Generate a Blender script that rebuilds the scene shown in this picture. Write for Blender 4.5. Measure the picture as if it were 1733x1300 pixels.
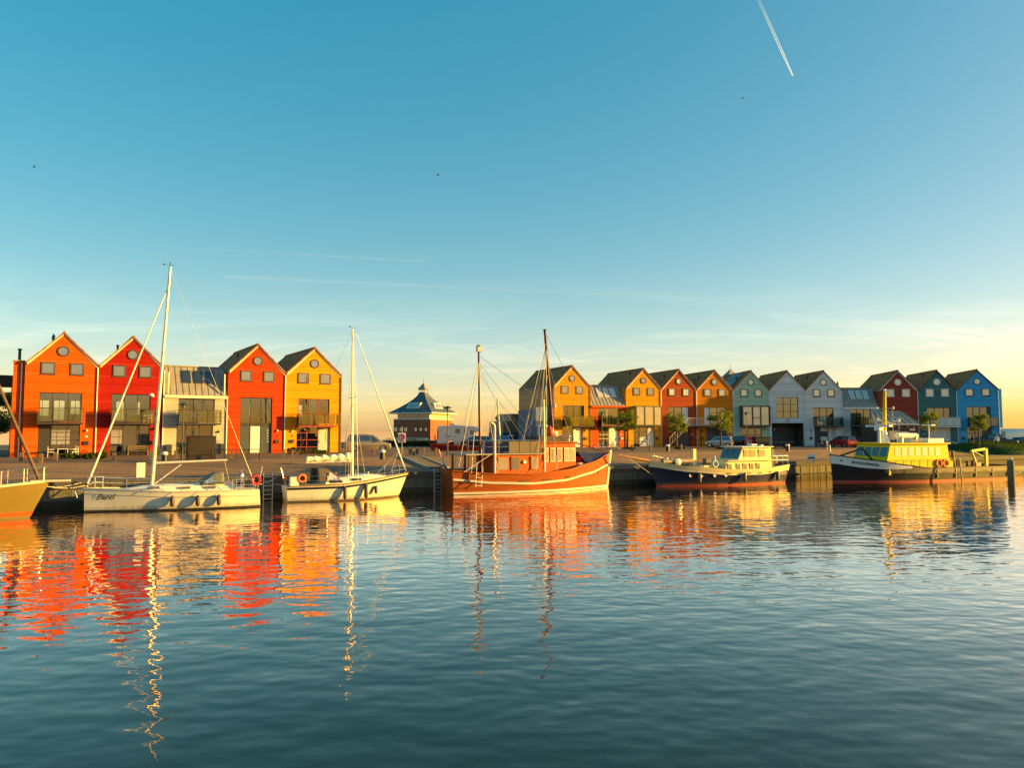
import bpy, bmesh, math, random
from mathutils import Vector, Matrix
R = math.radians
random.seed(7)
for o in list(bpy.data.objects): bpy.data.objects.remove(o)
SC = bpy.context.scene
COL = SC.collection

# ------------------------------------------------------------------ camera
EYE = 4.5                      # metres above the water
FPX = 1250.0                   # focal length in photo pixels (1733 wide)
PITCH = math.atan(78 / 1250.0)
cam = bpy.data.cameras.new('camera'); cam.sensor_width = 36; cam.lens = 36 * FPX / 1733
cam.clip_start = 0.1; cam.clip_end = 30000
camo = bpy.data.objects.new('camera', cam); COL.objects.link(camo)
camo.location = (0, 0, EYE); camo.rotation_euler = (R(90) + PITCH, 0, 0)
SC.camera = camo

# ------------------------------------------------------------------ light
SUN_AZ = 1.5                  # degrees from +X towards +Y (sun is right of the frame)
SUN_EL = 8.5
SUN_W = 4.3
SKY_W = 0.071
EXPO = 1.72
W = bpy.data.worlds.new('World'); SC.world = W; W.use_nodes = True
nt = W.node_tree; nt.nodes.clear()
def wn(t, **k):
    n = nt.nodes.new(t)
    for a, b in k.items(): setattr(n, a, b)
    return n
def wl(a, b): nt.links.new(a, b)
sky = wn('ShaderNodeTexSky', sky_type='NISHITA', sun_disc=False)
sky.sun_elevation = R(SUN_EL); sky.sun_rotation = R(90 - SUN_AZ)
sky.air_density = 0.8; sky.dust_density = 1.0; sky.ozone_density = 1.0
hs = wn('ShaderNodeHueSaturation'); hs.inputs['Hue'].default_value = 0.486; hs.inputs['Saturation'].default_value = 1.55
gm = wn('ShaderNodeGamma'); gm.inputs[1].default_value = 0.549; wl(sky.outputs[0], gm.inputs[0]); wl(gm.outputs[0], hs.inputs['Color'])
tc0 = wn('ShaderNodeTexCoord'); sx0 = wn('ShaderNodeSeparateXYZ'); wl(tc0.outputs['Generated'], sx0.inputs[0])
sr = wn('ShaderNodeMapRange', clamp=True); wl(sx0.outputs[2], sr.inputs[0]); sr.inputs[1].default_value = -0.027; sr.inputs[2].default_value = 0.03; sr.inputs[3].default_value = 1.49; sr.inputs[4].default_value = 2.325
wl(sr.outputs[0], hs.inputs['Saturation'])
tint = wn('ShaderNodeMix', data_type='RGBA', blend_type='MULTIPLY'); tint.inputs[0].default_value = 1
wl(hs.outputs[0], tint.inputs[6]); tint.inputs[7].default_value = (2.259, 1.819, 1.571, 1)
# thin cirrus, low in the sky: noise on the direction, squeezed towards the horizon
tc = wn('ShaderNodeTexCoord'); sx = wn('ShaderNodeSeparateXYZ'); wl(tc.outputs['Generated'], sx.inputs[0])
def wm(op, a, b=None, c=None):
    n = wn('ShaderNodeMath', operation=op)
    for i, v in enumerate((a, b, c)):
        if v is None: continue
        if isinstance(v, (int, float)): n.inputs[i].default_value = v
        else: wl(v, n.inputs[i])
    return n.outputs[0]
zz = wm('MAXIMUM', sx.outputs[2], 0.02)
pz = wm('ADD', zz, 0.16)
cx = wm('DIVIDE', sx.outputs[0], pz); cy = wm('DIVIDE', sx.outputs[1], pz)
cb = wn('ShaderNodeCombineXYZ'); wl(cx, cb.inputs[0]); wl(cy, cb.inputs[1])
mp = wn('ShaderNodeMapping'); wl(cb.outputs[0], mp.inputs[0]); mp.inputs['Rotation'].default_value = (0, 0, R(14)); mp.inputs['Scale'].default_value = (0.55, 1.3, 1)
n1 = wn('ShaderNodeTexNoise'); wl(mp.outputs[0], n1.inputs['Vector']); n1.inputs['Scale'].default_value = 1.7; n1.inputs['Detail'].default_value = 7; n1.inputs['Roughness'].default_value = 0.62; n1.inputs['Distortion'].default_value = 1.3
cr = wn('ShaderNodeMapRange', clamp=True); wl(n1.outputs['Fac'], cr.inputs[0]); cr.inputs[1].default_value = 0.46; cr.inputs[2].default_value = 0.72
band = wn('ShaderNodeMapRange', clamp=True); wl(sx.outputs[2], band.inputs[0]); band.inputs[1].default_value = 0.21; band.inputs[2].default_value = 0.12
cf = wm('MULTIPLY', wm('MULTIPLY', cr.outputs[0], band.outputs[0]), 0.7)
cm = wn('ShaderNodeMix', data_type='RGBA', blend_type='MIX'); wl(cf, cm.inputs[0]); wl(tint.outputs[2], cm.inputs[6])
lift = wn('ShaderNodeMix', data_type='RGBA', blend_type='MULTIPLY'); lift.inputs[0].default_value = 1
wl(tint.outputs[2], lift.inputs[6]); lift.inputs[7].default_value = (1.5, 1.26, 1.17, 1)
wl(lift.outputs[2], cm.inputs[7])
bg = wn('ShaderNodeBackground'); bg.inputs[1].default_value = SKY_W; wl(cm.outputs[2], bg.inputs[0])
wo = wn('ShaderNodeOutputWorld'); wl(bg.outputs[0], wo.inputs[0])

sl = bpy.data.lights.new('sun', 'SUN'); sl.energy = SUN_W; sl.angle = R(0.5); sl.color = (1.0, 0.585, 0.09)
so = bpy.data.objects.new('sun', sl); COL.objects.link(so)
sd = Vector((math.cos(R(SUN_AZ)) * math.cos(R(SUN_EL)), math.sin(R(SUN_AZ)) * math.cos(R(SUN_EL)), math.sin(R(SUN_EL))))
so.rotation_euler = sd.to_track_quat('Z', 'Y').to_euler(); so.location = sd * 200
vs = SC.view_settings; vs.view_transform = 'Standard'; vs.look = 'None'; vs.exposure = EXPO; vs.gamma = 1; vs.use_curve_mapping = False
SC.cycles.max_bounces = 7; SC.cycles.transparent_max_bounces = 12; SC.cycles.glossy_bounces = 4; SC.cycles.diffuse_bounces = 3
SC.cycles.caustics_reflective = False; SC.cycles.caustics_refractive = False; SC.cycles.use_denoising = True; SC.cycles.sample_clamp_indirect = 6

# ------------------------------------------------------------------ helpers
def cam_ray(px, py):
    dx, dz = (px - 866.5) / FPX, (650 - py) / FPX
    c, s = math.cos(PITCH), math.sin(PITCH)
    return Vector((dx, c - dz * s, s + dz * c))
def on_z(px, py, z):            # where the sight line through a photo pixel meets the level z
    r = cam_ray(px, py); t = (z - EYE) / r.z
    return Vector((r.x * t, r.y * t, z))
def at_depth(px, py, Y):
    r = cam_ray(px, py); t = Y / r.y
    return Vector((r.x * t, Y, EYE + r.z * t))

class MB:
    def __init__(s): s.v = []; s.f = []; s.sm = False
    def add(s, vs, fs):
        b = len(s.v); s.v += [tuple(v) for v in vs]; s.f += [tuple(i + b for i in f) for f in fs]; return s
    def box(s, x0, x1, y0, y1, z0, z1):
        return s.add([(x0,y0,z0),(x1,y0,z0),(x1,y1,z0),(x0,y1,z0),(x0,y0,z1),(x1,y0,z1),(x1,y1,z1),(x0,y1,z1)],
                     [(0,3,2,1),(4,5,6,7),(0,1,5,4),(1,2,6,5),(2,3,7,6),(3,0,4,7)])
    def poly(s, *p): return s.add(p, [tuple(range(len(p)))])
    def prism(s, pts, axis, a, b):      # pts 2-D outline, extruded along axis from a to b
        n = len(pts)
        def mk(u, v, w): return {'x': (w, u, v), 'y': (u, w, v), 'z': (u, v, w)}[axis]
        vs = [mk(u, v, a) for u, v in pts] + [mk(u, v, b) for u, v in pts]
        fs = [tuple(range(n))[::-1], tuple(range(n, 2 * n))] + [(i, (i + 1) % n, n + (i + 1) % n, n + i) for i in range(n)]
        return s.add(vs, fs)
    def tube(s, p0, p1, r0, r1=None, n=8):
        r1 = r0 if r1 is None else r1
        p0, p1 = Vector(p0), Vector(p1); d = (p1 - p0)
        if d.length < 1e-6: return s
        d.normalize(); a = d.orthogonal().normalized(); b = d.cross(a)
        vs = []
        for p, r in ((p0, r0), (p1, r1)):
            vs += [p + (a * math.cos(2 * math.pi * i / n) + b * math.sin(2 * math.pi * i / n)) * r for i in range(n)]
        return s.add(vs, [tuple(range(n))[::-1], tuple(range(n, 2 * n))] + [(i, (i + 1) % n, n + (i + 1) % n, n + i) for i in range(n)])
    def path(s, pts, r, n=6):
        for a, b in zip(pts, pts[1:]): s.tube(a, b, r, n=n)
        return s
    def lathe(s, prof, c=(0,0,0), n=14, axis='z'):     # prof (r, h)
        vs = []; m = len(prof)
        for r, h in prof:
            for i in range(n):
                a = 2 * math.pi * i / n; u, v = r * math.cos(a), r * math.sin(a)
                p = {'z': (u, v, h), 'y': (u, h, v), 'x': (h, u, v)}[axis]
                vs.append((p[0] + c[0], p[1] + c[1], p[2] + c[2]))
        fs = [(k * n + i, k * n + (i + 1) % n, (k + 1) * n + (i + 1) % n, (k + 1) * n + i) for k in range(m - 1) for i in range(n)]
        if prof[0][0] > 1e-4: fs.append(tuple(range(n))[::-1])
        if prof[-1][0] > 1e-4: fs.append(tuple(range((m - 1) * n, m * n)))
        return s.add(vs, fs)
    def ball(s, c, r, sx=1, sy=1, sz=1, n=12, m=8):
        b = len(s.v); prof = [(max(1e-5, r * math.sin(math.pi * k / m)), -r * math.cos(math.pi * k / m)) for k in range(m + 1)]
        s.lathe(prof, (0, 0, 0), n)
        for i in range(b, len(s.v)):
            x, y, z = s.v[i]; s.v[i] = (x * sx + c[0], y * sy + c[1], z * sz + c[2])
        return s
    def torus(s, c, R0, r, axis='y', n=18, m=6):
        vs = []; fs = []
        for i in range(n):
            a = 2 * math.pi * i / n
            for j in range(m):
                q = 2 * math.pi * j / m; rr = R0 + r * math.cos(q); h = r * math.sin(q); u, v = rr * math.cos(a), rr * math.sin(a)
                p = {'z': (u, v, h), 'y': (u, h, v), 'x': (h, u, v)}[axis]
                vs.append((p[0] + c[0], p[1] + c[1], p[2] + c[2]))
                fs.append((i * m + j, ((i + 1) % n) * m + j, ((i + 1) % n) * m + (j + 1) % m, i * m + (j + 1) % m))
        return s.add(vs, fs)
    def mesh(s, name):
        me = bpy.data.meshes.new(name); me.from_pydata(s.v, [], s.f); me.validate()
        bm = bmesh.new(); bm.from_mesh(me); bmesh.ops.recalc_face_normals(bm, faces=bm.faces); bm.to_mesh(me); bm.free()
        if s.sm:
            for p in me.polygons: p.use_smooth = True
            try: me.set_sharp_from_angle(angle=R(40))
            except Exception: pass
        return me
    def build(s, name, mat, parent=None, smooth=False):
        s.sm = smooth; me = s.mesh(name); me.materials.append(mat)
        return link(name, me, parent)
def link(name, me, parent=None):
    o = bpy.data.objects.new(name, me); COL.objects.link(o); o.parent = parent; return o
def tag(o, label=None, cat=None, group=None, kind=None):
    if label: o['label'] = label
    if cat: o['category'] = cat
    if group: o['group'] = group
    if kind: o['kind'] = kind
    return o
def empty(name, loc=(0,0,0), rz=0, label=None, cat=None, group=None):
    o = bpy.data.objects.new(name, None); COL.objects.link(o); o.location = loc; o.rotation_euler = (0, 0, rz); o.empty_display_size = 0.3
    return tag(o, label, cat, group)
def copy_tree(o, parent=None):
    c = o.copy(); COL.objects.link(c); c.parent = parent
    for ch in list(o.children): copy_tree(ch, c)
    return c

# ------------------------------------------------------------------ materials
class NT:
    def __init__(s, name):
        s.m = bpy.data.materials.new(name); s.m.use_nodes = True; s.t = s.m.node_tree
        s.b = s.t.nodes['Principled BSDF']; s.out = s.t.nodes['Material Output']
    def n(s, t, **k):
        x = s.t.nodes.new(t)
        for a, b in k.items(): setattr(x, a, b)
        return x
    def l(s, a, b): s.t.links.new(a, b)
    def math(s, op, a, b=None, c=None):
        x = s.n('ShaderNodeMath', operation=op)
        for i, v in enumerate((a, b, c)):
            if v is None: continue
            if isinstance(v, (int, float)): x.inputs[i].default_value = v
            else: s.l(v, x.inputs[i])
        return x.outputs[0]
    def coord(s): return s.n('ShaderNodeTexCoord').outputs['Object']
    def noise(s, scale, detail=4, rough=0.55, vec=None, sc=None):
        x = s.n('ShaderNodeTexNoise'); x.inputs['Scale'].default_value = scale; x.inputs['Detail'].default_value = detail; x.inputs['Roughness'].default_value = rough
        v = vec or s.coord()
        if sc:
            mp = s.n('ShaderNodeMapping'); mp.inputs['Scale'].default_value = sc; s.l(v, mp.inputs[0]); v = mp.outputs[0]
        s.l(v, x.inputs['Vector']); return x.outputs['Fac']
    def ramp(s, f, stops):
        x = s.n('ShaderNodeValToRGB'); s.l(f, x.inputs[0]); e = x.color_ramp.elements
        while len(e) < len(stops): e.new(0.5)
        for i, (p, c) in enumerate(stops): e[i].position = p; e[i].color = (*c, 1)
        return x.outputs[0]
    def mixc(s, f, a, b, mode='MIX'):
        x = s.n('ShaderNodeMix', data_type='RGBA', blend_type=mode)
        for i, v in ((0, f), (6, a), (7, b)):
            if isinstance(v, (int, float)): x.inputs[i].default_value = v
            elif isinstance(v, tuple): x.inputs[i].default_value = (*v, 1)
            else: s.l(v, x.inputs[i])
        return x.outputs[2]
    def bump(s, h, dist=0.02, strength=1.0):
        x = s.n('ShaderNodeBump'); x.inputs['Distance'].default_value = dist; x.inputs['Strength'].default_value = strength
        s.l(h, x.inputs['Height']); s.l(x.outputs[0], s.b.inputs['Normal'])
def sc3(c, k): return tuple(min(1, v * k) for v in c)
MATS = {}
def mat(name, col, rough=0.6, var=0.18, scale=2.5, bump=0.0, metal=0.0, spec=0.5, coat=0.0):
    if name in MATS: return MATS[name]
    t = NT(name); f = t.noise(scale, 6, 0.65)
    c = t.ramp(f, [(0.28, sc3(col, 1 - var)), (0.72, sc3(col, 1 + var * 0.7))])
    t.l(c, t.b.inputs['Base Color'])
    t.l(t.math('MULTIPLY_ADD', f, 0.25, rough - 0.12), t.b.inputs['Roughness'])
    t.b.inputs['Metallic'].default_value = metal; t.b.inputs['Specular IOR Level'].default_value = spec
    t.b.inputs['Coat Weight'].default_value = coat
    if bump: t.bump(t.noise(scale * 9, 4), bump)
    MATS[name] = t.m; return t.m
def boards(name, col, pitch=0.19, var=0.12, rough=0.6):
    if name in MATS: return MATS[name]
    t = NT(name); s = t.n('ShaderNodeSeparateXYZ'); t.l(t.coord(), s.inputs[0]); z = t.math('DIVIDE', s.outputs[2], pitch)
    fr = t.math('FRACT', z); fl = t.math('FLOOR', z)
    wnz = t.n('ShaderNodeTexWhiteNoise', noise_dimensions='1D'); t.l(fl, wnz.inputs['W'])
    big = t.noise(0.7, 5, 0.6); streak = t.noise(2.0, 5, 0.6, sc=(2.2, 2.2, 0.25))
    k = t.math('ADD', t.math('MULTIPLY', wnz.outputs[0], 0.35), t.math('ADD', t.math('MULTIPLY', big, 0.35), t.math('MULTIPLY', streak, 0.3)))
    c = t.ramp(k, [(0.25, sc3(col, 1 - var * 2.0)), (0.5, col), (0.78, tuple(min(1, v * (1 + var) + 0.02) for v in col))])
    run = t.n('ShaderNodeMapRange', clamp=True); t.l(t.noise(1.3, 6, 0.75, sc=(4.0, 4.0, 0.18)), run.inputs[0]); run.inputs[1].default_value = 0.56; run.inputs[2].default_value = 0.75
    c = t.mixc(t.math('MULTIPLY', run.outputs[0], 0.28), c, sc3(col, 0.45))
    gap = t.math('LESS_THAN', fr, 0.07)
    t.l(t.mixc(t.math('MULTIPLY', gap, 0.40), c, sc3(col, 0.35)), t.b.inputs['Base Color'])
    t.b.inputs['Roughness'].default_value = rough; t.b.inputs['Specular IOR Level'].default_value = 0.12
    t.bump(t.math('SUBTRACT', fr, t.math('MULTIPLY', gap, 1.0)), 0.035); MATS[name] = t.m; return t.m
def tiles(name, col):
    t = NT(name); s = t.n('ShaderNodeSeparateXYZ'); t.l(t.coord(), s.inputs[0])
    zr = t.math('DIVIDE', s.outputs[2], 0.22); fr = t.math('FRACT', zr)
    yc = t.math('ADD', t.math('DIVIDE', s.outputs[1], 0.26), t.math('MULTIPLY', t.math('FLOOR', zr), 0.5)); fy = t.math('FRACT', yc)
    w = t.n('ShaderNodeTexWhiteNoise', noise_dimensions='2D'); cb_ = t.n('ShaderNodeCombineXYZ'); t.l(t.math('FLOOR', zr), cb_.inputs[0]); t.l(t.math('FLOOR', yc), cb_.inputs[1]); t.l(cb_.outputs[0], w.inputs['Vector'])
    mossy = t.noise(0.9, 6, 0.7)
    c = t.ramp(w.outputs[0], [(0, sc3(col, 0.65)), (1, sc3(col, 1.35))])
    c = t.mixc(t.math('MULTIPLY', t.math('GREATER_THAN', mossy, 0.56), 0.5), c, (0.15, 0.09, 0.035))
    t.l(c, t.b.inputs['Base Color']); t.b.inputs['Roughness'].default_value = 0.85; t.b.inputs['Specular IOR Level'].default_value = 0.08
    h = t.math('ADD', t.math('MULTIPLY', fr, -1.0), t.math('MULTIPLY', t.math('ABSOLUTE', t.math('SUBTRACT', fy, 0.5)), 0.9))
    t.bump(h, 0.04); return t.m
def glass(name, tint=(0.84, 0.86, 0.82), base=0.07):
    t = NT(name); t.t.nodes.remove(t.b)
    tr = t.n('ShaderNodeBsdfTransparent'); tr.inputs[0].default_value = (*tint, 1)
    gl = t.n('ShaderNodeBsdfGlossy'); gl.inputs['Roughness'].default_value = 0.015; gl.inputs['Color'].default_value = (0.95, 0.97, 1, 1)
    nz = t.noise(0.8, 2, 0.5); bp = t.n('ShaderNodeBump'); bp.inputs['Distance'].default_value = 0.01; bp.inputs['Strength'].default_value = 0.35; t.l(nz, bp.inputs['Height']); t.l(bp.outputs[0], gl.inputs['Normal'])
    fr = t.n('ShaderNodeFresnel'); fr.inputs[0].default_value = 1.6
    f = t.math('MINIMUM', t.math('ADD', fr.outputs[0], base), 1.0)
    mx = t.n('ShaderNodeMixShader'); t.l(f, mx.inputs[0]); t.l(tr.outputs[0], mx.inputs[1]); t.l(gl.outputs[0], mx.inputs[2]); t.l(mx.outputs[0], t.out.inputs[0])
    return t.m
def pane_mat(name, col, gloss=0.35):
    t = NT(name); t.b.inputs['Base Color'].default_value = (*col, 1); t.b.inputs['Roughness'].default_value = 0.5
    t.l(t.ramp(t.noise(1.1, 3), [(0.3, sc3(col, 0.75)), (0.7, sc3(col, 1.15))]), t.b.inputs['Base Color'])
    gl = t.n('ShaderNodeBsdfGlossy'); gl.inputs['Roughness'].default_value = 0.03
    mx = t.n('ShaderNodeMixShader'); mx.inputs[0].default_value = gloss
    t.l(t.b.outputs[0], mx.inputs[1]); t.l(gl.outputs[0], mx.inputs[2]); t.l(mx.outputs[0], t.out.inputs[0]); return t.m
GLASS = glass('window_glass'); GLASSB = glass('balcony_glass', (0.78, 0.82, 0.76), 0.05)
P_GREY = pane_mat('pane_grey', (0.08, 0.08, 0.07), 0.25); P_DARK = pane_mat('pane_dark', (0.015, 0.025, 0.04), 0.14); P_CREAM = pane_mat('pane_cream', (0.55, 0.50, 0.40), 0.25)
P_BOAT = pane_mat('pane_boat', (0.13, 0.12, 0.08), 0.28); P_MID = pane_mat('pane_mid', (0.28, 0.27, 0.24), 0.35)
ROOF = tiles('roof_tiles', (0.36, 0.15, 0.055))
WHITE = mat('white_paint', (0.78, 0.76, 0.72), 0.45, 0.08); CREAM = mat('cream_trim', (0.75, 0.66, 0.5), 0.5, 0.1)
DARKF = mat('dark_frame', (0.045, 0.045, 0.045), 0.4, 0.2); GREYF = mat('grey_frame', (0.035, 0.031, 0.027), 0.5, 0.25)
WOODF = mat('brown_frame', (0.07, 0.045, 0.028), 0.5, 0.25); REDF = mat('red_frame', (0.28, 0.03, 0.02), 0.45, 0.15)
METAL = mat('galvanised', (0.42, 0.42, 0.41), 0.4, 0.2, metal=0.6); STEEL = mat('stainless', (0.7, 0.69, 0.67), 0.25, 0.1, metal=0.9)
ZINC = mat('zinc', (0.30, 0.275, 0.235), 0.55, 0.25, 1.2, spec=0.3); BLACK = mat('black_paint', (0.018, 0.018, 0.02), 0.45, 0.3)
RUBBER = mat('rubber', (0.02, 0.02, 0.02), 0.75, 0.3); CURT = mat('curtain', (0.62, 0.57, 0.47), 0.9, 0.1); ROOM = mat('room', (0.10, 0.085, 0.065), 0.9, 0.2, 0.8)
CONC = mat('concrete', (0.30, 0.285, 0.26), 0.85, 0.25, 1.5, 0.01); WOOD = mat('weathered_wood', (0.17, 0.115, 0.07), 0.8, 0.35, 4, 0.01)
DWOOD = mat('dark_wood', (0.055, 0.042, 0.032), 0.85, 0.4, 3, 0.015); ROPE = mat('rope', (0.55, 0.5, 0.42), 0.9, 0.15, 8)
WIRE = mat('rigging_wire', (0.28, 0.27, 0.26), 0.35, 0.1, metal=0.7); BARK = mat('bark', (0.11, 0.08, 0.05), 0.9, 0.35, 6, 0.02)
# ------------------------------------------------------------------ water, quay, ground
def water_mat():
    t = NT('harbour_water'); b = t.b
    b.inputs['Base Color'].default_value = (0.012, 0.026, 0.024, 1); b.inputs['Roughness'].default_value = 0.015; b.inputs['IOR'].default_value = 1.65
    co = t.coord()
    wv = t.n('ShaderNodeMapping'); wv.inputs['Rotation'].default_value = (0, 0, R(-9)); t.l(co, wv.inputs[0]); wv = wv.outputs[0]
    big = t.noise(0.45, 0, 0.4, wv, (0.75, 1.15, 1)); mid = t.noise(1.45, 0, 0.45, wv, (0.72, 1.2, 1)); sml = t.noise(3.1, 0, 0.5, co, (0.8, 1.15, 1)); fine = t.noise(7.5, 1, 0.5, co, (0.75, 1.2, 1))
    gust = t.noise(0.045, 3, 0.6, co, (0.8, 1.4, 1))
    g = t.n('ShaderNodeMapRange', clamp=True); t.l(gust, g.inputs[0]); g.inputs[1].default_value = 0.35; g.inputs[2].default_value = 0.68; g.inputs[3].default_value = 0.35; g.inputs[4].default_value = 1.25
    h = t.math('ADD', t.math('ADD', t.math('MULTIPLY', big, 0.024), t.math('MULTIPLY', mid, 0.0165)), t.math('MULTIPLY', t.math('ADD', t.math('MULTIPLY', sml, 0.010), t.math('MULTIPLY', fine, 0.0022)), g.outputs[0]))
    t.bump(h, 1.0, 1.0); nl = [x for x in t.t.nodes if x.type == 'BUMP'][0].outputs[0]
    b.inputs['Specular IOR Level'].default_value = 0.0; b.inputs['Roughness'].default_value = 0.4
    fr = t.n('ShaderNodeFresnel'); fr.inputs[0].default_value = 1.333; t.l(nl, fr.inputs['Normal'])
    gl = t.n('ShaderNodeBsdfGlossy'); gl.inputs['Roughness'].default_value = 0.02; gl.inputs['Color'].default_value = (1, 0.81, 0.71, 1); t.l(nl, gl.inputs['Normal'])
    mx = t.n('ShaderNodeMixShader'); t.l(t.math('MINIMUM', t.math('MULTIPLY', t.math('POWER', fr.outputs[0], 1.40), 4.0), 1.0), mx.inputs[0]); t.l(b.outputs[0], mx.inputs[1]); t.l(gl.outputs[0], mx.inputs[2]); t.l(mx.outputs[0], t.out.inputs[0])
    return t.m
WATER = water_mat()
wb = MB(); wb.poly((-16000, -600, 0), (16000, -600, 0), (16000, 22000, 0), (-16000, 22000, 0))
tag(wb.build('water', WATER), kind='structure')

QA = R(27.5); Q0 = Vector((-25.0, 43.0, 0))
QU = Vector((math.cos(QA), math.sin(QA), 0)); QV = Vector((-math.sin(QA), math.cos(QA), 0))
def Q(u, v, z): return Q0 + QU * u + QV * v + Vector((0, 0, z))
ZQ, ZS = 1.5, 2.2
V1, V2 = 4.2, 10.5
def paving(name, c1, c2, mortar, scale):
    t = NT(name); co = t.coord(); br = t.n('ShaderNodeTexBrick'); mp = t.n('ShaderNodeMapping'); mp.inputs['Rotation'].default_value = (0, 0, -QA); t.l(co, mp.inputs[0]); t.l(mp.outputs[0], br.inputs['Vector'])
    br.inputs['Scale'].default_value = scale; br.inputs['Color1'].default_value = (*c1, 1); br.inputs['Color2'].default_value = (*c2, 1); br.inputs['Mortar'].default_value = (*mortar, 1); br.inputs['Mortar Size'].default_value = 0.02
    n = t.ramp(t.noise(0.35, 8, 0.75), [(0.35, (0, 0, 0)), (0.65, (1, 1, 1))]); n2 = t.noise(1.6, 5, 0.7)
    c = t.mixc(t.math('MULTIPLY', n, 0.9), br.outputs[0], sc3(c1, 0.5), 'MIX')
    c = t.mixc(t.math('MULTIPLY', t.math('GREATER_THAN', n2, 0.6), 0.35), c, (0.10, 0.085, 0.045))
    t.l(c, t.b.inputs['Base Color']); t.b.inputs['Roughness'].default_value = 0.85
    t.bump(t.math('ADD', t.math('MULTIPLY', br.outputs['Fac'], -0.6), t.math('MULTIPLY', t.noise(5, 5), 1.4)), 0.035); return t.m
COBBLE = paving('brick_paving', (0.46, 0.25, 0.10), (0.34, 0.18, 0.075), (0.13, 0.085, 0.045), 3.0)
STREET = paving('street_clinker', (0.26, 0.15, 0.085), (0.19, 0.11, 0.065), (0.10, 0.07, 0.05), 3.0)
UA, UB = -70, 170
g = MB(); g.poly(Q(UA, 0.28, ZQ), Q(UB, 0.28, ZQ), Q(UB, V1, ZQ), Q(UA, V1, ZQ)); tag(g.build('quay_pavement', STREET), kind='structure')
g = MB()
for i in range(40):
    a, b_ = UA + (UB - UA) * i / 40, UA + (UB - UA) * (i + 1) / 40
    g.poly(Q(a, V1, ZQ), Q(b_, V1, ZQ), Q(b_, V2, ZS), Q(a, V2, ZS))
tag(g.build('embankment_slope', COBBLE), kind='structure')
k = MB(); k.prism([(V2, ZS - 0.2), (V2 + 0.3, ZS - 0.2), (V2 + 0.3, ZS + 0.02), (V2, ZS + 0.02)], 'x', UA, UB)
ko = k.build('kerb', mat('kerb_stone', (0.15, 0.11, 0.08), 0.85, 0.3, 2)); ko.location = Q0; ko.rotation_euler = (0, 0, QA); tag(ko, kind='structure')
g = MB(); g.poly(Q(UA, V2 + 0.3, ZS), Q(UB, V2 + 0.3, ZS), Q(UB, 60, ZS), Q(UA, 60, ZS)); tag(g.build('street', STREET), kind='structure')
FIELD = mat('field', (0.06, 0.075, 0.03), 0.9, 0.4, 0.05)
g = MB(); g.poly(Q(-160, V2 + 0.2, ZS - 0.05), Q(260, V2 + 0.2, ZS - 0.05), Q(260, 92, ZS - 0.05), Q(-160, 92, ZS - 0.05)).poly(Q(-160, 92, ZS - 0.05), Q(260, 92, ZS - 0.05), Q(260, 98, -0.5), Q(-160, 98, -0.5)); tag(g.build('ground', FIELD), kind='structure')

# quay wall of upright timbers with a cap beam
qw = empty('quay_wall', Q0, QA, 'dark timber quay wall with upright planks and heavy cap beam behind the boats', 'quay wall')
pm = MB(); pm.box(-0.142, 0.142, -0.06, 0.06, -0.8, 1.18); PLK = [pm.mesh('plank'), None]
pm2 = MB(); pm2.box(-0.142, 0.142, -0.085, 0.06, -0.8, 1.20); PLK[1] = pm2.mesh('plank')
PLANKM = NT('quay_plank'); oi = PLANKM.n('ShaderNodeObjectInfo'); s_ = PLANKM.n('ShaderNodeSeparateXYZ'); PLANKM.l(PLANKM.coord(), s_.inputs[0])
cc = PLANKM.ramp(PLANKM.noise(3, 6, 0.7, sc=(3, 3, 0.6)), [(0.3, (0.08, 0.07, 0.05)), (0.7, (0.27, 0.23, 0.17))])
cc = PLANKM.mixc(PLANKM.math('MULTIPLY', oi.outputs['Random'], 0.5), cc, (0.06, 0.055, 0.045))
wet = PLANKM.n('ShaderNodeMapRange', clamp=True); PLANKM.l(PLANKM.math('ADD', s_.outputs[2], PLANKM.math('MULTIPLY', PLANKM.noise(2.0, 4), 0.4)), wet.inputs[0]); wet.inputs[1].default_value = 0.55; wet.inputs[2].default_value = 0.25
cc = PLANKM.mixc(wet.outputs[0], cc, (0.018, 0.026, 0.012)); PLANKM.l(cc, PLANKM.b.inputs['Base Color']); PLANKM.b.inputs['Roughness'].default_value = 0.8; PLANKM.bump(PLANKM.noise(6, 5, 0.7, sc=(4, 4, 0.4)), 0.02)
for m in PLK: m.materials.append(PLANKM.m)
for i in range(295):
    o = link('plank', PLK[random.random() < 0.35], qw); o.location = (-9 + i * 0.292, random.uniform(-0.015, 0.015), random.uniform(-0.03, 0.0))
MB().box(UA, UB, 0.07, 0.5, -1.2, ZQ - 0.03).build('backing', DWOOD, qw)
MB().box(UA, UB, -0.16, 0.075, 1.1, ZQ + 0.05).build('cap_beam', mat('cap_beam', (0.085, 0.07, 0.05), 0.85, 0.35, 2, 0.015), qw)
MB().box(UA, UB, -0.2, -0.065, 0.28, 0.46).build('waling_beam', DWOOD, qw)
for (px, lab) in ((452, 'dark steel ladder on quay wall between the two sailing boats'), (738, 'dark steel ladder on quay wall at stern of the fishing boat')):
    r = cam_ray(px, 830); # meet the wall plane
    n_ = QV; t_ = (Q0 - Vector((0, 0, 0))).dot(n_) / r.dot(n_); p = r * t_
    u_ = (Vector((p.x, p.y, 0)) - Q0).dot(QU)
    e = empty('quay_ladder', Q(u_, -0.3, 0), QA, lab, 'ladder')
    for s in (-0.28, 0.28): MB().box(s - 0.03, s + 0.03, -0.03, 0.03, -0.4, 1.75).build('rail', METAL, e)
    for j in range(7): MB().box(-0.25, 0.25, -0.02, 0.02, -0.2 + j * 0.28, -0.16 + j * 0.28).build('rung', METAL, e)

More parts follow.
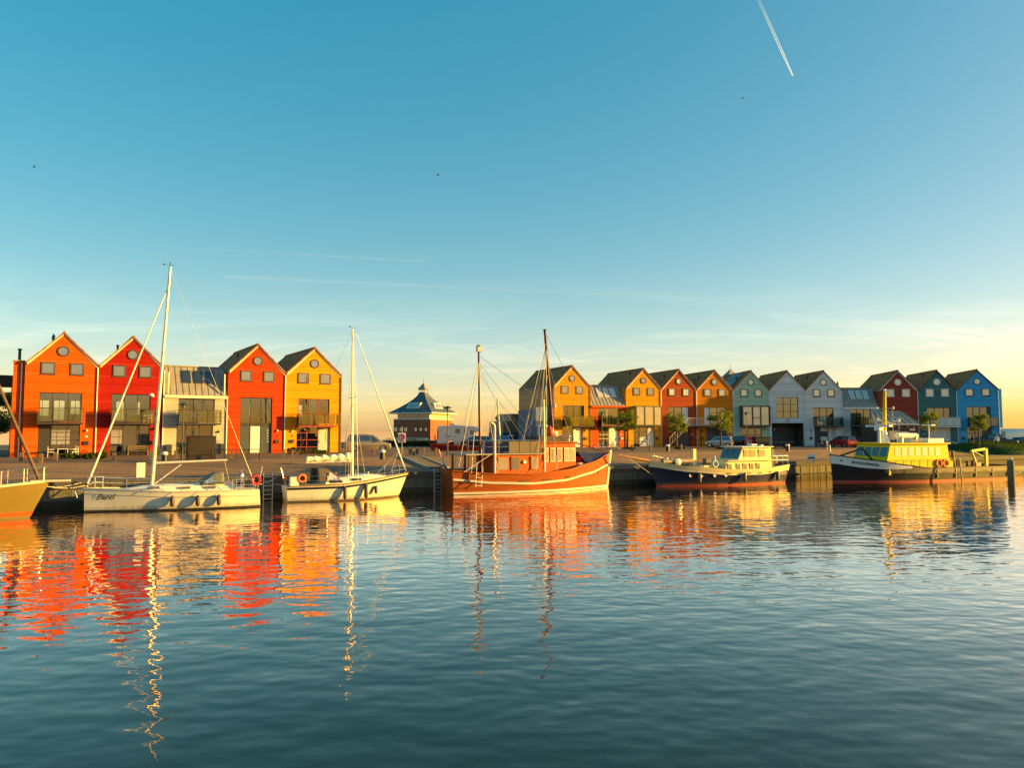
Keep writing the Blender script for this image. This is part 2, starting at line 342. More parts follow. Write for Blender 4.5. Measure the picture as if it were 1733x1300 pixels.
# ------------------------------------------------------------------ houses
def opening(H, o, T):
    """window or door set in one opening of house H (local front at y = 0)"""
    x0, x1, z0, z1 = o['x0'], o['x1'], o['z0'], o['z1']; fm = o.get('frame', GREYF); cols = o.get('cols', [1]); rows = o.get('rows', [1]); cells = o['cells']
    ys = o.get('set', 0.14); fw = o.get('fw', 0.07)
    cxs = [0]; [cxs.append(cxs[-1] + c / sum(cols)) for c in cols]; rzs = [0]; [rzs.append(rzs[-1] + c / sum(rows)) for c in rows]
    fr = MB(); fr.box(x0, x0 + fw, ys, ys + 0.09, z0, z1).box(x1 - fw, x1, ys, ys + 0.09, z0, z1).box(x0 + fw, x1 - fw, ys, ys + 0.09, z1 - fw, z1).box(x0 + fw, x1 - fw, ys, ys + 0.09, z0, z0 + fw * 0.7)
    for c in cxs[1:-1]: xx = x0 + c * (x1 - x0); fr.box(xx - fw / 2, xx + fw / 2, ys - 0.006, ys + 0.096, z0 + fw * .7, z1 - fw)
    win = fr.build('window', fm, H)
    k = 0
    for j in range(len(rows)):
        for i in range(len(cols)):
            ch = cells[k]; k += 1
            a, b = x0 + cxs[i] * (x1 - x0) + fw * .5, x0 + cxs[i + 1] * (x1 - x0) - fw * .5
            t_, bt = z1 - rzs[j] * (z1 - z0), z1 - rzs[j + 1] * (z1 - z0)
            if ch == '.': continue
            if j > 0 and ch != 'd' and cells[k - 1 - len(cols)] not in '.dD': MB().box(a, b, ys + 0.003, ys + 0.087, t_ - 0.035, t_ + 0.035).build('glazing_bar', fm, win)
            if ch in 'gcn':
                MB().box(a, b, ys + 0.04, ys + 0.055, bt + 0.03, t_ - 0.03).build('pane', {'g': GLASS, 'c': GLASS, 'n': P_CREAM}[ch], win)
                if ch == 'c':
                    cu = MB(); n = 14; vs = []
                    for q in range(n + 1):
                        x = a + (b - a) * q / n; y = ys + 0.22 + 0.04 * math.sin(q * 2.4)
                        vs += [(x, y, bt + 0.02), (x, y, t_)]
                    cu.add(vs, [(2 * q, 2 * q + 2, 2 * q + 3, 2 * q + 1) for q in range(n)]); cu.build('curtain', CURT, win)
            elif ch in 'pwkb':
                MB().box(a, b, ys + 0.02, ys + 0.06, bt + 0.03, t_ - 0.03).build('panel', {'p': GREYF, 'w': WHITE, 'k': o.get('panel', GREYF), 'b': mat('slate_panel', (0.05, 0.06, 0.075), 0.5)}[ch], win)
            elif ch in 'dD':
                lo = bt
                for j2 in range(j + 1, len(rows)):
                    if cells[j2 * len(cols) + i] == '.': lo = z1 - rzs[j2 + 1] * (z1 - z0)
                dr = MB().box(a, b, ys + 0.02, ys + 0.07, lo + 0.05, t_ - 0.035).build('door', o.get('door', WHITE) if ch == 'd' else mat('slate_door', (0.05, 0.06, 0.075), 0.45), H)
                dl = MB(); cxm = a + (b - a) * 0.68
                for q in range(5): zq = lo + (t_ - lo) * (0.42 + 0.105 * q); dl.box(cxm - .05, cxm + .05, ys + 0.008, ys + 0.03, zq - .06, zq + .06)
                dl.build('door_light', P_DARK if ch == 'd' else P_CREAM, dr)
                MB().box(a + .06, a + .10, ys - 0.03, ys + 0.03, lo + .95, lo + 1.2).build('handle', STEEL, dr)
    return win

def front_wall(w, x0w, x1w, z0w, z1w, ops, th=0.3, y=0.0):
    xs = sorted({x0w, x1w, *[o['x0'] for o in ops], *[o['x1'] for o in ops]}); zs = sorted({z0w, z1w, *[o['z0'] for o in ops], *[o['z1'] for o in ops]})
    for a, b in zip(xs, xs[1:]):
        for c, d in zip(zs, zs[1:]):
            mx, mz = (a + b) / 2, (c + d) / 2
            if any(o['x0'] < mx < o['x1'] and o['z0'] < mz < o['z1'] for o in ops): continue
            w.poly((a, y, c), (b, y, c), (b, y, d), (a, y, d))
    if y: return
    for o in ops:
        a, b, c, d = o['x0'], o['x1'], o['z0'], o['z1']
        w.poly((a, 0, c), (a, th, c), (a, th, d), (a, 0, d)).poly((b, 0, c), (b, 0, d), (b, th, d), (b, th, c)).poly((a, 0, d), (a, th, d), (b, th, d), (b, 0, d)).poly((a, 0, c), (b, 0, c), (b, th, c), (a, th, c))

def balcony(H, x0, x1, z, dep=1.15, n=3, frame=GREYF, rail=1.25, panel=None, slab=None):
    m = MB(); m.box(x0, x1, -dep, -0.004, z - 0.16, z)
    for i in range(n + 1):
        xx = x0 + 0.02 + (x1 - x0 - 0.04) * i / n; m.box(xx - 0.025, xx + 0.025, -dep - 0.03, -dep + 0.03, z - 0.16, z + rail)
    m.box(x0, x1, -dep - 0.035, -dep + 0.035, z + rail - 0.04, z + rail)
    for xx in (x0 + 0.02, x1 - 0.02): m.box(xx - 0.03, xx + 0.03, -dep + 0.04, -0.004, z + rail - 0.041, z + rail - 0.001)
    bo = m.build('balcony', frame, H); pm_ = panel or GLASSB
    for i in range(n):
        a = x0 + (x1 - x0) * i / n + 0.05; b = x0 + (x1 - x0) * (i + 1) / n - 0.05
        MB().box(a, b, -dep - 0.008, -dep + 0.008, z + 0.06, z + rail - 0.09).build('balcony_panel', pm_, bo)
    for xx in (x0 + 0.02, x1 - 0.02): MB().box(xx - 0.008, xx + 0.008, -dep + 0.05, -0.06, z + 0.06, z + rail - 0.09).build('balcony_panel', pm_, bo)
    return bo

def house(label, c0, c1, colname, col, ops, eave=7.9, apex=10.65, dep=10.5, up=(P_GREY, WOODF), upper=True, roundw=True, mansard=None, sidecol=None, trim=CREAM, pipe=WHITE, pipes=(1,), cornice=CREAM, name='gabled_house', zbase=ZS, round_mat=None):
    c0, c1 = Vector(c0), Vector(c1); d = c1 - c0; Wd = d.length; th = math.atan2(d.y, d.x)
    H = empty(name, (c0.x, c0.y, zbase), th, label, 'house'); wm_ = boards(colname, col)
    for o in ops: o['x0'] *= Wd; o['x1'] *= Wd
    w = MB(); top = mansard or eave
    BK = [dict(x0=.16 * Wd, x1=.36 * Wd, z0=3.7, z1=5.2), dict(x0=.44 * Wd, x1=.60 * Wd, z0=3.3, z1=5.2), dict(x0=.70 * Wd, x1=.84 * Wd, z0=3.9, z1=5.2), dict(x0=.3 * Wd, x1=.7 * Wd, z0=.9, z1=2.3)]
    front_wall(w, 0, Wd, -0.3, top, ops)
    if not mansard: w.poly((0, 0, eave), (Wd, 0, eave), (Wd / 2, 0, apex)).poly((0, dep, eave), (Wd / 2, dep, apex), (Wd, dep, eave)); front_wall(w, 0, Wd, -.3, eave, BK, y=dep)
    else: w.poly((0, dep, -.3), (0, dep, 8.4), (Wd, dep, 8.4), (Wd, dep, -.3))
    s = MB() if sidecol else w
    for xx in (0.0, Wd):
        if mansard: w.poly((xx, 0, -.3), (xx, 0, mansard), (xx, 2.0, 8.4), (xx, dep, 8.4), (xx, dep, -.3))
        else: (s if xx == 0 else w).poly((xx, 0, -.3), (xx, 0, eave), (xx, dep, eave), (xx, dep, -.3))
    w.build('wall', wm_, H)
    if sidecol: s.build('side_wall', sidecol, H)
    rm = MB(); RD = 4.5 if mansard else dep - .02
    for zf in (0.05, 2.95, 5.85): rm.poly((.05, .31, zf), (Wd - .05, .31, zf), (Wd - .05, RD, zf), (.05, RD, zf))
    if mansard: rm.poly((.05, RD, 0), (Wd - .05, RD, 0), (Wd - .05, RD, 5.85), (.05, RD, 5.85))
    else:
        front_wall(rm, .05, Wd - .05, .05, 5.85, BK, y=RD)
        for o in BK: wb_ = MB().box(o['x0'], o['x1'], dep + .01, dep + .03, (o['z0'] + o['z1']) / 2 - .03, (o['z0'] + o['z1']) / 2 + .03).box((o['x0'] + o['x1']) / 2 - .03, (o['x0'] + o['x1']) / 2 + .03, dep + .031, dep + .05, o['z0'], o['z1']).build('back_window', GREYF, H)
    for xx in (.05, Wd - .05): rm.poly((xx, .31, 0), (xx, RD, 0), (xx, RD, 5.85), (xx, .31, 5.85))
    rm.build('interior', ROOM, H)
    for o in ops: opening(H, o, wm_)
    if not mansard:
        t = 0.16; ov = 0.14; sl_ = (apex - eave) / (Wd / 2); rf = MB()
        for s_ in (-1, 1):
            ex = Wd / 2 + s_ * (Wd / 2 - 0.02); ez = eave + 0.06; az = apex + 0.06
            rf.add([(ex, -ov, ez), (Wd / 2, -ov, az), (Wd / 2, dep + ov, az), (ex, dep + ov, ez), (ex, -ov, ez + t), (Wd / 2, -ov, az + t), (Wd / 2, dep + ov, az + t), (ex, dep + ov, ez + t)],
                   [(0, 1, 2, 3), (4, 7, 6, 5), (0, 4, 5, 1), (3, 2, 6, 7), (0, 3, 7, 4)])
        ro = rf.build('roof', ROOF, H)
        rg = MB(); n = int((dep + 2 * ov) / 0.42)
        for i in range(n): y = -ov - .02 + i * (dep + 2 * ov) / n; rg.tube((Wd / 2, y, apex + 0.2), (Wd / 2, y + 0.44, apex + 0.19), 0.11, 0.095, 8)
        rg.build('ridge_tiles', ROOF, ro)
        for s_ in (-1, 1):
            bb = MB(); ex = Wd / 2 + s_ * (Wd / 2 - 0.12); ez = eave + 0.06 - 0.0
            bb.add([(ex, -.05, ez - .13), (Wd / 2, -.05, apex - .07), (Wd / 2, -.05, apex + .055), (ex, -.05, ez + .055 + 0.05), (ex, -.001, ez - .13), (Wd / 2, -.001, apex - .07), (Wd / 2, -.001, apex + .055), (ex, -.001, ez + .055 + .05)],
                   [(0, 1, 2, 3), (4, 7, 6, 5), (0, 4, 5, 1), (3, 2, 6, 7), (0, 3, 7, 4), (1, 5, 6, 2)]); bb.build('barge_board', trim, H)
        if roundw:
            rw = MB().torus((Wd / 2, -.02, 9.15), 0.42, 0.065, 'y', 24, 6).build('round_window', up[1], H)
            MB().lathe([(0.40, -0.022), (0.40, -0.004)], (Wd / 2, 0, 9.15), 24, 'y').build('pane', round_mat or up[0], rw)
        if upper:
            for (a, b) in ((.205, .40), (.60, .795)):
                a *= Wd; b *= Wd; z0, z1 = 7.1, 8.15
                f = MB(); f.box(a, a + .1, -.06, -.002, z0, z1).box(b - .1, b, -.06, -.002, z0, z1).box(a + .1, b - .1, -.06, -.002, z1 - .1, z1).box(a + .1, b - .1, -.06, -.002, z0, z0 + .1)
                wo_ = f.build('window', up[1], H); MB().box(a + .1, b - .1, -.02, -.004, z0 + .1, z1 - .1).build('pane', up[0], wo_)
                MB().box(a - .04, b + .04, -.1, -.002, z0 - .05, z0 - .003).build('sill', up[1], wo_)
    else:
        zt = 8.4; yb = 2.0; ro = MB().poly((0.02, 0.02, mansard + .02), (Wd - .02, 0.02, mansard + .02), (Wd - .02, yb, zt + .02), (0.02, yb, zt + .02)).poly((0.02, yb, zt + .02), (Wd - .02, yb, zt + .02), (Wd - .02, dep, zt + .02), (.02, dep, zt + .02)).build('roof', ZINC, H)
        n = 10; L = math.hypot(yb, zt - mansard); nv = Vector((0, -(zt - mansard), yb)).normalized(); dv = Vector((0, yb, zt - mansard)).normalized()
        for i in range(n):
            a, b = Wd * i / n + .03, Wd * (i + 1) / n - .03; p0 = Vector((0, 0.02, mansard + .02)); pp = MB(); vs = []
            for off in (0.004, 0.03):
                for (x, q) in ((a, 0), (b, 0), (b, L), (a, L)): pt = p0 + dv * q + nv * (off + random.uniform(0, .006)); vs.append((x, pt.y, pt.z))
            pp.add(vs, [(0, 3, 2, 1), (4, 5, 6, 7), (0, 1, 5, 4), (1, 2, 6, 5), (2, 3, 7, 6), (3, 0, 4, 7)]); pp.build('roof_panel', ZINC, ro)
            sm = MB(); x = Wd * i / n; vs = []
            for off in (0.0, 0.075):
                for (xx, q) in ((x - .018, 0), (x + .018, 0), (x + .018, L), (x - .018, L)): pt = p0 + dv * q + nv * off; vs.append((xx, pt.y, pt.z))
            sm.add(vs, [(0, 3, 2, 1), (4, 5, 6, 7), (0, 1, 5, 4), (1, 2, 6, 5), (2, 3, 7, 6), (3, 0, 4, 7)]); sm.build('seam', ZINC, ro)
        for i in range(3):
            a = Wd * (0.30 + 0.19 * i); b = a + Wd * 0.13; p0 = Vector((0, 0.02, mansard + .02)); vs = []; vg = []
            for off in (0.03, 0.16):
                for (x, q) in ((a, L * .42), (b, L * .42), (b, L * .84), (a, L * .84)): pt = p0 + dv * q + nv * off; vs.append((x, pt.y, pt.z))
            for off in (0.155, 0.168):
                for (x, q) in ((a + .08, L * .42 + .08), (b - .08, L * .42 + .08), (b - .08, L * .84 - .08), (a + .08, L * .84 - .08)): pt = p0 + dv * q + nv * off; vg.append((x, pt.y, pt.z))
            fs = [(0, 3, 2, 1), (4, 5, 6, 7), (0, 1, 5, 4), (1, 2, 6, 5), (2, 3, 7, 6), (3, 0, 4, 7)]
            so_ = MB().add(vs, fs).build('skylight', DARKF if cornice is CREAM else WHITE, H); MB().add(vg, fs).build('pane', P_DARK if cornice is CREAM else P_CREAM, so_)
        MB().box(0.01, Wd - .01, -0.2, 0.0, mansard - .2, mansard + .06).build('cornice', cornice, H)
        MB().box(0.0, Wd, yb - .1, yb + .15, zt + .021, zt + .12).build('roof_edge', ZINC, H)
    for q in pipes:
        xx = Wd - .07 if q else .07
        MB().tube((xx, -.08, 0), (xx, -.08, top - .05), 0.05, n=8).build('downpipe', pipe, H, True)
    rs = random.Random(label); lx = Wd * rs.choice((.12, .86)); lz = rs.uniform(2.1, 2.5)
    lp = MB().box(lx - .05, lx + .05, -.06, -.002, lz, lz + .1).lathe([(.05, lz - .12), (.09, lz - .06), (.09, lz + .02), (.03, lz + .08)], (lx, -.12, 0), 10).build('wall_lamp', rs.choice((STEEL, BLACK, WHITE)), H, True)
    MB().box(lx - .09, lx + .09, -.02, -.002, 1.65, 1.8).build('house_number', rs.choice((WHITE, BLACK)), H); MB().box(lx - .19, lx + .19, -.14, -.002, 1.0, 1.32).build('letter_box', rs.choice((BLACK, GREYF, METAL)), H)
    if not mansard and rs.random() < .6:
        fx = Wd * rs.choice((.3, .36, .66)); fz = apex - abs(fx - Wd / 2) * (apex - eave) / (Wd / 2) + .15; MB().lathe([(.09, -.1), (.09, .35), (.13, .37), (.13, .47), (.05, .52)], (fx, rs.uniform(1.5, 4), fz), 10).build('roof_vent', BLACK, H, True)
    if not mansard: MB().box(-.04, .1, .02, dep, eave + .05, eave + .19).build('gutter', ZINC, H)
    H['wd'] = Wd
    return H, Wd

def row(xs, start_depth, angs):
    k = cam_ray(xs[0], 742); k = k.x / k.y; s = Vector((k * start_depth, start_depth, 0)); out = [s.copy()]
    for x, a in zip(xs[1:], angs):
        d = Vector((math.cos(R(a)), math.sin(R(a)), 0)); k = cam_ray(x, 742); k = k.x / k.y
        s = s + d * ((k * s.y - s.x) / (d.x - k * d.y)); out.append(s.copy())
    return out
LR = row([38, 163, 276, 384, 482, 577], 62.6, [33] * 5)
RR = row([937, 1000, 1060, 1120, 1180, 1242, 1303, 1365, 1427, 1489, 1556, 1622, 1693], 96.5, [25, 23, 20, 17, 13, 3, 1, 0, -1, -7, -8, -11])
print('widths', [round((b - a).length, 2) for a, b in zip(LR, LR[1:])], [round((b - a).length, 2) for a, b in zip(RR, RR[1:])])
def OP(x0, x1, z0, z1, cols, rows, cells, **k): return dict(x0=x0, x1=x1, z0=z0, z1=z1, cols=cols, rows=rows, cells=cells, **k)

OR = (0.76, 0.105, 0.006)
H, w = house('bright orange gabled house with glass balcony, at the end beside the dark canopy', LR[0], LR[1], 'orange_boards', OR,
  [OP(.20, .78, 3.0, 5.55, [1, 1.25, 1.1], [1], 'ggg', frame=GREYF), OP(.20, .77, 0.02, 2.75, [1, 1.15, 1.1], [.24, .25, .51], 'pggpgg.gg'.replace('.', 'p'), frame=GREYF)])
balcony(H, .18 * w, .80 * w, 2.95)
w1 = MB().box(-.85, -.01, 0.35, 9.5, -.3, 8.15).build('side_annex', boards('orange_boards', OR), H)
MB().box(-.9, 0, .25, 9.6, 8.152, 8.24).build('annex_coping', ZINC, H)
MB().tube((-.25, .27, 0), (-.25, .27, 8.0), .05).build('downpipe', WHITE, H, True)
cw = MB().lathe([(.1, 0), (.1, .35), (.14, .36), (.14, .45), (.06, .5), (.06, .62)], (w * .36, .9, 10.1)).build('flue', BLACK, H, True)
H, w = house('deep red gabled house with glass balcony holding two pale chairs', LR[1], LR[2], 'red_boards', (0.36, 0.012, 0.008),
  [OP(.20, .79, 3.0, 5.55, [1, 1, 1], [1], 'gcg', frame=GREYF), OP(.20, .79, 0.02, 2.75, [.85, 1, .9], [1], 'gcc', frame=GREYF)])
BALR = H; balcony(H, .19 * w, .84 * w, 2.95)
H, w = house('pale grey row house with zinc mansard roof and three skylights, among red houses', LR[2], LR[3], 'grey_render', (0.50, 0.46, 0.41),
  [OP(.22, .79, 3.0, 5.25, [1, 1, 1], [1], 'ggg', frame=DARKF), OP(.20, .77, 0.02, 2.8, [.7, 1, 1], [1], 'ccg', frame=DARKF)], mansard=5.5, name='mansard_house', pipe=WHITE)
balcony(H, .20 * w, .86 * w, 2.95, frame=DARKF)
for q in (.06, .94): MB().box(w * q - .06, w * q + .06, -.12, -.003, 5.7, 7.7).build('wing_post', CREAM, H)
H, w = house('vermilion gabled house without balcony, tall glazed strip above a slate door', LR[3], LR[4], 'vermilion_boards', (0.60, 0.05, 0.007),
  [OP(.215, .765, 0.02, 5.5, [1, 1, 1.05], [.46, .05, .49], 'cgcpppDwD'.replace('D', 'b', 1), frame=GREYF)])
H, w = house('golden yellow gabled house with red balcony, standing by the gold van', LR[4], LR[5], 'yellow_boards', (0.84, 0.32, 0.008),
  [OP(.22, .78, 3.0, 5.5, [.8, .9, .9], [1], 'gcg', frame=REDF), OP(.20, .80, 0.02, 2.75, [.85, .9, .95], [.27, .27, .27, .2], 'ggdgg.gg.gg.', frame=REDF, door=mat('pale_door', (0.5, .5, .47), .5))], pipe=GREYF)
balcony(H, .18 * w, .90 * w, 2.75, frame=REDF, slab=REDF)
sb = MB().box(w + .01, w + 1.05, 3.4, 6.2, 2.5, 5.6).build('bay_window', REDF, H)
MB().box(w + .04, w + 1.0, 3.37, 3.39, 3.9, 5.5).build('pane', P_MID, sb); MB().box(w + .04, w + 1.0, 3.37, 3.39, 2.7, 3.8).build('panel', boards('yellow_boards', (0.84, .32, .008)), sb)

# --- far row
Y1 = (0.82, 0.29, 0.008)
SBEIGE = boards('beige_side', (0.58, 0.38, 0.19))
H, w = house('yellow gabled end house with beige and blue side wall, behind the fishing boat', RR[0], RR[1], 'amber_boards', Y1,
  [OP(.24, .82, 3.0, 5.55, [.8, 1, 1, .55], [1], 'gggp', frame=DARKF), OP(.22, .78, 0.02, 2.85, [1, .8], [.28, .28, .44], 'cdc.b.', frame=DARKF)], sidecol=SBEIGE, pipe=GREYF, pipes=(0, 1))
balcony(H, .22 * w, .97 * w, 2.9, frame=DARKF, n=4)
sp = MB().box(-.16, -.01, .9, 10.4, -.3, 5.1).build('lower_cladding', mat('blue_cladding', (0.02, 0.075, 0.17), .5), H)
sg = MB().box(-.22, -.165, 1.2, 4.8, 2.6, 5.5).build('side_window', DARKF, H)
for q in range(3): MB().box(-.235, -.222, 1.3 + q * 1.17, 2.35 + q * 1.17, 3.5, 5.4).build('pane', P_MID, sg)
for q in range(3): MB().box(-.235, -.222, 1.3 + q * 1.17, 2.35 + q * 1.17, 2.7, 3.4).build('pane', P_DARK, sg)
H, w = house('orange row house with zinc mansard roof and three pale skylights, between yellow houses', RR[1], RR[2], 'tangerine_boards', (0.76, .17, .012),
  [OP(.20, .80, 3.0, 5.3, [1, 1.25], [1], 'cc', frame=CREAM), OP(.22, .80, 0.02, 2.8, [1, .9], [.4, .2, .4], 'cdc.c.', frame=CREAM)], mansard=5.5, name='mansard_house', cornice=boards('tangerine_boards', OR), pipe=GREYF)
balcony(H, .18 * w, .84 * w, 2.9, frame=GREYF, n=3)
H, w = house('yellow gabled house with grey box bay window, beside the orange zinc-roofed house', RR[2], RR[3], 'sunflower_boards', (0.86, .35, .01),
  [OP(.20, .80, 0.02, 2.75, [.8, 1, .9], [.25, .25, .25, .25], 'ccdgc.gw.gw.', frame=DARKF)], pipe=WHITE)
bx = MB(); bx.box(.18 * w, .92 * w, -.9, -.005, 2.8, 3.0).box(.18 * w, .92 * w, -.95, -.005, 5.5, 5.6)
for q in (.18, .42, .68, .90): bx.box(q * w, q * w + .1, -.9, -.8, 3.0, 5.5)
bo = bx.build('box_bay', GREYF, H)
for a, b in ((.20, .42), (.44, .68), (.70, .90)): MB().box(a * w + .06, b * w - .01, -.86, -.84, 3.02, 5.48).build('pane', P_MID, bo)
MB().box(.18 * w + .02, .18 * w + .04, -.79, -.01, 3.02, 5.48).build('pane', P_MID, bo); MB().box(.90 * w + .06, .90 * w + .08, -.79, -.01, 3.02, 5.48).build('pane', P_MID, bo)
H, w = house('brick red gabled house above the outdoor stairs, between yellow and orange houses', RR[3], RR[4], 'brickred_boards', (0.46, .075, .02),
  [OP(.20, .78, 2.95, 5.55, [1, 1.3, 1.1], [.3, .7], 'ccdcc.', frame=DARKF), OP(.35, .80, 0.02, 2.6, [1, 1], [1], 'bb', frame=DARKF)], up=(P_CREAM, WOODF))
H, w = house('amber orange gabled house above the outdoor stairs, next to the green house', RR[4], RR[5], 'apricot_boards', (0.76, .25, .012),
  [OP(.20, .78, 2.95, 5.55, [.75, 1, 1], [.3, .7], 'dcc.cc', frame=DARKF), OP(.25, .8, 0.02, 2.6, [1, 1], [1], 'bb', frame=DARKF)], up=(P_MID, WOODF))
fl = MB()
for q in (2.2, 2.7): fl.lathe([(.09, 0), (.09, .5), (.13, .55), (.05, .75)], (w * .26, q + 1, 9.0))
fl.build('flue', BLACK, H)
H, w = house('sage green gabled house with dark box bay and solar panels on its roof', RR[5], RR[6], 'sage_boards', (0.50, .72, .56),
  [OP(.22, .78, 0.02, 2.6, [1, 1.2, 1], [.4, .3, .3], 'ccccccccc', frame=DARKF)], up=(P_CREAM, DARKF), pipe=WHITE)
bx = MB(); x0, x1 = .17 * w, .95 * w; bx.box(x0, x1, -1.0, -.005, 2.75, 3.0).box(x0, x1, -1.05, -.005, 5.6, 5.75)
for q in (x0, x0 + .35 * (x1 - x0), x0 + .64 * (x1 - x0), x1 - .1): bx.box(q, q + .1, -1.0, -.9, 3.0, 5.6)
bx.box(x0 + .35 * (x1 - x0) + .1, x0 + .64 * (x1 - x0), -1.0, -.9, 4.0, 4.1)
bo = bx.build('box_bay', DARKF, H)
for a, b in ((.05, .35), (.40, .64), (.69, .94)): MB().box(x0 + a * (x1 - x0), x0 + b * (x1 - x0), -.95, -.93, 3.02, 5.58).build('pane', P_CREAM, bo)
MB().box(x0 + .02, x0 + .04, -.89, -.01, 3.02, 5.58).build('pane', P_DARK, bo); MB().box(x1 - .04, x1 - .02, -.89, -.01, 3.02, 5.58).build('pane', P_DARK, bo)
sl_ = Vector((-w / 2, 0, -(10.65 - 7.9))).normalized(); nn = Vector((sl_.z, 0, -sl_.x)); nn = nn if nn.z > 0 else -nn
for i in range(3):
    for j in range(2):
        p0 = Vector((w / 2, 2.0 + i * 1.75, 10.65 + .26)) + sl_ * (.35 + j * 1.3); vs = []
        for off in (0.02, 0.07):
            for (a, b) in ((0, 0), (1.65, 0), (1.65, 1.22), (0, 1.22)): q = p0 + Vector((0, a, 0)) + sl_ * b + nn * off; vs.append(tuple(q))
        MB().add(vs, [(0, 3, 2, 1), (4, 5, 6, 7), (0, 1, 5, 4), (1, 2, 6, 5), (2, 3, 7, 6), (3, 0, 4, 7)]).build('solar_panel', P_DARK, H)
H, w = house('pale blue gabled house with a dark carriage archway and nine-pane window', RR[6], RR[7], 'paleblue_boards', (0.80, .85, .90),
  [OP(.19, .80, 4.0, 7.0, [1, 1, 1], [1, 1, 1], 'ccccccccc', frame=DARKF), OP(.06, .94, -.2, 3.3, [1], [1], 'b', frame=DARKF, set=3.2)], upper=False, roundw=False, trim=WHITE)
MB().poly((w * .36, -.02, 9.2), (w * .64, -.02, 9.2), (w * .5, -.02, 10.15)).build('gable_panel', WHITE, H)
MB().torus((w * .5, -.03, 3.65), .2, .04, 'y').build('round_sign', REDF, H)
H, w = house('white gabled house with dark balcony, beside the archway house', RR[7], RR[8], 'white_boards', (0.84, .87, .88),
  [OP(.20, .76, 2.95, 5.5, [1, 1, 1], [.5, .5], 'gcgbwb', frame=GREYF), OP(.22, .78, 0.02, 2.75, [.8, 1, .9], [.25, .25, .25, .25], 'bwdbb.bw.bc.', frame=GREYF)], up=(P_MID, GREYF), trim=WHITE)
balcony(H, .20 * w, .92 * w, 2.9, frame=DARKF, n=4)
H, w = house('blue-grey row house with zinc mansard roof, behind the yellow ship mast', RR[8], RR[9], 'bluegrey_boards', (0.56, .68, .74),
  [OP(.22, .78, 3.0, 5.3, [1, 1, 1], [1], 'ccc', frame=GREYF), OP(.22, .78, 0.02, 2.8, [1, 1, 1], [.5, .5], 'bcccbc', frame=GREYF)], mansard=5.5, name='mansard_house', cornice=WHITE)
balcony(H, .2 * w, .9 * w, 2.9, frame=GREYF)
MB().lathe([(.12, 0), (.12, .5), (.17, .5), (.17, .6), (.1, .65), (.1, .95)], (-.1, 1.2, 8.4)).build('flue', REDF, H)
H, w = house('dark maroon gabled house with white window frames, behind the small kiosk', RR[9], RR[10], 'maroon_boards', (0.38, .07, .045),
  [OP(.2, .8, 0.02, 2.7, [1, 1, 1], [.5, .5], 'ccccbb', frame=WHITE)], up=(P_CREAM, WHITE), trim=WHITE)
H, w = house('dark teal gabled house with white balcony panels and white garage door', RR[10], RR[11], 'teal_boards', (0.09, .22, .24),
  [OP(.22, .82, 2.95, 5.5, [1, 1.2, .8], [1], 'ccg', frame=GREYF), OP(.28, .82, 0.02, 2.75, [1, .8], [1], 'wd', frame=WHITE)], up=(P_CREAM, WHITE), trim=GREYF)
balcony(H, .24 * w, .97 * w, 2.85, frame=WHITE, n=4, panel=mat('milky_panel', (0.6, .6, .56), .35))
H, w = house('bright blue gabled end house, last of the row, with a young tree in front', RR[11], RR[12], 'blue_boards', (0.08, .47, .90),
  [OP(.22, .80, 2.95, 5.6, [1, 1, 1, .5], [1], 'cccb', frame=DARKF), OP(.22, .80, 0.02, 2.75, [1, 1, 1], [.33, .33, .34], 'ccbccbgbb', frame=DARKF)], up=(P_MID, mat('navy_frame', (.02, .07, .14), .4)), trim=mat('navy_trim', (.03, .16, .36), .5))
balcony(H, .22 * w, .88 * w, 2.85, frame=mat('navy_frame', (.02, .07, .14), .4), n=4)
sb = MB().box(w + .01, w + .95, 2.6, 6.2, 2.5, 5.7).build('bay_window', DARKF, H)
MB().box(w + .06, w + .9, 2.57, 2.595, 4.1, 5.6).build('pane', P_MID, sb); MB().box(w + .06, w + .9, 2.57, 2.595, 2.6, 4.0).build('pane', P_DARK, sb)
MB().box(w + .005, w + .5, .3, 9.5, 2.6, 8.1).build('side_fin', boards('blue_boards', (.08, .47, .90)), H)
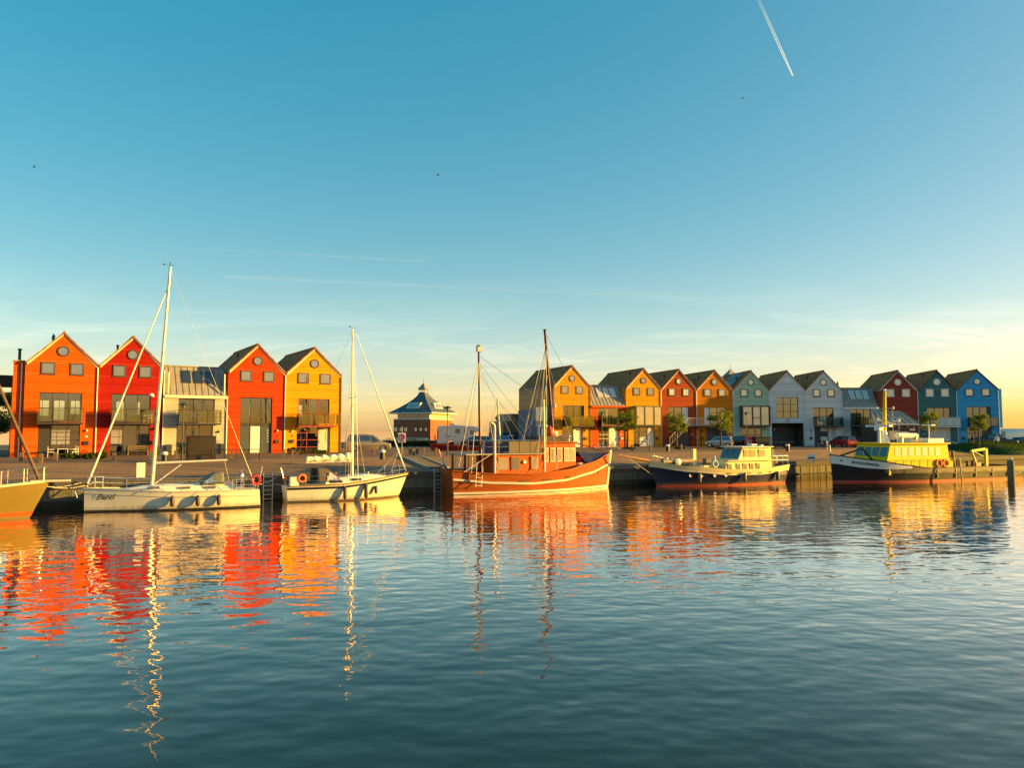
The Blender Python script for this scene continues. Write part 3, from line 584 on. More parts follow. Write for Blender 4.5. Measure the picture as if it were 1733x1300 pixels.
# ------------------------------------------------------------------ boats
def lerp(a, b, t): return a + (b - a) * t
def interp(tab, t):
    for (a, va), (b, vb) in zip(tab, tab[1:]):
        if t <= b:
            k = (t - a) / (b - a); k = k * k * (3 - 2 * k) * 0.35 + k * 0.65
            return lerp(va, vb, k)
    return tab[-1][1]
class Hull:
    """x from the stern (0) to the bow (L) on the waterline, z up from the water, y across"""
    def __init__(s, L, B, sheer, rake_b, rake_s, stern=0.7, full=2.2, mid=0.42, wl=0.86, keel=-0.5):
        s.L, s.B, s.sheer, s.rb, s.rs, s.st, s.fu, s.m, s.wl, s.k = L, B, sheer, rake_b, rake_s, stern, full, mid, wl, keel
    def deck(s, t): return interp(s.sheer, t)
    def plan(s, t):
        if t > s.m: return max(0.0, 1 - ((t - s.m) / (1 - s.m)) ** s.fu)
        return lerp(s.st, 1, math.sin(math.pi / 2 * t / s.m))
    def hb(s, t, z):
        q = min(1, max(0, (z - s.k) / (s.deck(t) - s.k))); fl = lerp(s.wl, 1.0, q ** 0.9); lowbow = 1 - 0.35 * (1 - q) * max(0, (t - 0.6) / 0.4)
        return s.B / 2 * s.plan(t) * fl * lowbow
    def x(s, t, z): return lerp(-s.rs * z, s.L + s.rb * z, t)
    def p(s, t, z, side, off=0): 
        return (s.x(t, z) + (off if t > .995 else 0), side * (s.hb(t, z) + off), z)
    def t_of(s, x, z): return min(1, max(0, (x + s.rs * z) / (s.L + s.rb * z + s.rs * z)))
    def side_at(s, x, z, side, off=0): t = s.t_of(x, z); return (x, side * (s.hb(t, z) + off), z)
    def strip(s, z0, z1, off=0, n=40, m=6, t0=0, t1=1, sides=(-1, 1), thick=0):
        mb = MB()
        for sd_ in sides:
            vs = []; fs = []
            for i in range(n + 1):
                t = lerp(t0, t1, i / n); a, b = z0(t), z1(t)
                row_ = [s.p(t, lerp(a, b, j / m), sd_, off) for j in range(m + 1)]
                if thick: row_ = [s.p(t, a, sd_, 0)] + row_ + [s.p(t, b, sd_, 0)]
                vs += row_
            k = len(vs) // (n + 1)
            for i in range(n):
                for j in range(k - 1): fs.append((i * k + j, (i + 1) * k + j, (i + 1) * k + j + 1, i * k + j + 1))
            mb.add(vs, fs)
        return mb
    def body(s, deck_drop=0.0):
        mb = s.strip(lambda t: s.k, s.deck)
        n = 40; vs = []
        for i in range(n + 1):
            t = i / n; z = s.deck(t) - deck_drop
            vs += [s.p(t, z, -1, -0.02 if deck_drop else 0), s.p(t, z, 1, -0.02 if deck_drop else 0)]
        mb.add(vs, [(2 * i, 2 * i + 2, 2 * i + 3, 2 * i + 1) for i in range(n)])
        d = s.deck(0); m = 6; vs = []
        for j in range(m + 1): z = lerp(s.k, d, j / m); vs += [s.p(0, z, -1), s.p(0, z, 1)]
        mb.add(vs, [(2 * j, 2 * j + 1, 2 * j + 3, 2 * j + 2) for j in range(m)]); return mb
def boat_root(name, stern, bow, label, cat):
    stern, bow = Vector(stern), Vector(bow); d = bow - stern
    return empty(name, (stern.x, stern.y, 0), math.atan2(d.y, d.x), label, cat)
def gel(name, col, rough=0.18, coat=0.4, var=0.05):
    if name in MATS: return MATS[name]
    t = NT(name); s_ = t.n('ShaderNodeSeparateXYZ'); t.l(t.coord(), s_.inputs[0])
    n1_ = t.noise(0.7, 6, 0.7); n2_ = t.noise(1.6, 6, 0.7, sc=(2.5, 2.5, 0.35))
    c_ = t.ramp(n1_, [(0.3, sc3(col, 1 - var * 2)), (0.7, sc3(col, 1 + var))])
    g_ = t.n('ShaderNodeMapRange', clamp=True); t.l(t.math('SUBTRACT', s_.outputs[2], t.math('MULTIPLY', n2_, 0.5)), g_.inputs[0]); g_.inputs[1].default_value = 0.12; g_.inputs[2].default_value = -0.12
    c_ = t.mixc(t.math('MULTIPLY', g_.outputs[0], 0.55), c_, (0.16, 0.13, 0.07))
    run = t.n('ShaderNodeMapRange', clamp=True); t.l(t.noise(3.0, 5, 0.7, sc=(3, 3, 0.25)), run.inputs[0]); run.inputs[1].default_value = 0.60; run.inputs[2].default_value = 0.78
    c_ = t.mixc(t.math('MULTIPLY', run.outputs[0], 0.30), c_, (0.24, 0.19, 0.12))
    t.l(c_, t.b.inputs['Base Color']); t.l(t.math('MULTIPLY_ADD', n1_, 0.35, rough), t.b.inputs['Roughness']); t.b.inputs['Coat Weight'].default_value = coat * 0.5
    MATS[name] = t.m; return t.m
def text_mesh(body, size, shear=0.0, bold=0.0):
    cu = bpy.data.curves.new('lettering', 'FONT'); cu.body = body; cu.size = size; cu.offset = size * bold; cu.shear = shear; cu.align_x = 'CENTER'; cu.resolution_u = 3
    o = bpy.data.objects.new('lettering', cu); COL.objects.link(o); dg = bpy.context.evaluated_depsgraph_get()
    me = bpy.data.meshes.new_from_object(o.evaluated_get(dg)); bpy.data.objects.remove(o); bpy.data.curves.remove(cu); return me
def hull_text(h, body, size, xc, zc, side, mat_, parent, shear=0.0, flip=1, squash=1.0, name='lettering', bold=0, rise=0.0):
    me = text_mesh(body, size, shear, bold)
    for v in me.vertices:
        x = xc + flip * v.co.x * squash; z = zc + v.co.y + rise * (x - xc); v.co = h.side_at(x, z, side, 0.035)
    me.materials.clear(); me.materials.append(mat_); return link(name, me, parent)
def fender(h, x, side, parent, m, z0=0.05, L=0.7, r=0.13):
    p = h.side_at(x, z0 + L, side); q = h.side_at(x, z0, side); y = side * max(abs(p[1]), abs(q[1])) + side * r
    f = MB().lathe([(.02, 0), (r * .8, .06), (r, .16), (r, L - .16), (r * .8, L - .06), (.03, L)], (x, y, z0), 12).build('fender', m, parent, True)
    t = h.t_of(x, 1); top = h.deck(t); MB().tube((x, y, z0 + L - .02), (x, y - side * r, top + .05), .012, n=5).build('fender_line', ROPE, f)
def wire(pts, parent, r=0.011, m=None, name='stay'): return MB().path(pts, r, 5).build(name, m or WIRE, parent)
NAVY = gel('navy_gelcoat', (0.012, 0.016, 0.04)); GELW = gel('white_gelcoat', (0.80, 0.74, 0.60)); GELS = gel('stripe_grey', (0.22, 0.2, 0.19)); REDB = mat('antifouling_red', (0.42, 0.06, 0.035), .6, .2)
DECKM = mat('deck_cream', (0.62, 0.58, 0.48), .6, .12); ALU = mat('aluminium_spar', (0.72, 0.66, 0.55), .35, .08, metal=.3); SAIL = mat('sail_cloth', (0.82, 0.78, 0.64), .8, .1, 5, .02)
CANV = mat('canvas_green', (0.16, 0.17, 0.13), .9, .15, 4); CANVD = mat('canvas_dark', (0.09, 0.07, 0.06), .9, .2, 4); FEND = mat('fender_dark', (0.07, 0.035, 0.03), .5, .2)
def rails(h, parent, ts, hgt=0.6, sides=(-1, 1), inset=0.08, wires=(0.3, 0.58)):
    for sd_ in sides:
        tops = []
        for t in ts:
            z = h.deck(t); b = h.p(t, z, sd_, -inset); MB().tube(b, (b[0], b[1], b[2] + hgt), .014, n=5).build('stanchion', STEEL, parent); tops.append(b)
        for w_ in wires: wire([(b[0], b[1], b[2] + w_) for b in tops], parent, .007, STEEL, 'lifeline')
def pulpit(h, parent, t0, hgt=.62, stern=False):
    m = MB(); P = lambda t, sd_, dz: (lambda b: (b[0], b[1], b[2] + dz))(h.p(t, h.deck(t), sd_, -.06))
    t1 = 0.03 if stern else .985
    for dz in (hgt, hgt * .5):
        a = [P(lerp(t0, t1, q / 4), -1, dz) for q in range(5)]; b = [P(lerp(t0, t1, q / 4), 1, dz) for q in range(5)]
        m.path(a + b[::-1] if not stern or dz == hgt else a, .016, 6)
        if stern and dz != hgt: m.path(b, .016, 6)
    for sd_ in (-1, 1):
        for q in (0, .5, .95): t = lerp(t0, t1, q); m.tube(P(t, sd_, 0), P(t, sd_, hgt), .016, n=6)
    return m.build('pushpit' if stern else 'pulpit', STEEL, parent, True)
def cabin(h, parent, t0, t1, hgt, wid, m, front=0.35, name='cabin', drop=0.0, taper=.85):
    """rounded coachroof between stations t0 (aft) and t1 (fore)"""
    n = 12; vs = []; fs = []
    for i in range(n + 1):
        q = i / n; t = lerp(t0, t1, q); z = h.deck(t) - drop; x = h.x(t, z); f = 1.0 if q < 1 - front else max(0.02, math.cos((q - 1 + front) / front * math.pi / 2)); hh = hgt * f
        w_ = min(wid, h.hb(t, h.deck(t)) - .3); w_ = max(w_, .1)
        for a in (-1, -.97, -.86, 0, .86, .97, 1):
            zz = {1: 0, .97: .55, .86: .92, 0: 1.0}[abs(a)]; vs.append((x, a * w_ * (taper + (1 - taper) * (1 - zz)), z - .03 + (hh + .03) * zz))
    for i in range(n):
        for j in range(6): fs.append((i * 7 + j, (i + 1) * 7 + j, (i + 1) * 7 + j + 1, i * 7 + j + 1))
    fs += [tuple(range(7)), tuple(range(n * 7, n * 7 + 7))[::-1]]
    return MB().add(vs, fs).build(name, m, parent, True)
def spray_hood(parent, x0, x1, w_, z, hgt, m, fwd=1):
    """canvas hood; open at x0, sloping to x1"""
    vs = []; fs = []; n = 8; k = 9
    for i in range(n + 1):
        q = i / n; x = lerp(x0, x1, q); hh = hgt * (1 - 0.9 * max(0, (q - .35) / .65) ** 1.4)
        for j in range(k): a = math.pi * j / (k - 1); vs.append((x, -math.cos(a) * w_ * (1 - .12 * q), z + hh * min(1, math.sin(a) * 1.35)))
    for i in range(n):
        for j in range(k - 1): fs.append((i * k + j, (i + 1) * k + j, (i + 1) * k + j + 1, i * k + j + 1))
    o = MB().add(vs, fs).build('spray_hood', m, parent, True)
    o.modifiers.new('thick', 'SOLIDIFY').thickness = .02
    for sd_ in (-1, 1):
        q = [(lerp(x0, x1, .42), sd_ * w_ * .98, z + .12 * hgt), (lerp(x0, x1, .86), sd_ * w_ * .93, z + .06 * hgt), (lerp(x0, x1, .80), sd_ * w_ * .86, z + .32 * hgt), (lerp(x0, x1, .48), sd_ * w_ * .90, z + .72 * hgt)]
        MB().add([(a, b + sd_ * .035, c) for a, b, c in q] + [(a, b + sd_ * .05, c) for a, b, c in q], [(0, 1, 2, 3), (4, 5, 6, 7), (0, 1, 5, 4), (1, 2, 6, 5), (2, 3, 7, 6), (3, 0, 4, 7)]).build('hood_window', P_MID, o)
    return o
def mooring(a, b, sag, parent, r=.018):
    a, b = Vector(a), Vector(b); pts = [a.lerp(b, i / 8) - Vector((0, 0, sag * math.sin(math.pi * i / 8))) for i in range(9)]
    MB().path(pts, r, 5).build('mooring_line', ROPE, parent)
def onboard(root, w_):     # world point -> boat coordinates
    M = Matrix.Translation(root.location) @ Matrix.Rotation(root.rotation_euler[2], 4, 'Z'); return M.inverted() @ Vector(w_)

# --- white sloop, bow towards the left
bw, st = on_z(138, 868, 0), on_z(437, 853.5, 0)
dd = (bw - st).normalized(); nrm = Vector((-dd.y, dd.x, 0)); nrm = nrm if nrm.y > 0 else -nrm
hP = Hull(9.05, 3.3, [(0, 1.0), (.5, 1.06), (1, 1.32)], 0.03, -0.10, .86, 1.75, .24, .82)
ang = R(27.5 + 180)
bowc = bw + Vector((0.05, 0.15, 0)); sternc = bowc - Vector((math.cos(ang), math.sin(ang), 0)) * 9.05
P_ = boat_root('sailing_boat', sternc, bowc, 'white sailing yacht with tall bare mast and three dark fenders, named Parel', 'sailboat')
b = hP.body().build('hull', GELW, P_, True); PS = 1          # camera side is +y
hP.strip(lambda t: -.1, lambda t: .10, .010, m=1).build('boot_stripe', BLACK, b)
hP.strip(lambda t: hP.deck(t) - .34, lambda t: hP.deck(t) - .31, .006, m=1).build('cove_stripe', GELS, b)
hP.strip(lambda t: hP.deck(t) - .05, lambda t: hP.deck(t) + .03, .03, m=1, thick=1).build('toe_rail', ALU, b)
hull_text(hP, 'Parel', .42, 8.05, .70, PS, BLACK, b, .35, -1, bold=.01)
cb_ = cabin(hP, P_, .14, .80, .36, .95, GELW, .45)
for xx, wd_ in ((5.7, .62), (4.1, .62), (2.75, .6)):
    t = hP.t_of(xx, 1); z = hP.deck(t)
    for sd_ in (-1, 1): MB().box(xx - wd_ / 2, xx + wd_ / 2, sd_ * .93 - .012, sd_ * .93 + .012, z + .11, z + .23).build('cabin_window', P_DARK, cb_)
def mast(parent, x, z0, top, rake, r, m, spreaders=(), name='mast'):
    mo = MB().tube((x, 0, z0), (x + rake, 0, top), r, r * .72, 12).build(name, m, parent, True)
    for zz, w_ in spreaders:
        xx = x + rake * (zz - z0) / (top - z0); MB().tube((xx, -w_, zz + .06), (xx, 0, zz), .022, n=6).tube((xx, w_, zz + .06), (xx, 0, zz), .022, n=6).build('spreader', m, mo)
    return mo
mx, mz, mt, rk = 5.75, 1.35, 14.0, -.62
mo = mast(P_, mx, mz, mt, rk, .105, ALU, ((5.4, .95), (8.9, .75)))
ma = MB().tube((mx + rk, 0, mt), (mx + rk, 0, mt + .22), .015, n=5).tube((mx + rk - .25, 0, mt + .12), (mx + rk + .35, 0, mt + .12), .01, n=5).ball((mx + rk + .35, 0, mt + .14), .05).ball((mx + rk, 0, mt + .25), .035); ma.build('wind_vane', BLACK, mo)
MB().tube((mx - .12, 0, 2.62), (1.75, 0, 2.72), .07, .06, 10).build('boom', ALU, P_, True)
MB().tube((mx - .15, 0, 1.45), (mx - 1.5, 0, 2.52), .035, n=8).build('boom_vang', ALU, P_, True)
MB().ball((mx + .16, 0, 6.5), .14, 1, 1, .7).tube((mx + .0, 0, 6.4), (mx + .16, 0, 6.45), .03).build('mast_lamp', WHITE, mo, True)
MB().tube((8.98, 0, 1.42), (mx + rk * .9 + .1, 0, 12.6), .062, .03, 10).build('furled_jib', SAIL, P_, True)
MB().lathe([(.05, 0), (.1, .02), (.1, .1), (.05, .12)], (8.96, 0, 1.45)).build('furler_drum', BLACK, P_, True)
top = (mx + rk, 0, mt - .05)
wire([top, (.1, 0, 1.1)], P_, .007, name='backstay'); wire([(mx - .12, .1, 1.5), (mx + rk - .06, .05, mt - .1)], P_, .008, ROPE, 'halyard'); wire([(mx + .12, -.1, 1.5), (mx + rk + .04, -.05, mt - .3)], P_, .008, ROPE, 'halyard')
for sd_ in (-1, 1):
    ch = (mx - .3, sd_ * 1.45, 1.1); s1 = (mx + rk * .32, sd_ * .95, 5.46); s2 = (mx + rk * .6, sd_ * .75, 8.96)
    wire([ch, s1, s2, top], P_, .011, name='shroud'); wire([(mx - .55, sd_ * 1.42, 1.1), (mx + rk * .3, 0, 5.3)], P_, .011, name='shroud')
pulpit(hP, P_, .90); pulpit(hP, P_, .17, stern=True)
rails(hP, P_, [.17, .32, .47, .62, .77, .9])
spray_hood(P_, 2.0, 3.3, 1.0, 1.38, .62, CANV)
for xx in (4.75, 3.45, 2.35): fender(hP, xx, PS, P_, FEND, .22, .62, .12)
an = MB().tube((8.95, 0, 1.3), (9.5, 0, 1.15), .03).path([(9.5, -.2, 1.0), (9.55, 0, 1.12), (9.5, .2, 1.0)], .035).tube((9.5, 0, 1.15), (9.4, 0, .8), .03); an.build('anchor', STEEL, P_)
wh = MB().torus((.9, 0, 1.75), .38, .02, 'x').box(.88, .98, -.08, .08, 1.0, 1.75)
for q in range(6): a = q * math.pi / 3; wh.tube((.9, 0, 1.75), (.9, .38 * math.cos(a), 1.75 + .38 * math.sin(a)), .01, n=4)
wh.build('steering_wheel', STEEL, P_)
MB().torus((.25, .95, 1.55), .24, .08, 'y').build('lifebuoy', mat('buoy_red', (.6, .03, .02), .5), P_, True)
MB().tube((.05, .4, 1.0), (-.2, .4, 2.3), .015).build('flagstaff', STEEL, P_)
MB().box(.5, .95, .9, 1.25, 1.15, 1.5).build('outboard_motor', BLACK, P_)
wire([(1.9, 0, 2.66), (1.6, .1, 1.3)], P_, .012, ROPE, 'mainsheet')
mooring(onboard(P_, (0, 0, 0)) * 0 + Vector((9.1, -.3, 1.35)), (10.9, -3.0, 1.5), .15, P_); mooring((.2, -1.2, 1.1), (-1.6, -2.5, 1.5), .15, P_)

# --- white sloop with flaked sail, bow towards the right
hS = Hull(7.55, 2.75, [(0, 1.02), (.4, 1.05), (1, 1.55)], .42, .10, .48, 2.1, .50, .72)
ang = R(31); s0 = on_z(478, 852, 0) + Vector((-.05, .75, 0)); S_ = boat_root('sailing_boat', s0, s0 + Vector((math.cos(ang), math.sin(ang), 0)), 'white sailing yacht with navy sheer stripe and pale sail flaked on its boom', 'sailboat')
b = hS.body().build('hull', GELW, S_, True); SS = -1
hS.strip(lambda t: -.1, lambda t: .10, .008, m=1).build('boot_stripe', NAVY, b)
hS.strip(lambda t: hS.deck(t) - .24, lambda t: hS.deck(t) - .10, .012, m=2).build('sheer_stripe', NAVY, b)
hS.strip(lambda t: hS.deck(t) - .04, lambda t: hS.deck(t) + .06, .03, m=1, thick=1).build('toe_rail', mat('teak', (.30, .17, .08), .6), b)
cb_ = cabin(hS, S_, .30, .82, .38, .8, GELW, .4)
for xx, wd_ in ((3.0, .8), (4.3, .7)):
    z = hS.deck(hS.t_of(xx, 1))
    for sd_ in (-1, 1): MB().box(xx - wd_ / 2, xx + wd_ / 2, sd_ * .785 - .012, sd_ * .785 + .012, z + .08, z + .22).build('cabin_window', NAVY, cb_)
mx, mz, mt = 4.3, 1.4, 11.2
mo = mast(S_, mx, mz, mt, -.1, .085, ALU, ((6.6, .75),))
MB().tube((mx - .1, 0, mt), (mx - .1, 0, mt + .2), .012, n=5).tube((mx - .3, 0, mt + .1), (mx + .1, 0, mt + .1), .01, n=5).ball((mx - .3, 0, mt + .14), .05).build('wind_vane', BLACK, mo)
MB().tube((mx - .1, 0, 2.45), (mx - 3.05, 0, 2.42), .06, .05, 10).build('boom', ALU, S_, True)
fs_ = MB(); random.seed(3); x = mx - .2
vs = []; k = 10; n = 40
for i in range(n + 1):
    q = i / n; xx = mx - .18 - 2.85 * q; rr = (.26 - .12 * q) * (1 + .16 * math.sin(q * 34) + .05 * math.sin(q * 71 + 1))
    zc = 2.56 + rr * .6 + .03 * math.sin(q * 23)
    for j in range(k): a = 2 * math.pi * j / k; jr = rr * (1 + .08 * random.uniform(-1, 1)); vs.append((xx, jr * .75 * math.cos(a), zc + jr * math.sin(a)))
fs_.add(vs, [(i * k + j, i * k + (j + 1) % k, (i + 1) * k + (j + 1) % k, (i + 1) * k + j) for i in range(n) for j in range(k)] + [tuple(range(k)), tuple(range(n * k, n * k + k))[::-1]])
fs_.build('flaked_sail', SAIL, S_, True)
for q in (.12, .3, .5, .68, .88): MB().torus((mx - .18 - 2.85 * q, 0, 2.58), .19 - .06 * q, .012, 'x', 12, 5).build('sail_tie', ROPE, S_)
MB().tube((8.05, 0, 1.72), (mx + .12, 0, 10.9), .055, .03, 10).build('furled_jib', SAIL, S_, True)
MB().lathe([(.04, 0), (.09, .02), (.09, .1), (.04, .12)], (8.05, 0, 1.66)).build('furler_drum', BLACK, S_, True)
top = (mx - .1, 0, mt - .05); wire([top, (-.1, 0, 1.1)], S_, .008, name='backstay'); wire([(mx + .1, .1, 1.5), (mx - .05, .05, mt - .1)], S_, .008, ROPE, 'halyard'); wire([(mx - .3, -.12, 1.4), (mx - .15, -.05, mt - .3)], S_, .008, ROPE, 'halyard')
for sd_ in (-1, 1):
    wire([(mx - .05, sd_ * 1.3, 1.2), (mx - .05, sd_ * .75, 6.66), top], S_, .011, name='shroud')
    for dx in (-.55, .5): wire([(mx + dx, sd_ * 1.28, 1.2), (mx - .05, 0, 6.5)], S_, .011, name='shroud')
wire([(6.1, .4, 1.5), (7.65, 0, 3.2)], S_, .012, ROPE, 'halyard'); wire([(6.8, -.3, 1.5), (7.6, 0, 3.3)], S_, .012, ROPE, 'halyard')
pulpit(hS, S_, .84); pulpit(hS, S_, .14, stern=True); rails(hS, S_, [.14, .3, .46, .62, .84])
hd = spray_hood(S_, 1.75, 3.4, .85, 1.22, .85, CANVD)
for xx, L_, r_ in ((3.35, .78, .12), (4.75, .9, .13), (5.5, .55, .11)): fender(hS, xx, SS, S_, FEND if xx < 5 else mat('fender_blue', (.06, .03, .09), .5), .12 if L_ > .6 else .35, L_, r_)
MB().box(.05, .55, -1.0, -.6, 1.05, 1.6).build('liferaft_box', GELW, S_); MB().ball((.95, -.7, 1.45), .18, 1, 1, 1.5).box(.9, 1.0, -.75, -.65, .9, 1.4).build('outboard_motor', BLACK, S_, True)
MB().torus((.75, -1.0, 1.5), .22, .07, 'y').build('lifebuoy', mat('buoy_orange', (.75, .17, .03), .5), S_, True)
fg = MB().tube((-.05, 0, 1.1), (-.3, 0, 2.1), .015); fg.build('flagstaff', STEEL, S_)
MB().add([(-.28, 0, 2.05), (-.02, .05, 1.5), (-.1, .1, 1.25), (-.22, .02, 1.7)] + [(-.29, .02, 2.05), (-.03, .07, 1.5), (-.11, .12, 1.25), (-.23, .04, 1.7)], [(0, 1, 2, 3), (7, 6, 5, 4), (0, 1, 5, 4), (1, 2, 6, 5), (2, 3, 7, 6)]).build('flag', mat('flag_red', (.4, .02, .03), .8), S_)
mooring((7.6, .3, 1.55), (9.0, 2.5, 1.5), .2, S_); mooring((.1, .9, 1.05), (-1.6, 2.6, 1.5), .2, S_)

# --- yacht at the left edge, only its bow in view
hL = Hull(11, 3.5, [(0, 1.25), (.5, 1.3), (1, 1.85)], .45, .1, .7, 2.0, .42, .7)
OLIVE = gel('olive_gelcoat', (.20, .135, .025), .35, .15); bl = on_z(50, 877, 0); ang = R(24)
L_ = boat_root('sailing_boat', bl - Vector((math.cos(ang), math.sin(ang), 0)) * 11, bl, 'olive yellow yacht bow with red waterline band, cut off by the picture edge', 'sailboat')
b = hL.body().build('hull', OLIVE, L_, True)
hL.strip(lambda t: .12, lambda t: .34, .008, m=1).build('boot_stripe', mat('stripe_red', (.75, .09, .02), .4), b)
hL.strip(lambda t: hL.deck(t) - .48, lambda t: hL.deck(t) - .46, .006, m=1).build('cove_stripe', WOOD, b)
hL.strip(lambda t: hL.deck(t) - .05, lambda t: hL.deck(t) + .07, .03, m=1, thick=1).build('toe_rail', DECKM, b)
MB().prism([(-.14, 0), (.14, 0), (.09, 1), (-.09, 1)], 'z', 1.75, 1.86).build('bow_plank', DECKM, L_)
bp_ = L_.children[-1]; bp_.data.transform(Matrix.Translation((10.9, 0, 0)) @ Matrix.Scale(1.6, 4, (0, 1, 0)) @ Matrix.Rotation(R(-90), 4, 'Z') ) if False else None
MB().box(11.0, 12.75, -.16, .16, 1.82, 1.92).build('bowsprit_platform', DECKM, L_)
pulpit(hL, L_, .84, .75); rails(hL, L_, [.45, .6, .75, .84], .7)
mast(L_, 6.2, 1.6, 15.5, -.2, .11, ALU, ((6, .9), (10, .7)))
MB().tube((11.35, 0, 1.95), (6.25, 0, 14.8), .085, .05, 10).build('furled_jib', mat('jib_brown', (.13, .075, .04), .8, .3, 6), L_, True)
cabin(hL, L_, .2, .72, .4, .9, DECKM)
mooring((11.0, -.2, 1.85), (13.6, 4.2, 1.5), .35, L_); mooring((10.6, .4, 1.85), (12.9, 4.6, 1.5), .3, L_)

# --- orange wooden fishing cutter, bow towards the right
t = NT('varnished_planks'); s_ = t.n('ShaderNodeSeparateXYZ'); t.l(t.coord(), s_.inputs[0]); zq = t.math('DIVIDE', t.math('SUBTRACT', s_.outputs[2], t.math('MULTIPLY', t.math('POWER', t.math('DIVIDE', s_.outputs[0], 14.0), 2.0), 1.15)), .13)
fq = t.math('FRACT', zq); wq = t.n('ShaderNodeTexWhiteNoise', noise_dimensions='1D'); t.l(t.math('FLOOR', zq), wq.inputs['W'])
c_ = t.ramp(t.noise(1.8, 6, .7, sc=(.5, 2, 5)), [(.25, (.33, .06, .007)), (.75, (.58, .13, .012))]); c_ = t.mixc(t.math('MULTIPLY', wq.outputs[0], .4), c_, (.30, .055, .01))
lq = t.math('LESS_THAN', fq, .09); t.l(t.mixc(t.math('MULTIPLY', lq, .6), c_, (.06, .02, .008)), t.b.inputs['Base Color']); t.b.inputs['Roughness'].default_value = .45; t.b.inputs['Coat Weight'].default_value = .06; t.b.inputs['Specular IOR Level'].default_value = .3; t.bump(t.math('MULTIPLY', lq, -1.0), .02)
VARN = t.m; VARN2 = mat('varnished_house', (.46, .085, .008), .5, .25, 2, .004, spec=.25)
hF = Hull(13.6, 4.3, [(0, 1.72), (.2, 1.45), (.42, 1.36), (.62, 1.55), (.82, 2.05), (1, 2.72)], .16, .10, .55, 2.5, .45, .80, -.6)
ang = R(28.3); s0 = on_z(757, 838, 0) + Vector((-.05, .75, 0)); F_ = boat_root('fishing_boat', s0, s0 + Vector((math.cos(ang), math.sin(ang), 0)), 'orange varnished wooden fishing boat with two masts and white rubbing strakes', 'fishing boat')
FS = -1; b = hF.body(.55).build('hull', VARN, F_, True)
OFFW = mat('offwhite_paint', (.78, .70, .56), .45, .12)
hF.strip(lambda t: -.05, lambda t: .0 + .03, .01, m=1).build('boot_stripe', REDB, b)
hF.strip(lambda t: .03, lambda t: .18, .05, m=2, thick=1).build('waterline_band', OFFW, b)
hF.strip(lambda t: hF.deck(t) - .72 - .26 * t ** 2, lambda t: hF.deck(t) - .57 - .26 * t ** 2, .07, m=2, thick=1).build('rubbing_strake', OFFW, b)
hF.strip(lambda t: hF.deck(t) - .06, lambda t: hF.deck(t) + .03, .06, m=1, thick=1).build('cap_rail', VARN, b)
MB().add([(13.6 - .1, -.09, -.3), (13.6 + .1, -.09, -.3), (14.15, -.09, 2.9), (13.95, -.09, 2.9), (13.5, .09, -.3), (13.7, .09, -.3), (14.15, .09, 2.9), (13.95, .09, 2.9)], [(0, 1, 2, 3), (7, 6, 5, 4), (0, 1, 5, 4), (1, 2, 6, 5), (2, 3, 7, 6), (3, 0, 4, 7)]).build('stem_post', OFFW, F_)
for xx in (5.1, 6.9, 8.6): t_ = hF.t_of(xx, 1); zz = hF.deck(t_) - .50; MB().box(xx - .38, xx + .38, -hF.hb(t_, zz) - .03, -hF.hb(t_, zz) + .05, zz - .05, zz + .03).build('scupper', BLACK, b)
tt = hF.t_of(12.3, 1.3); MB().lathe([(.12, -.05), (.12, .03)], (12.3, -hF.hb(tt, 1.3) - .0, 1.3), 12, 'y').build('hawse_hole', BLACK, b)
hull_text(hF, 'WIERINGEN 4' if False else 'WR 4', .01, 2, 1.2, FS, OFFW, b) if False else None
# aft deckhouse
def deckhouse(parent, x0, x1, w_, z0, z1, m, wins, name, over=(.3, .3), roofm=None, slope=0.0, wz=(.42, .86), framem=None, roofth=.07):
    d_ = MB().add([(x0, -w_, z0), (x1, -w_, z0), (x1, w_, z0), (x0, w_, z0), (x0, -w_ * .97, z1), (x1 - slope, -w_ * .97, z1), (x1 - slope, w_ * .97, z1), (x0, w_ * .97, z1)], [(0, 3, 2, 1), (4, 5, 6, 7), (0, 1, 5, 4), (1, 2, 6, 5), (2, 3, 7, 6), (3, 0, 4, 7)]).build(name, m, parent)
    for a, c, pm_ in wins:
        for sd_ in (-1, 1):
            y = sd_ * w_; z_a, z_b = lerp(z0, z1, wz[0]), lerp(z0, z1, wz[1])
            fr = MB().box(a, c, y - .035, y + .035, z_a, z_b).build('window', framem or m, d_); MB().box(a + .06, c - .06, y - .045, y + .045, z_a + .06, z_b - .06).build('pane', pm_, fr)
    if over is not None: MB().box(x0 - over[0], x1 - slope + over[1], -w_ - .18, w_ + .18, z1 + .002, z1 + roofth).build('roof', roofm or m, d_)
    return d_
dz = 1.0
ROOFG = mat('deck_grey', (.36, .32, .26), .7, .15)
d1 = deckhouse(F_, 2.9, 6.9, 1.45, .8, 2.75, VARN2, [(3.2, 4.1, P_BOAT), (4.3, 5.0, P_DARK), (5.9, 6.6, P_BOAT)], 'aft_cabin', (2.2, .15), ROOFG, wz=(.42, .92))
for xx, yy in ((1.0, -1.45), (1.0, 1.45), (2.0, -1.45), (2.0, 1.45)): MB().box(xx - .06, xx + .06, yy - .06, yy + .06, .9, 2.75).build('roof_post', mat('dark_varnish', (.16, .035, .012), .4), d1)
MB().lathe([(.13, -.03), (.13, .03)], (5.4, -1.5, 2.2), 16, 'y').build('porthole', OFFW, d1)
d2 = deckhouse(F_, 6.95, 10.05, 1.2, .85, 3.55, VARN2, [(7.15, 7.55, P_BOAT), (7.75, 8.15, P_BOAT), (8.35, 8.75, P_BOAT), (8.95, 9.4, P_MID), (9.5, 9.93, P_MID)], 'wheelhouse', (.12, .12), VARN2, .12, (.48, .86), OFFW)
MB().box(6.9, 9.2, -1.0, 1.0, 3.63, 4.05).build('wheelhouse_cover', CANVD, d2)
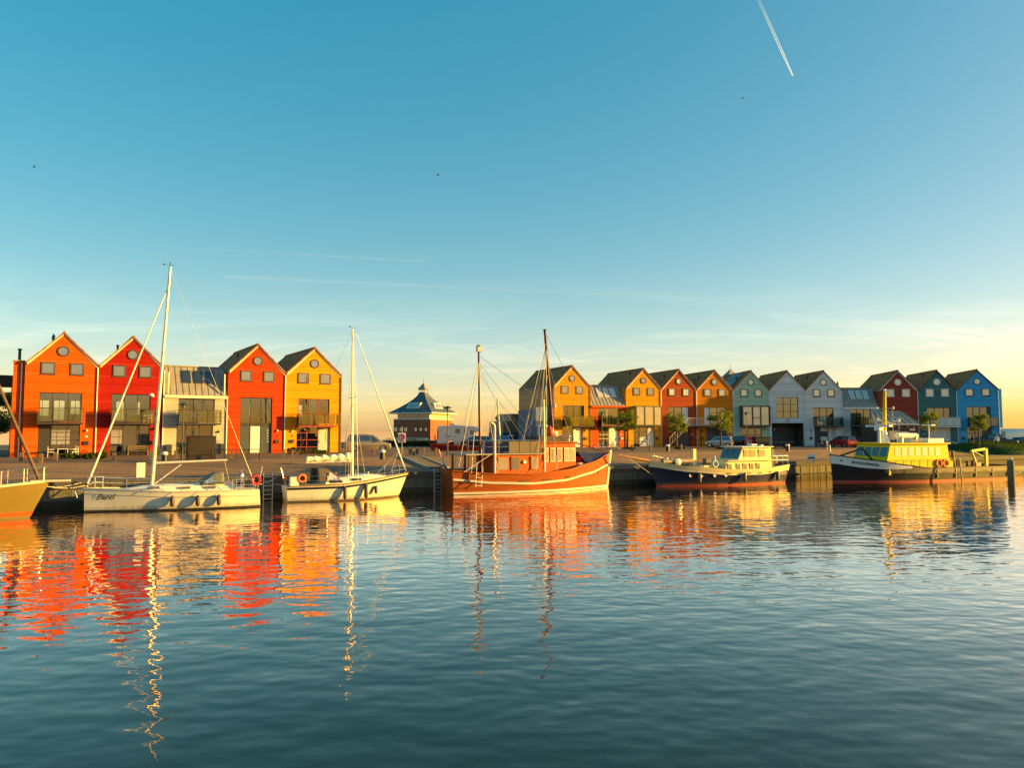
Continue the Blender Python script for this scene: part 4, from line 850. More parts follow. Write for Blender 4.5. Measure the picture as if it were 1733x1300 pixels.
# upper rail with canvas
rl = MB()
for xx in (2.2, 3.4, 4.6, 5.8, 6.8):
    for sd_ in (-1, 1): rl.tube((xx, sd_ * 1.3, 2.82), (xx, sd_ * 1.3, 3.75), .02, n=6)
for sd_ in (-1, 1):
    for zz in (3.3, 3.75): rl.tube((2.2, sd_ * 1.3, zz), (6.8, sd_ * 1.3, zz), .02, n=6)
rl.tube((2.2, -1.3, 3.75), (2.2, 1.3, 3.75), .02, n=6); rl.build('upper_rail', STEEL, F_)
for a, c in ((4.2, 5.0), (5.05, 5.9), (5.95, 6.75)):
    for sd_ in (-1, 1): MB().box(a, c, sd_ * 1.33 - .01, sd_ * 1.33 + .01, 2.86, 3.68).build('rail_canvas', mat('canvas_taupe', (.17, .13, .09), .9, .15), F_)
MB().box(3.3, 3.95, -.9, .9, 2.83, 3.6).build('locker', mat('locker_blue', (.012, .03, .11), .5), F_)
MASTR = mat('mast_red_brown', (.13, .022, .008), .5, .25, 3, spec=.25)
m1 = mast(F_, 2.55, .9, 10.3, -.15, .10, MASTR); MB().box(2.25, 2.6, -.16, .16, 10.2, 10.55).ball((2.42, 0, 10.6), .2, 1, 1, .5).build('radar_reflector', METAL, m1)
m2 = mast(F_, 8.75, 3.6, 12.2, -.75, .135, MASTR); MB().lathe([(.15, 0), (.15, .12)], (8.27, 0, 9.2)).lathe([(.14, 0), (.14, .1)], (8.02, 0, 12.1)).build('mast_band', BLACK, m2)
MB().lathe([(.06, 0), (.06, .25), (.09, .25), (.09, .3)], (8.75, -.25, 6.2)).build('mast_lamp', WHITE, m2)
MB().tube((2.9, -1.62, .9), (2.88, -1.62, 4.7), .10, .09, 10).path([(2.88, -1.62, 4.68), (2.82, -1.62, 4.9), (2.6, -1.62, 5.02)], .1, 10).build('exhaust_stack', CREAM, F_, True)
MB().tube((7.15, -1.35, 1.0), (7.1, -1.3, 6.75), .085, .07, 10).build('derrick_post', CREAM, F_, True)
MB().tube((4.7, .9, 2.83), (4.4, .9, 6.8), .075, .06, 10).build('derrick_post', CREAM, F_, True)
MB().tube((10.1, 0, 3.65), (13.3, -.25, 2.85), .05, .045, 8).build('boom', MASTR, F_, True)
MB().ball((8.0, -.75, 4.35), .33, 1, 1, 1.1).lathe([(.1, -.05), (.05, .1)], (8.0, -.75, 4.7)).build('buoy', mat('buoy_orange_red', (.8, .10, .02), .45), F_, True)
MB().ball((8.5, -.6, 4.2), .25).build('buoy', WHITE, F_, True)
MB().tube((8.15, .6, 3.65), (8.15, .6, 4.75), .12, .10).lathe([(.36, 0), (.38, .04), (.38, .12), (.3, .16)], (8.15, .6, 4.75)).build('radar', WHITE, F_, True)
for q in ((9.3, -.4), (9.55, .2), (9.7, -.7)): MB().tube((q[0], q[1], 3.62), (q[0], q[1], 3.95), .04).ball((q[0], q[1], 4.02), .13, 1, 1, .8).build('deck_lamp', STEEL, F_, True)
# foredeck tent, folded sail, ladder, flag
tn = MB(); A = [(10.9, -1.35, 1.9), (10.9, 0, 2.85), (10.9, 1.35, 1.9)]; Bq = [(13.3, -.55, 2.42), (13.35, 0, 2.75), (13.3, .55, 2.42)]; vs = []
for q in range(7):
    f = q / 6
    for a, c in zip(A, Bq): vs.append((lerp(a[0], c[0], f), lerp(a[1], c[1], f) * 1.05, lerp(a[2], c[2], f) - (.10 * math.sin(f * math.pi) if a[1] == 0 else -.03 * math.sin(q * 2.1))))
tn.add(vs, [(q * 3 + j, q * 3 + 3 + j, q * 3 + 4 + j, q * 3 + 1 + j) for q in range(6) for j in range(2)]); to = tn.build('foredeck_tent', mat('tarp_blue', (.022, .024, .075), .6, .25), F_); to.modifiers.new('thick', 'SOLIDIFY').thickness = .03
MB().box(10.95, 11.6, -.5, .6, 1.6, 2.45).build('tent_end', mat('tent_red', (.22, .02, .03), .8), F_)
MB().ball((10.75, -.75, 1.78), .6, 1.0, .6, .45).build('covered_dinghy', mat('cover_olive', (.30, .26, .17), .8), F_, True); MB().box(10.35, 10.6, -1.2, -.8, 1.6, 2.0).build('sail_bag', SAIL, F_)
la = MB()
for dx in (0, .45): la.tube((1.35 + dx, -1.75, .55), (1.55 + dx, -1.55, 1.9 + (.35 if dx == 0 else 0)), .022, n=6)
la.build('ladder', WHITE, F_); lr = F_.children[-1]
for q in range(4): MB().tube((1.38 + .04 * q, -1.74 + .04 * q, .65 + .27 * q), (1.83 + .04 * q, -1.74 + .04 * q, .65 + .27 * q), .018, n=5).build('rung', WHITE, lr)
MB().tube((-.15, 0, 1.6), (-.75, -.1, 3.2), .02).build('flagstaff', OFFW, F_)
fo = None
for k_, (cn, cc_) in enumerate((('flag_red2', (.45, .02, .03)), ('flag_white', (.7, .68, .62)), ('flag_blue', (.015, .02, .08)))):
    a0, a1 = k_ / 3, (k_ + 1) / 3; P0, P1 = Vector((-.72, -.1, 3.15)), Vector((-.28, -.05, 1.8)); hang = Vector((.16, 0, -.42))
    q = [P0 + Vector((.02, 0, 0)) + (P1 - P0) * .35 * a0 + hang * a0 * 2, P0 + (P1 - P0) * .35 * a1 + hang * a1 * 2, P0 + (P1 - P0) * .35 * a1 + hang * a1 * 2 + Vector((.3, .05, -.42)), P0 + (P1 - P0) * .35 * a0 + hang * a0 * 2 + Vector((.3, .05, -.42))]
    m_ = MB().add([tuple(v) for v in q] + [tuple(v + Vector((0, .015, 0))) for v in q], [(0, 1, 2, 3), (7, 6, 5, 4), (0, 1, 5, 4), (1, 2, 6, 5), (2, 3, 7, 6), (3, 0, 4, 7)])
    if fo is None: fo = m_.build('flag', mat(cn, cc_, .8), F_)
    else: m_.build('flag_stripe', mat(cn, cc_, .8), fo)
for sd_ in (-1, 1):
    for q in (1.1, 1.9, 3.2): wire([(q, sd_ * 1.6, 1.5), (2.45, 0, 9.7)], F_, .015, name='shroud')
    for q in (6.2, 7.0, 8.0): wire([(q, sd_ * 1.75, 1.4), (8.15, 0, 11.0)], F_, .015, name='shroud')
wire([(2.4, 0, 9.9), (7.1, -1.3, 6.6)], F_, .015); wire([(2.4, 0, 9.4), (6.0, -1.3, 4.6)], F_, .012); wire([(8.05, 0, 11.9), (13.9, 0, 2.8)], F_, .014); wire([(8.05, 0, 12.0), (2.42, 0, 10.2)], F_, .009); wire([(4.4, .9, 6.8), (7.0, 0, 3.6)], F_, .012); wire([(4.4, .9, 6.7), (2.5, -.5, 3.0)], F_, .012)
wire([(.6, -1.5, 1.6), (2.8, -1.6, 2.9)], F_, .02, WHITE, 'strut')
for q, zt_ in ((.2, 9.6), (4.6, 9.2), (5.6, 8.6)): wire([(q, -1.5 if q < 1 else -1.3, 2.0 if q < 1 else 3.7), (2.42, 0, zt_)], F_, .012, name='rope')
for q, zt_ in ((5.4, 11.5), (7.4, 10.4), (9.6, 9.6), (6.6, 9.0)): wire([(q, -1.2, 3.6), (8.15 if zt_ > 10 else 8.3, 0, zt_)], F_, .012, name='rope')
wire([(7.1, -1.3, 6.7), (9.2, -1.1, 3.7)], F_, .012, name='rope'); wire([(7.1, -1.3, 6.7), (5.2, -1.3, 3.75)], F_, .012, name='rope')
mooring((13.6, .4, 2.6), (15.2, 3.0, 1.5), .2, F_); mooring((.3, 1.0, 1.6), (-1.6, 3.0, 1.5), .15, F_)

# --- navy motor yacht, bow towards the left
hN = Hull(12.4, 3.9, [(0, 1.55), (.25, 1.28), (.5, 1.30), (.8, 1.62), (1, 2.05)], .42, .22, .72, 2.1, .42, .72, -.6)
ang = R(24.5 + 180); b0 = on_z(1108, 825, 0) + Vector((.35, .95, 0)); N_ = boat_root('motor_yacht', b0 - Vector((math.cos(ang), math.sin(ang), 0)) * 12.4, b0, 'navy hulled motor yacht with cream bulwark and glazed wheelhouse', 'motor yacht')
NS = 1; b = hN.body(.35).build('hull', NAVY, N_, True)
CRM = gel('cream_gelcoat', (.78, .62, .30), .35)
hN.strip(lambda t: -.2, lambda t: .13, .01, m=1).build('boot_stripe', REDB, b)
hN.strip(lambda t: hN.deck(t) - .42, lambda t: hN.deck(t) + .02, .02, m=3, thick=1).build('bulwark', CRM, b)
hN.strip(lambda t: hN.deck(t) - .47, lambda t: hN.deck(t) - .40, .06, m=1, thick=1).build('rubbing_strake', OFFW, b)
for xx in (9.9, 9.0, 7.9, 6.9): t_ = hN.t_of(xx, .8); MB().torus((xx, hN.hb(t_, .85) + .01, .85), .12, .03, 'y', 16, 6).lathe([(.11, 0), (.11, .015)], (xx, hN.hb(t_, .85) + .0, .85), 14, 'y').build('porthole', STEEL, b)
for xx in (.9, .55, .2): t_ = hN.t_of(xx, .8); MB().torus((xx, hN.hb(t_, .85) + .01, .85), .10, .03, 'y', 16, 6).build('porthole', STEEL, b)
for xx in (6.6, 4.6, 3.4, 2.2): t_ = hN.t_of(xx, 1); zz = hN.deck(t_) - .33; MB().box(xx - .2, xx + .2, hN.hb(t_, zz) - .02, hN.hb(t_, zz) + .045, zz - .05, zz + .05).build('scupper', BLACK, b)
for xx in (9.3, 5.2, 1.35): fender(hN, xx, NS, N_, mat('fender_grey', (.10, .08, .06), .5), .25, .8, .15)
c1 = deckhouse(N_, 1.6, 6.6, 1.35, .9, 1.95, CRM, [(5.9, 6.3, P_DARK), (5.0, 5.4, P_DARK), (4.3, 4.7, P_DARK), (3.6, 4.0, P_DARK), (2.9, 3.3, P_DARK)], 'trunk_cabin', (0, 0), CRM, .2, (.3, .82), CRM)
c2 = deckhouse(N_, 1.5, 5.1, 1.2, 1.98, 3.05, CRM, [(2.2, 2.9, P_BOAT), (3.2, 3.8, P_BOAT), (3.95, 4.45, P_BOAT)], 'wheelhouse', (.12, .25), OFFW, .55, (.22, .86), CRM)
for q in range(3):
    y0 = -1.08 + q * .74; fr = MB().add([(5.0, y0, 2.12), (5.0, y0 + .64, 2.12), (4.66, y0 + .64, 2.93), (4.66, y0, 2.93), (5.06, y0, 2.14), (5.06, y0 + .64, 2.14), (4.72, y0 + .64, 2.95), (4.72, y0, 2.95)], [(0, 1, 2, 3), (7, 6, 5, 4), (0, 1, 5, 4), (1, 2, 6, 5), (2, 3, 7, 6), (3, 0, 4, 7)]).build('windscreen_pane', P_DARK, c2)
MB().box(2.0, 2.6, -.5, .1, 3.13, 3.3).box(1.7, 1.9, .2, .5, 3.13, 3.25).build('roof_gear', WHITE, c2)
MB().box(6.8, 8.6, -.75, .75, 1.1, 1.62).build('hatch', CRM, N_); MB().box(8.55, 8.85, -.14, .14, 1.3, 2.95).build('samson_post', CRM, N_)
MB().box(7.4, 7.9, .1, .6, 1.6, 2.15).build('vent_box', WOODF, N_); MB().tube((6.95, .5, 1.3), (6.95, .5, 2.25), .06).ball((6.95, .5, 2.3), .09).build('vent', WHITE, N_, True)
MB().torus((7.5, 1.25, 1.75), .26, .05, 'y').build('lifebuoy', OFFW, N_, True)
MB().tube((13.1, 0, 2.05), (16.0, 0, 2.55), .14, .05, 10).build('bowsprit', mat('spar_varnish', (.42, .18, .05), .4), N_, True)
dk = MB(); random.seed(5)
wi = MB().lathe([(.1, -.5), (.3, -.45), (.2, -.35), (.2, .35), (.3, .45), (.1, .5)], (10.6, 0, 1.9), 12, 'y').box(10.3, 10.9, -.35, .35, 1.2, 1.75).build('windlass', METAL, N_, True)
MB().tube((9.0, .3, 2.0), (11.9, .2, 1.95), .16, .12, 8).build('furled_sail', mat('sail_tan', (.5, .36, .2), .9, .2), N_, True); MB().tube((9.6, -.5, 1.8), (11.4, -.6, 2.0), .2, .2, 8).build('rolled_tarpaulin', mat('tarp_grey', (.14, .14, .15), .8, .25), N_, True)
rl = MB(); pts = [(.2 + .3 * q, 1.6 + .02 * q) for q in range(5)]
for zz in (1.95, 2.3): rl.path([hN.p(0.12, 0, -1)[:2] + (zz,), (-.35, -1.2, zz), (-.35, 1.2, zz), hN.p(.12, 0, 1)[:2] + (zz,)], .02)
for q in (-1.2, -.6, 0, .6, 1.2): rl.tube((-.33, q, 1.4), (-.35, q, 2.3), .018)
rl.build('stern_rail', STEEL, N_); MB().ball((.7, .6, 1.95), .42, 1, .8, 1).build('covered_gear', mat('cover_tan', (.34, .27, .2), .9), N_, True)
MB().box(1.1, 1.35, .8, 1.1, 1.2, 2.9).build('ladder_rack', BLACK, N_)
rails(hN, N_, [.55, .65, .75, .85, .95], .55, (1, -1), .05, (.5,))
wire([hN.p(1, .9, 0), (15.3, 0, 2.45)], N_, .02, ROPE, 'bobstay'); mooring((12.6, .5, 1.9), (15.6, -2.5, 1.5), .2, N_); mooring((.1, -1.2, 1.5), (-2.0, -3.0, 1.5), .2, N_)

# --- working ship with yellow wheelhouse, bow towards the left
hM = Hull(20.6, 5.0, [(0, 1.18), (.6, 1.18), (.7, 1.45), (.85, 1.9), (1, 2.35)], .10, .25, .92, 3.2, .45, .92, -.8)
HULLB = mat('ship_black', (.014, .014, .016), .5, .35, 1.2, .004, spec=.2); RUST = mat('ship_brown', (.13, .10, .06), .55, .35, 1.5, .004); YEL = mat('ship_yellow', (.80, .55, .0), .6, .08, 1.0, spec=.2); LIME = mat('crane_lime', (.50, .48, .02), .45, .1)
ang = R(20.6 + 180); b0 = on_z(1409, 816.5, 0) + Vector((.1, .2, 0)); M_ = boat_root('work_ship', b0 - Vector((math.cos(ang), math.sin(ang), 0)) * 20.6, b0, 'long black workboat with yellow wheelhouse and yellow mast, named Markermeer', 'workboat')
MS = 1; b = hM.body(.6).build('hull', HULLB, M_, True)
hM.strip(lambda t: -.3, lambda t: .15, .01, m=2).build('boot_stripe', REDB, b)
hM.strip(lambda t: .62, lambda t: hM.deck(t) - .0, .012, m=3, t1=.80).build('bulwark_plating', RUST, b)
bb_ = MB(); hM.strip(lambda t: lerp(1.18, hM.deck(t) - .72, min(1, (t - .68) / .3)) if t < .985 else hM.deck(t) - .75, lambda t: hM.deck(t) + .02, .02, m=3, t0=.68).build('bow_band', WHITE, b)
hM.strip(lambda t: .62, lambda t: .76, .06, m=1, thick=1).build('rubbing_strake', HULLB, b); hM.strip(lambda t: hM.deck(t) - .04, lambda t: hM.deck(t) + .05, .04, m=1, thick=1).build('cap_rail', HULLB, b)
hull_text(hM, '★MARKERMEER' if False else 'MARKERMEER', .30, 18.2, 1.50, MS, BLACK, b, 0, -1, 1.2, bold=.025, rise=.13)
st_ = MB(); vs = []
for q in range(10): a = math.pi / 2 + q * math.pi / 5; r_ = .13 if q % 2 == 0 else .055; vs.append(hM.side_at(20.05 - r_ * math.cos(a), 1.86 + r_ * math.sin(a), MS, .035))
st_.add(vs, [tuple(range(10))]).build('star_mark', BLACK, b)
for xx in (11.2, 9.0, 6.5, 4.3, 2.2):
    t_ = hM.t_of(xx, .9); MB().box(xx - .05, xx + .05, hM.hb(t_, .9) - .02, hM.hb(t_, .9) + .05, .3, 1.15).build('frame_rib', RUST, b)
for xx in (10.2, 8.4, 5.4): t_ = hM.t_of(xx, .9); MB().box(xx - .35, xx + .35, hM.hb(t_, .85) - .02, hM.hb(t_, .85) + .022, .8, .9).build('freeing_port', WOOD, b)
w0 = MB().box(8.6, 16.2, -1.9, 1.9, .6, 1.75).build('lower_cabin', YEL, M_)
def slant(x0, x1, y0, y1, z0, z1, f, a): return MB().add([(x0, y0, z0), (x1, y0, z0), (x1, y1, z0), (x0, y1, z0), (x0 + a, y0 * .95, z1), (x1 - f, y0 * .95, z1), (x1 - f, y1 * .95, z1), (x0 + a, y1 * .95, z1)], [(0, 3, 2, 1), (4, 5, 6, 7), (0, 1, 5, 4), (1, 2, 6, 5), (2, 3, 7, 6), (3, 0, 4, 7)])
WHX0, WHX1 = 9.0, 16.4
wh = slant(WHX0, WHX1, -1.9, 1.9, 1.752, 3.25, .55, .1).build('wheelhouse', YEL, M_)
for q in range(7):
    a = 9.95 + q * .78 + (.06 if q else 0); a = 10.05 + q * .80
    for sd_ in (-1, 1):
        yb, yt = sd_ * 1.9 * .983 + sd_ * .02, sd_ * 1.9 * .958 + sd_ * .02
        q_ = [(a, yb, 2.22), (a + .6, yb, 2.22), (a + .55, yt, 2.98), (a + .05, yt, 2.98)]
        MB().add(q_ + [(x, y - sd_ * .06, z) for x, y, z in q_], [(0, 1, 2, 3), (7, 6, 5, 4), (0, 1, 5, 4), (1, 2, 6, 5), (2, 3, 7, 6), (3, 0, 4, 7)]).build('window', P_MID, wh)
for q in range(4):
    y0 = -1.7 + q * .87; xb, xt = WHX1 - .55 * .30 + .03, WHX1 - .55 * .84 + .03
    q_ = [(xb, y0, 2.2), (xb, y0 + .75, 2.2), (xt, y0 + .72, 3.0), (xt, y0 + .03, 3.0)]
    MB().add(q_ + [(x - .06, y, z) for x, y, z in q_], [(0, 1, 2, 3), (7, 6, 5, 4), (0, 1, 5, 4), (1, 2, 6, 5), (2, 3, 7, 6), (3, 0, 4, 7)]).build('windscreen_pane', P_DARK, wh)
MB().box(WHX0 - .1, WHX1 - .35, -2.0, 2.0, 3.252, 3.36).build('roof', YEL, wh)
MB().box(9.1, 11.0, -1.5, 1.5, 3.362, 3.75).build('roof_locker', WHITE, M_)
my = MB().tube((14.6, 0, 3.36), (14.35, 0, 8.0), .2, .12, 12).build('mast', YEL, M_, True)
MB().lathe([(.55, 0), (.35, .5), (.22, 1.1)], (14.6, 0, 3.36), 8).build('mast_base', WHITE, my, True)
MB().tube((14.45, -1.6, 5.3), (14.45, 1.6, 5.3), .05).tube((14.4, -1.0, 6.4), (14.4, 1.0, 6.4), .04).tube((13.2, 0, 5.0), (15.4, 0, 5.4), .04).build('yardarm', STEEL, my)
MB().ball((14.35, 0, 8.1), .13).ball((14.4, -.9, 6.5), .1).ball((14.4, .9, 6.5), .1).ball((14.45, 1.5, 5.4), .12).ball((15.3, 0, 5.5), .1).build('navigation_light', WHITE, my, True)
MB().tube((13.7, .6, 4.0), (11.4, .6, 3.95), .27, .27, 14).build('liferaft_canister', WHITE, M_, True); MB().box(11.6, 11.75, .3, .9, 3.36, 4.0).box(13.3, 13.45, .3, .9, 3.36, 4.0).build('raft_cradle', STEEL, M_)
MB().tube((15.6, .4, 3.36), (15.6, .4, 4.75), .13, .1).box(15.4, 15.8, -.9, 1.7, 4.78, 4.95).box(15.35, 15.85, .1, .7, 4.45, 4.78).build('radar', WHITE, M_)
MB().tube((10.2, .9, 3.36), (10.2, .9, 4.9), .05).box(9.95, 10.45, .4, 1.4, 4.9, 5.0).build('antenna_rack', WHITE, M_)
for q in ((12.6, -.8, 6.4), (9.4, .2, 5.4), (13.0, .2, 5.6)): MB().tube((q[0], q[1], 3.36), (q[0], q[1], q[2]), .015, n=5).build('whip_antenna', WHITE, M_)
rl = MB()
for q in range(9): rl.tube((8.9 + q * .95, 2.2, .8), (8.9 + q * .95, 2.2, 1.95), .018, n=5)
rl.path([(8.9, 2.2, 1.95), (16.5, 2.2, 1.95)], .02); rl.build('side_rail', YEL, M_)
for xx in (9.6, 10.4): MB().torus((xx, 1.98, 1.55), .3, .08, 'y').build('lifebuoy', mat('buoy_orange', (.75, .17, .03), .5), M_, True)
cr = MB().box(2.7, 2.95, .6, .85, .6, 2.75).add([(2.7, .62, 2.6), (2.95, .83, 2.6), (2.95, .83, 2.85), (2.7, .62, 2.85), (4.75, .65, 2.45), (4.75, .82, 2.45), (4.75, .82, 2.65), (4.75, .65, 2.65)], [(0, 1, 2, 3), (4, 7, 6, 5), (0, 4, 5, 1), (1, 5, 6, 2), (2, 6, 7, 3), (3, 7, 4, 0)]).tube((4.7, .72, 2.55), (4.1, .72, 1.2), .11).tube((4.4, .72, 2.5), (2.9, .72, 1.9), .06)
cr.box(2.3, 3.3, .3, 1.2, .6, .95); cr.build('crane', LIME, M_)
MB().tube((16.6, .6, 1.8), (19.6, 0, 3.2) if False else (17.8, .6, 2.9), .08).tube((17.8, .6, 2.9), (19.9, .3, 2.3), .08).build('anchor_davit', BLACK, M_)
random.seed(11)
for q in range(7): xx = random.uniform(5.8, 8.2); yy = random.uniform(-1, 1.8); MB().tube((xx, yy, .6), (xx, yy, random.uniform(1.4, 1.75)), .09).ball((xx, yy, 1.6), .14, 1, 1, .6).build('bollard', BLACK, M_, True)
MB().tube((7.3, 1.0, .6), (7.5, 1.0, 2.6), .16, .12).build('capstan_post', BLACK, M_); MB().box(4.9, 5.5, 1.2, 1.8, .7, 1.5).build('winch', mat('winch_orange', (.7, .2, .05), .5), M_)
MB().tube((20.75, 0, 2.2), (20.85, 0, 3.2), .06).build('jackstaff', WHITE, M_)
mooring((20.3, -.6, 2.3), (23.0, -3.0, 1.5), .3, M_); mooring((.3, -1.8, 1.2), (-2.2, -4.0, 1.5), .2, M_)
# ------------------------------------------------------------------ other buildings
BRICK = paving('wall_brick', (0.58, 0.17, 0.075), (0.48, 0.13, 0.06), (0.30, 0.2, 0.14), 4.0)
def zinc_face(mb, *p): mb.poly(*p)
def flared_roof(w0, w1, z0, z1, n=7, pw=1.7):
    m = MB(); vs = []
    for i in range(n + 1):
        q = i / n; z = lerp(z0, z1, q); h = lerp(w1, w0, (1 - q) ** pw)
        vs += [(-h, -h, z), (h, -h, z), (h, h, z), (-h, h, z)]
    m.add(vs, [(i * 4 + j, i * 4 + (j + 1) % 4, i * 4 + 4 + (j + 1) % 4, i * 4 + 4 + j) for i in range(n) for j in range(4)] + [(3, 2, 1, 0), (n * 4, n * 4 + 1, n * 4 + 2, n * 4 + 3)]); return m
pc = at_depth(729, 740, 128); pa = R(-25)
G_ = empty('harbour_office', (0, 0, ZS), pa, 'brick harbour office with flared grey hipped roof and lantern, beyond the gold van', 'building')
G_.scale = (.95, .95, .97); off = Matrix.Rotation(pa, 3, 'Z') @ Vector((4.0, -4.0, 0)); G_.location = (pc.x - off.x, pc.y - off.y, ZS)
MB().box(-4, 4, -4, 4, -.3, 4.25).build('wall', BRICK, G_); MB().box(-4.08, 4.08, -4.08, 4.08, 4.252, 4.4).build('coping', CREAM, G_)
gs = MB().box(-3.5, 3.5, -3.5, 3.5, 4.402, 5.5).build('upper_storey', CREAM, G_)
for a, c in ((-3.3, -1.9), (-1.6, 1.2), (1.5, 3.3)): MB().box(a, c, -3.54, -3.503, 4.55, 5.4).build('window', P_DARK, gs); MB().box(3.503, 3.54, a, c, 4.55, 5.4).build('window', P_CREAM, gs)
rf = flared_roof(4.7, .62, 5.55, 9.3, 8, 1.45).build('roof', mat('slate_zinc', (.075, .095, .115), .6, .2, 1.5), G_)
MB().box(-4.7, 4.7, -4.7, 4.7, 5.32, 5.548).build('eaves_board', CREAM, G_)
for rz in (0, 1, 2, 3):
    d_ = MB().add([(-1.55, -3.6, 6.3), (1.25, -3.6, 6.3), (1.25, -1.6, 6.3), (-1.55, -1.6, 6.3), (-1.3, -3.0, 7.35), (1.25, -3.0, 7.35), (1.25, -1.0, 7.35), (-1.3, -1.0, 7.35)], [(0, 3, 2, 1), (4, 5, 6, 7), (0, 1, 5, 4), (1, 2, 6, 5), (2, 3, 7, 6), (3, 0, 4, 7)]).build('dormer', CREAM, rf); d_.rotation_euler = (0, 0, rz * math.pi / 2)
    for q in range(3):
        a = -1.15 + q * .75; p_ = MB().add([(a, -3.56, 6.45), (a + .65, -3.56, 6.45), (a + .65, -3.12, 7.22), (a, -3.12, 7.22), (a, -3.5, 6.45), (a + .65, -3.5, 6.45), (a + .65, -3.06, 7.22), (a, -3.06, 7.22)], [(0, 1, 2, 3), (7, 6, 5, 4), (0, 1, 5, 4), (1, 2, 6, 5), (2, 3, 7, 6), (3, 0, 4, 7)]).build('pane', P_MID, d_)
ln = MB()
for sx_ in (-.6, .5):
    for sy_ in (-.6, .5): ln.box(sx_, sx_ + .1, sy_, sy_ + .1, 9.3, 9.9)
ln.box(-.62, .62, -.62, .62, 9.1, 9.42).box(-.66, .66, -.66, .66, 9.85, 9.95).box(-.06, .06, -.6, -.5, 9.42, 9.85).build('lantern', ZINC, G_)
MB().add([(-.85, -.85, 9.95), (.85, -.85, 9.95), (.85, .85, 9.95), (-.85, .85, 9.95), (0, 0, 11.2)], [(0, 3, 2, 1), (0, 1, 4), (1, 2, 4), (2, 3, 4), (3, 0, 4)]).build('lantern_roof', ZINC, G_); MB().tube((0, 0, 11.1), (0, 0, 12.1), .03).build('finial', BLACK, G_)
for i, a in enumerate((-3.5, -2.4, -1.3, .9, 2.0, 3.1)):
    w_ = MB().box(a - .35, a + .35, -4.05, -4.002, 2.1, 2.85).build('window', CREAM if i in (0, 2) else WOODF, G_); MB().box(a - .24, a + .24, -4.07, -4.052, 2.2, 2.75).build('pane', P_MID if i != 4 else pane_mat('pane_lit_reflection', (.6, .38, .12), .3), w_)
for a in (-3.2, -.6, 2.2): MB().box(3.99 + .012, 4.05, a, a + .35, 2.0, 2.5).build('window', WOODF, G_)
MB().box(-3.6, 3.6, -4.05, -4.002, -.2, .95).build('garage_front', CREAM, G_)
for a, c, m_ in ((-3.4, -1.0, WHITE), (-.6, 1.2, P_DARK), (1.7, 3.4, WHITE)): MB().box(a, c, -4.08, -4.052, -.15, .8).build('garage_door', m_, G_)
for a in (-1.7, 1.6): MB().tube((a, -4.06, 0), (a, -4.06, 3.6), .05).build('downpipe', ZINC, G_)

tp = at_depth(1236, 625, 140); T_ = empty('church_tower', (tp.x, tp.y, ZS), R(20), 'grey pyramid spire with thin finial peeping over the green house', 'tower')
MB().box(-1.7, 1.7, -1.7, 1.7, -.3, tp.z - ZS - 2.4).build('wall', BRICK, T_); flared_roof(2.1, .08, tp.z - ZS - 2.4, tp.z - ZS, 5, 1.1).build('roof', ZINC, T_); MB().tube((0, 0, tp.z - ZS - .1), (0, 0, tp.z - ZS + 1.0), .05).build('finial', BLACK, T_)

sp_ = on_z(850, 752, ZS); sp_ = at_depth(851, 745, 108); e = empty('storage_shed', (sp_.x, sp_.y, ZS), R(22), 'low dark shed with corrugated upper wall and blue base beside the yellow end house', 'shed')
MB().box(0, 2.6, 0, 6, -.3, 1.9).build('base_wall', mat('shed_blue', (.02, .06, .15), .55), e)
cg = MB().box(.1, 1.3, .1, 5.9, 1.902, 3.6).box(1.302, 2.5, .1, 5.9, 1.902, 4.7).build('upper_wall', mat('corrugated', (.15, .17, .14), .5, .2), e)
for i in range(12): MB().box(.15 + i * .2, .19 + i * .2, .05, .098, 1.95, 3.5 if i < 6 else 4.6).build('rib', METAL, e)
MB().box(.8, 1.8, -.03, -.004, 1.4, 1.6).build('shed_sign', WHITE, e)

# kiosk before the maroon house
kp = on_z(1484, 757.5, ZS); K_ = empty('kiosk', (kp.x, kp.y, ZS), R(2), 'small dark kiosk with sloping zinc roof and terrace lights, in front of maroon house', 'kiosk')
MB().box(0, 5.4, 0, 4, -.2, 3.1).build('wall', mat('kiosk_brown', (.085, .06, .045), .7, .2), K_)
zr = MB().add([(-.4, -.5, 3.15), (5.6, -.5, 3.15), (4.6, 2.4, 4.9), (.6, 2.4, 4.9), (-.4, -.5, 3.0), (5.6, -.5, 3.0), (4.6, 2.4, 4.75), (.6, 2.4, 4.75)], [(0, 1, 2, 3), (7, 6, 5, 4), (0, 1, 5, 4), (1, 2, 6, 5), (2, 3, 7, 6), (3, 0, 4, 7)]).build('roof', ZINC, K_)
MB().box(-.4, 5.6, -.56, -.5, 2.95, 3.14).build('gutter', OFFW, K_)
for i in range(8):
    a, c = lerp(-.4, 5.6, i / 7), lerp(.6, 4.6, i / 7); MB().tube((a, -.5, 3.19), (c, 2.4, 4.94), .035, n=5).build('seam', ZINC, zr)
for a, c, z0, z1 in ((1.6, 2.9, 1.0, 2.2), (3.2, 4.3, .9, 2.1)):
    w_ = MB().box(a, c, -.06, -.003, z0, z1).build('window', OFFW, K_); MB().box(a + .1, c - .1, -.08, -.062, z0 + .1, z1 - .1).build('pane', P_CREAM, w_)
MB().box(4.5, 5.2, -.05, -.003, 2.2, 2.5).build('name_board', OFFW, K_); MB().box(.4, .9, -.05, -.003, .3, 2.1).build('menu_board', WHITE, K_)
for q in range(6): MB().ball((.6 + q * .85, -.42, 2.75 - .08 * (q % 2)), .06).build('terrace_light', OFFW, K_)

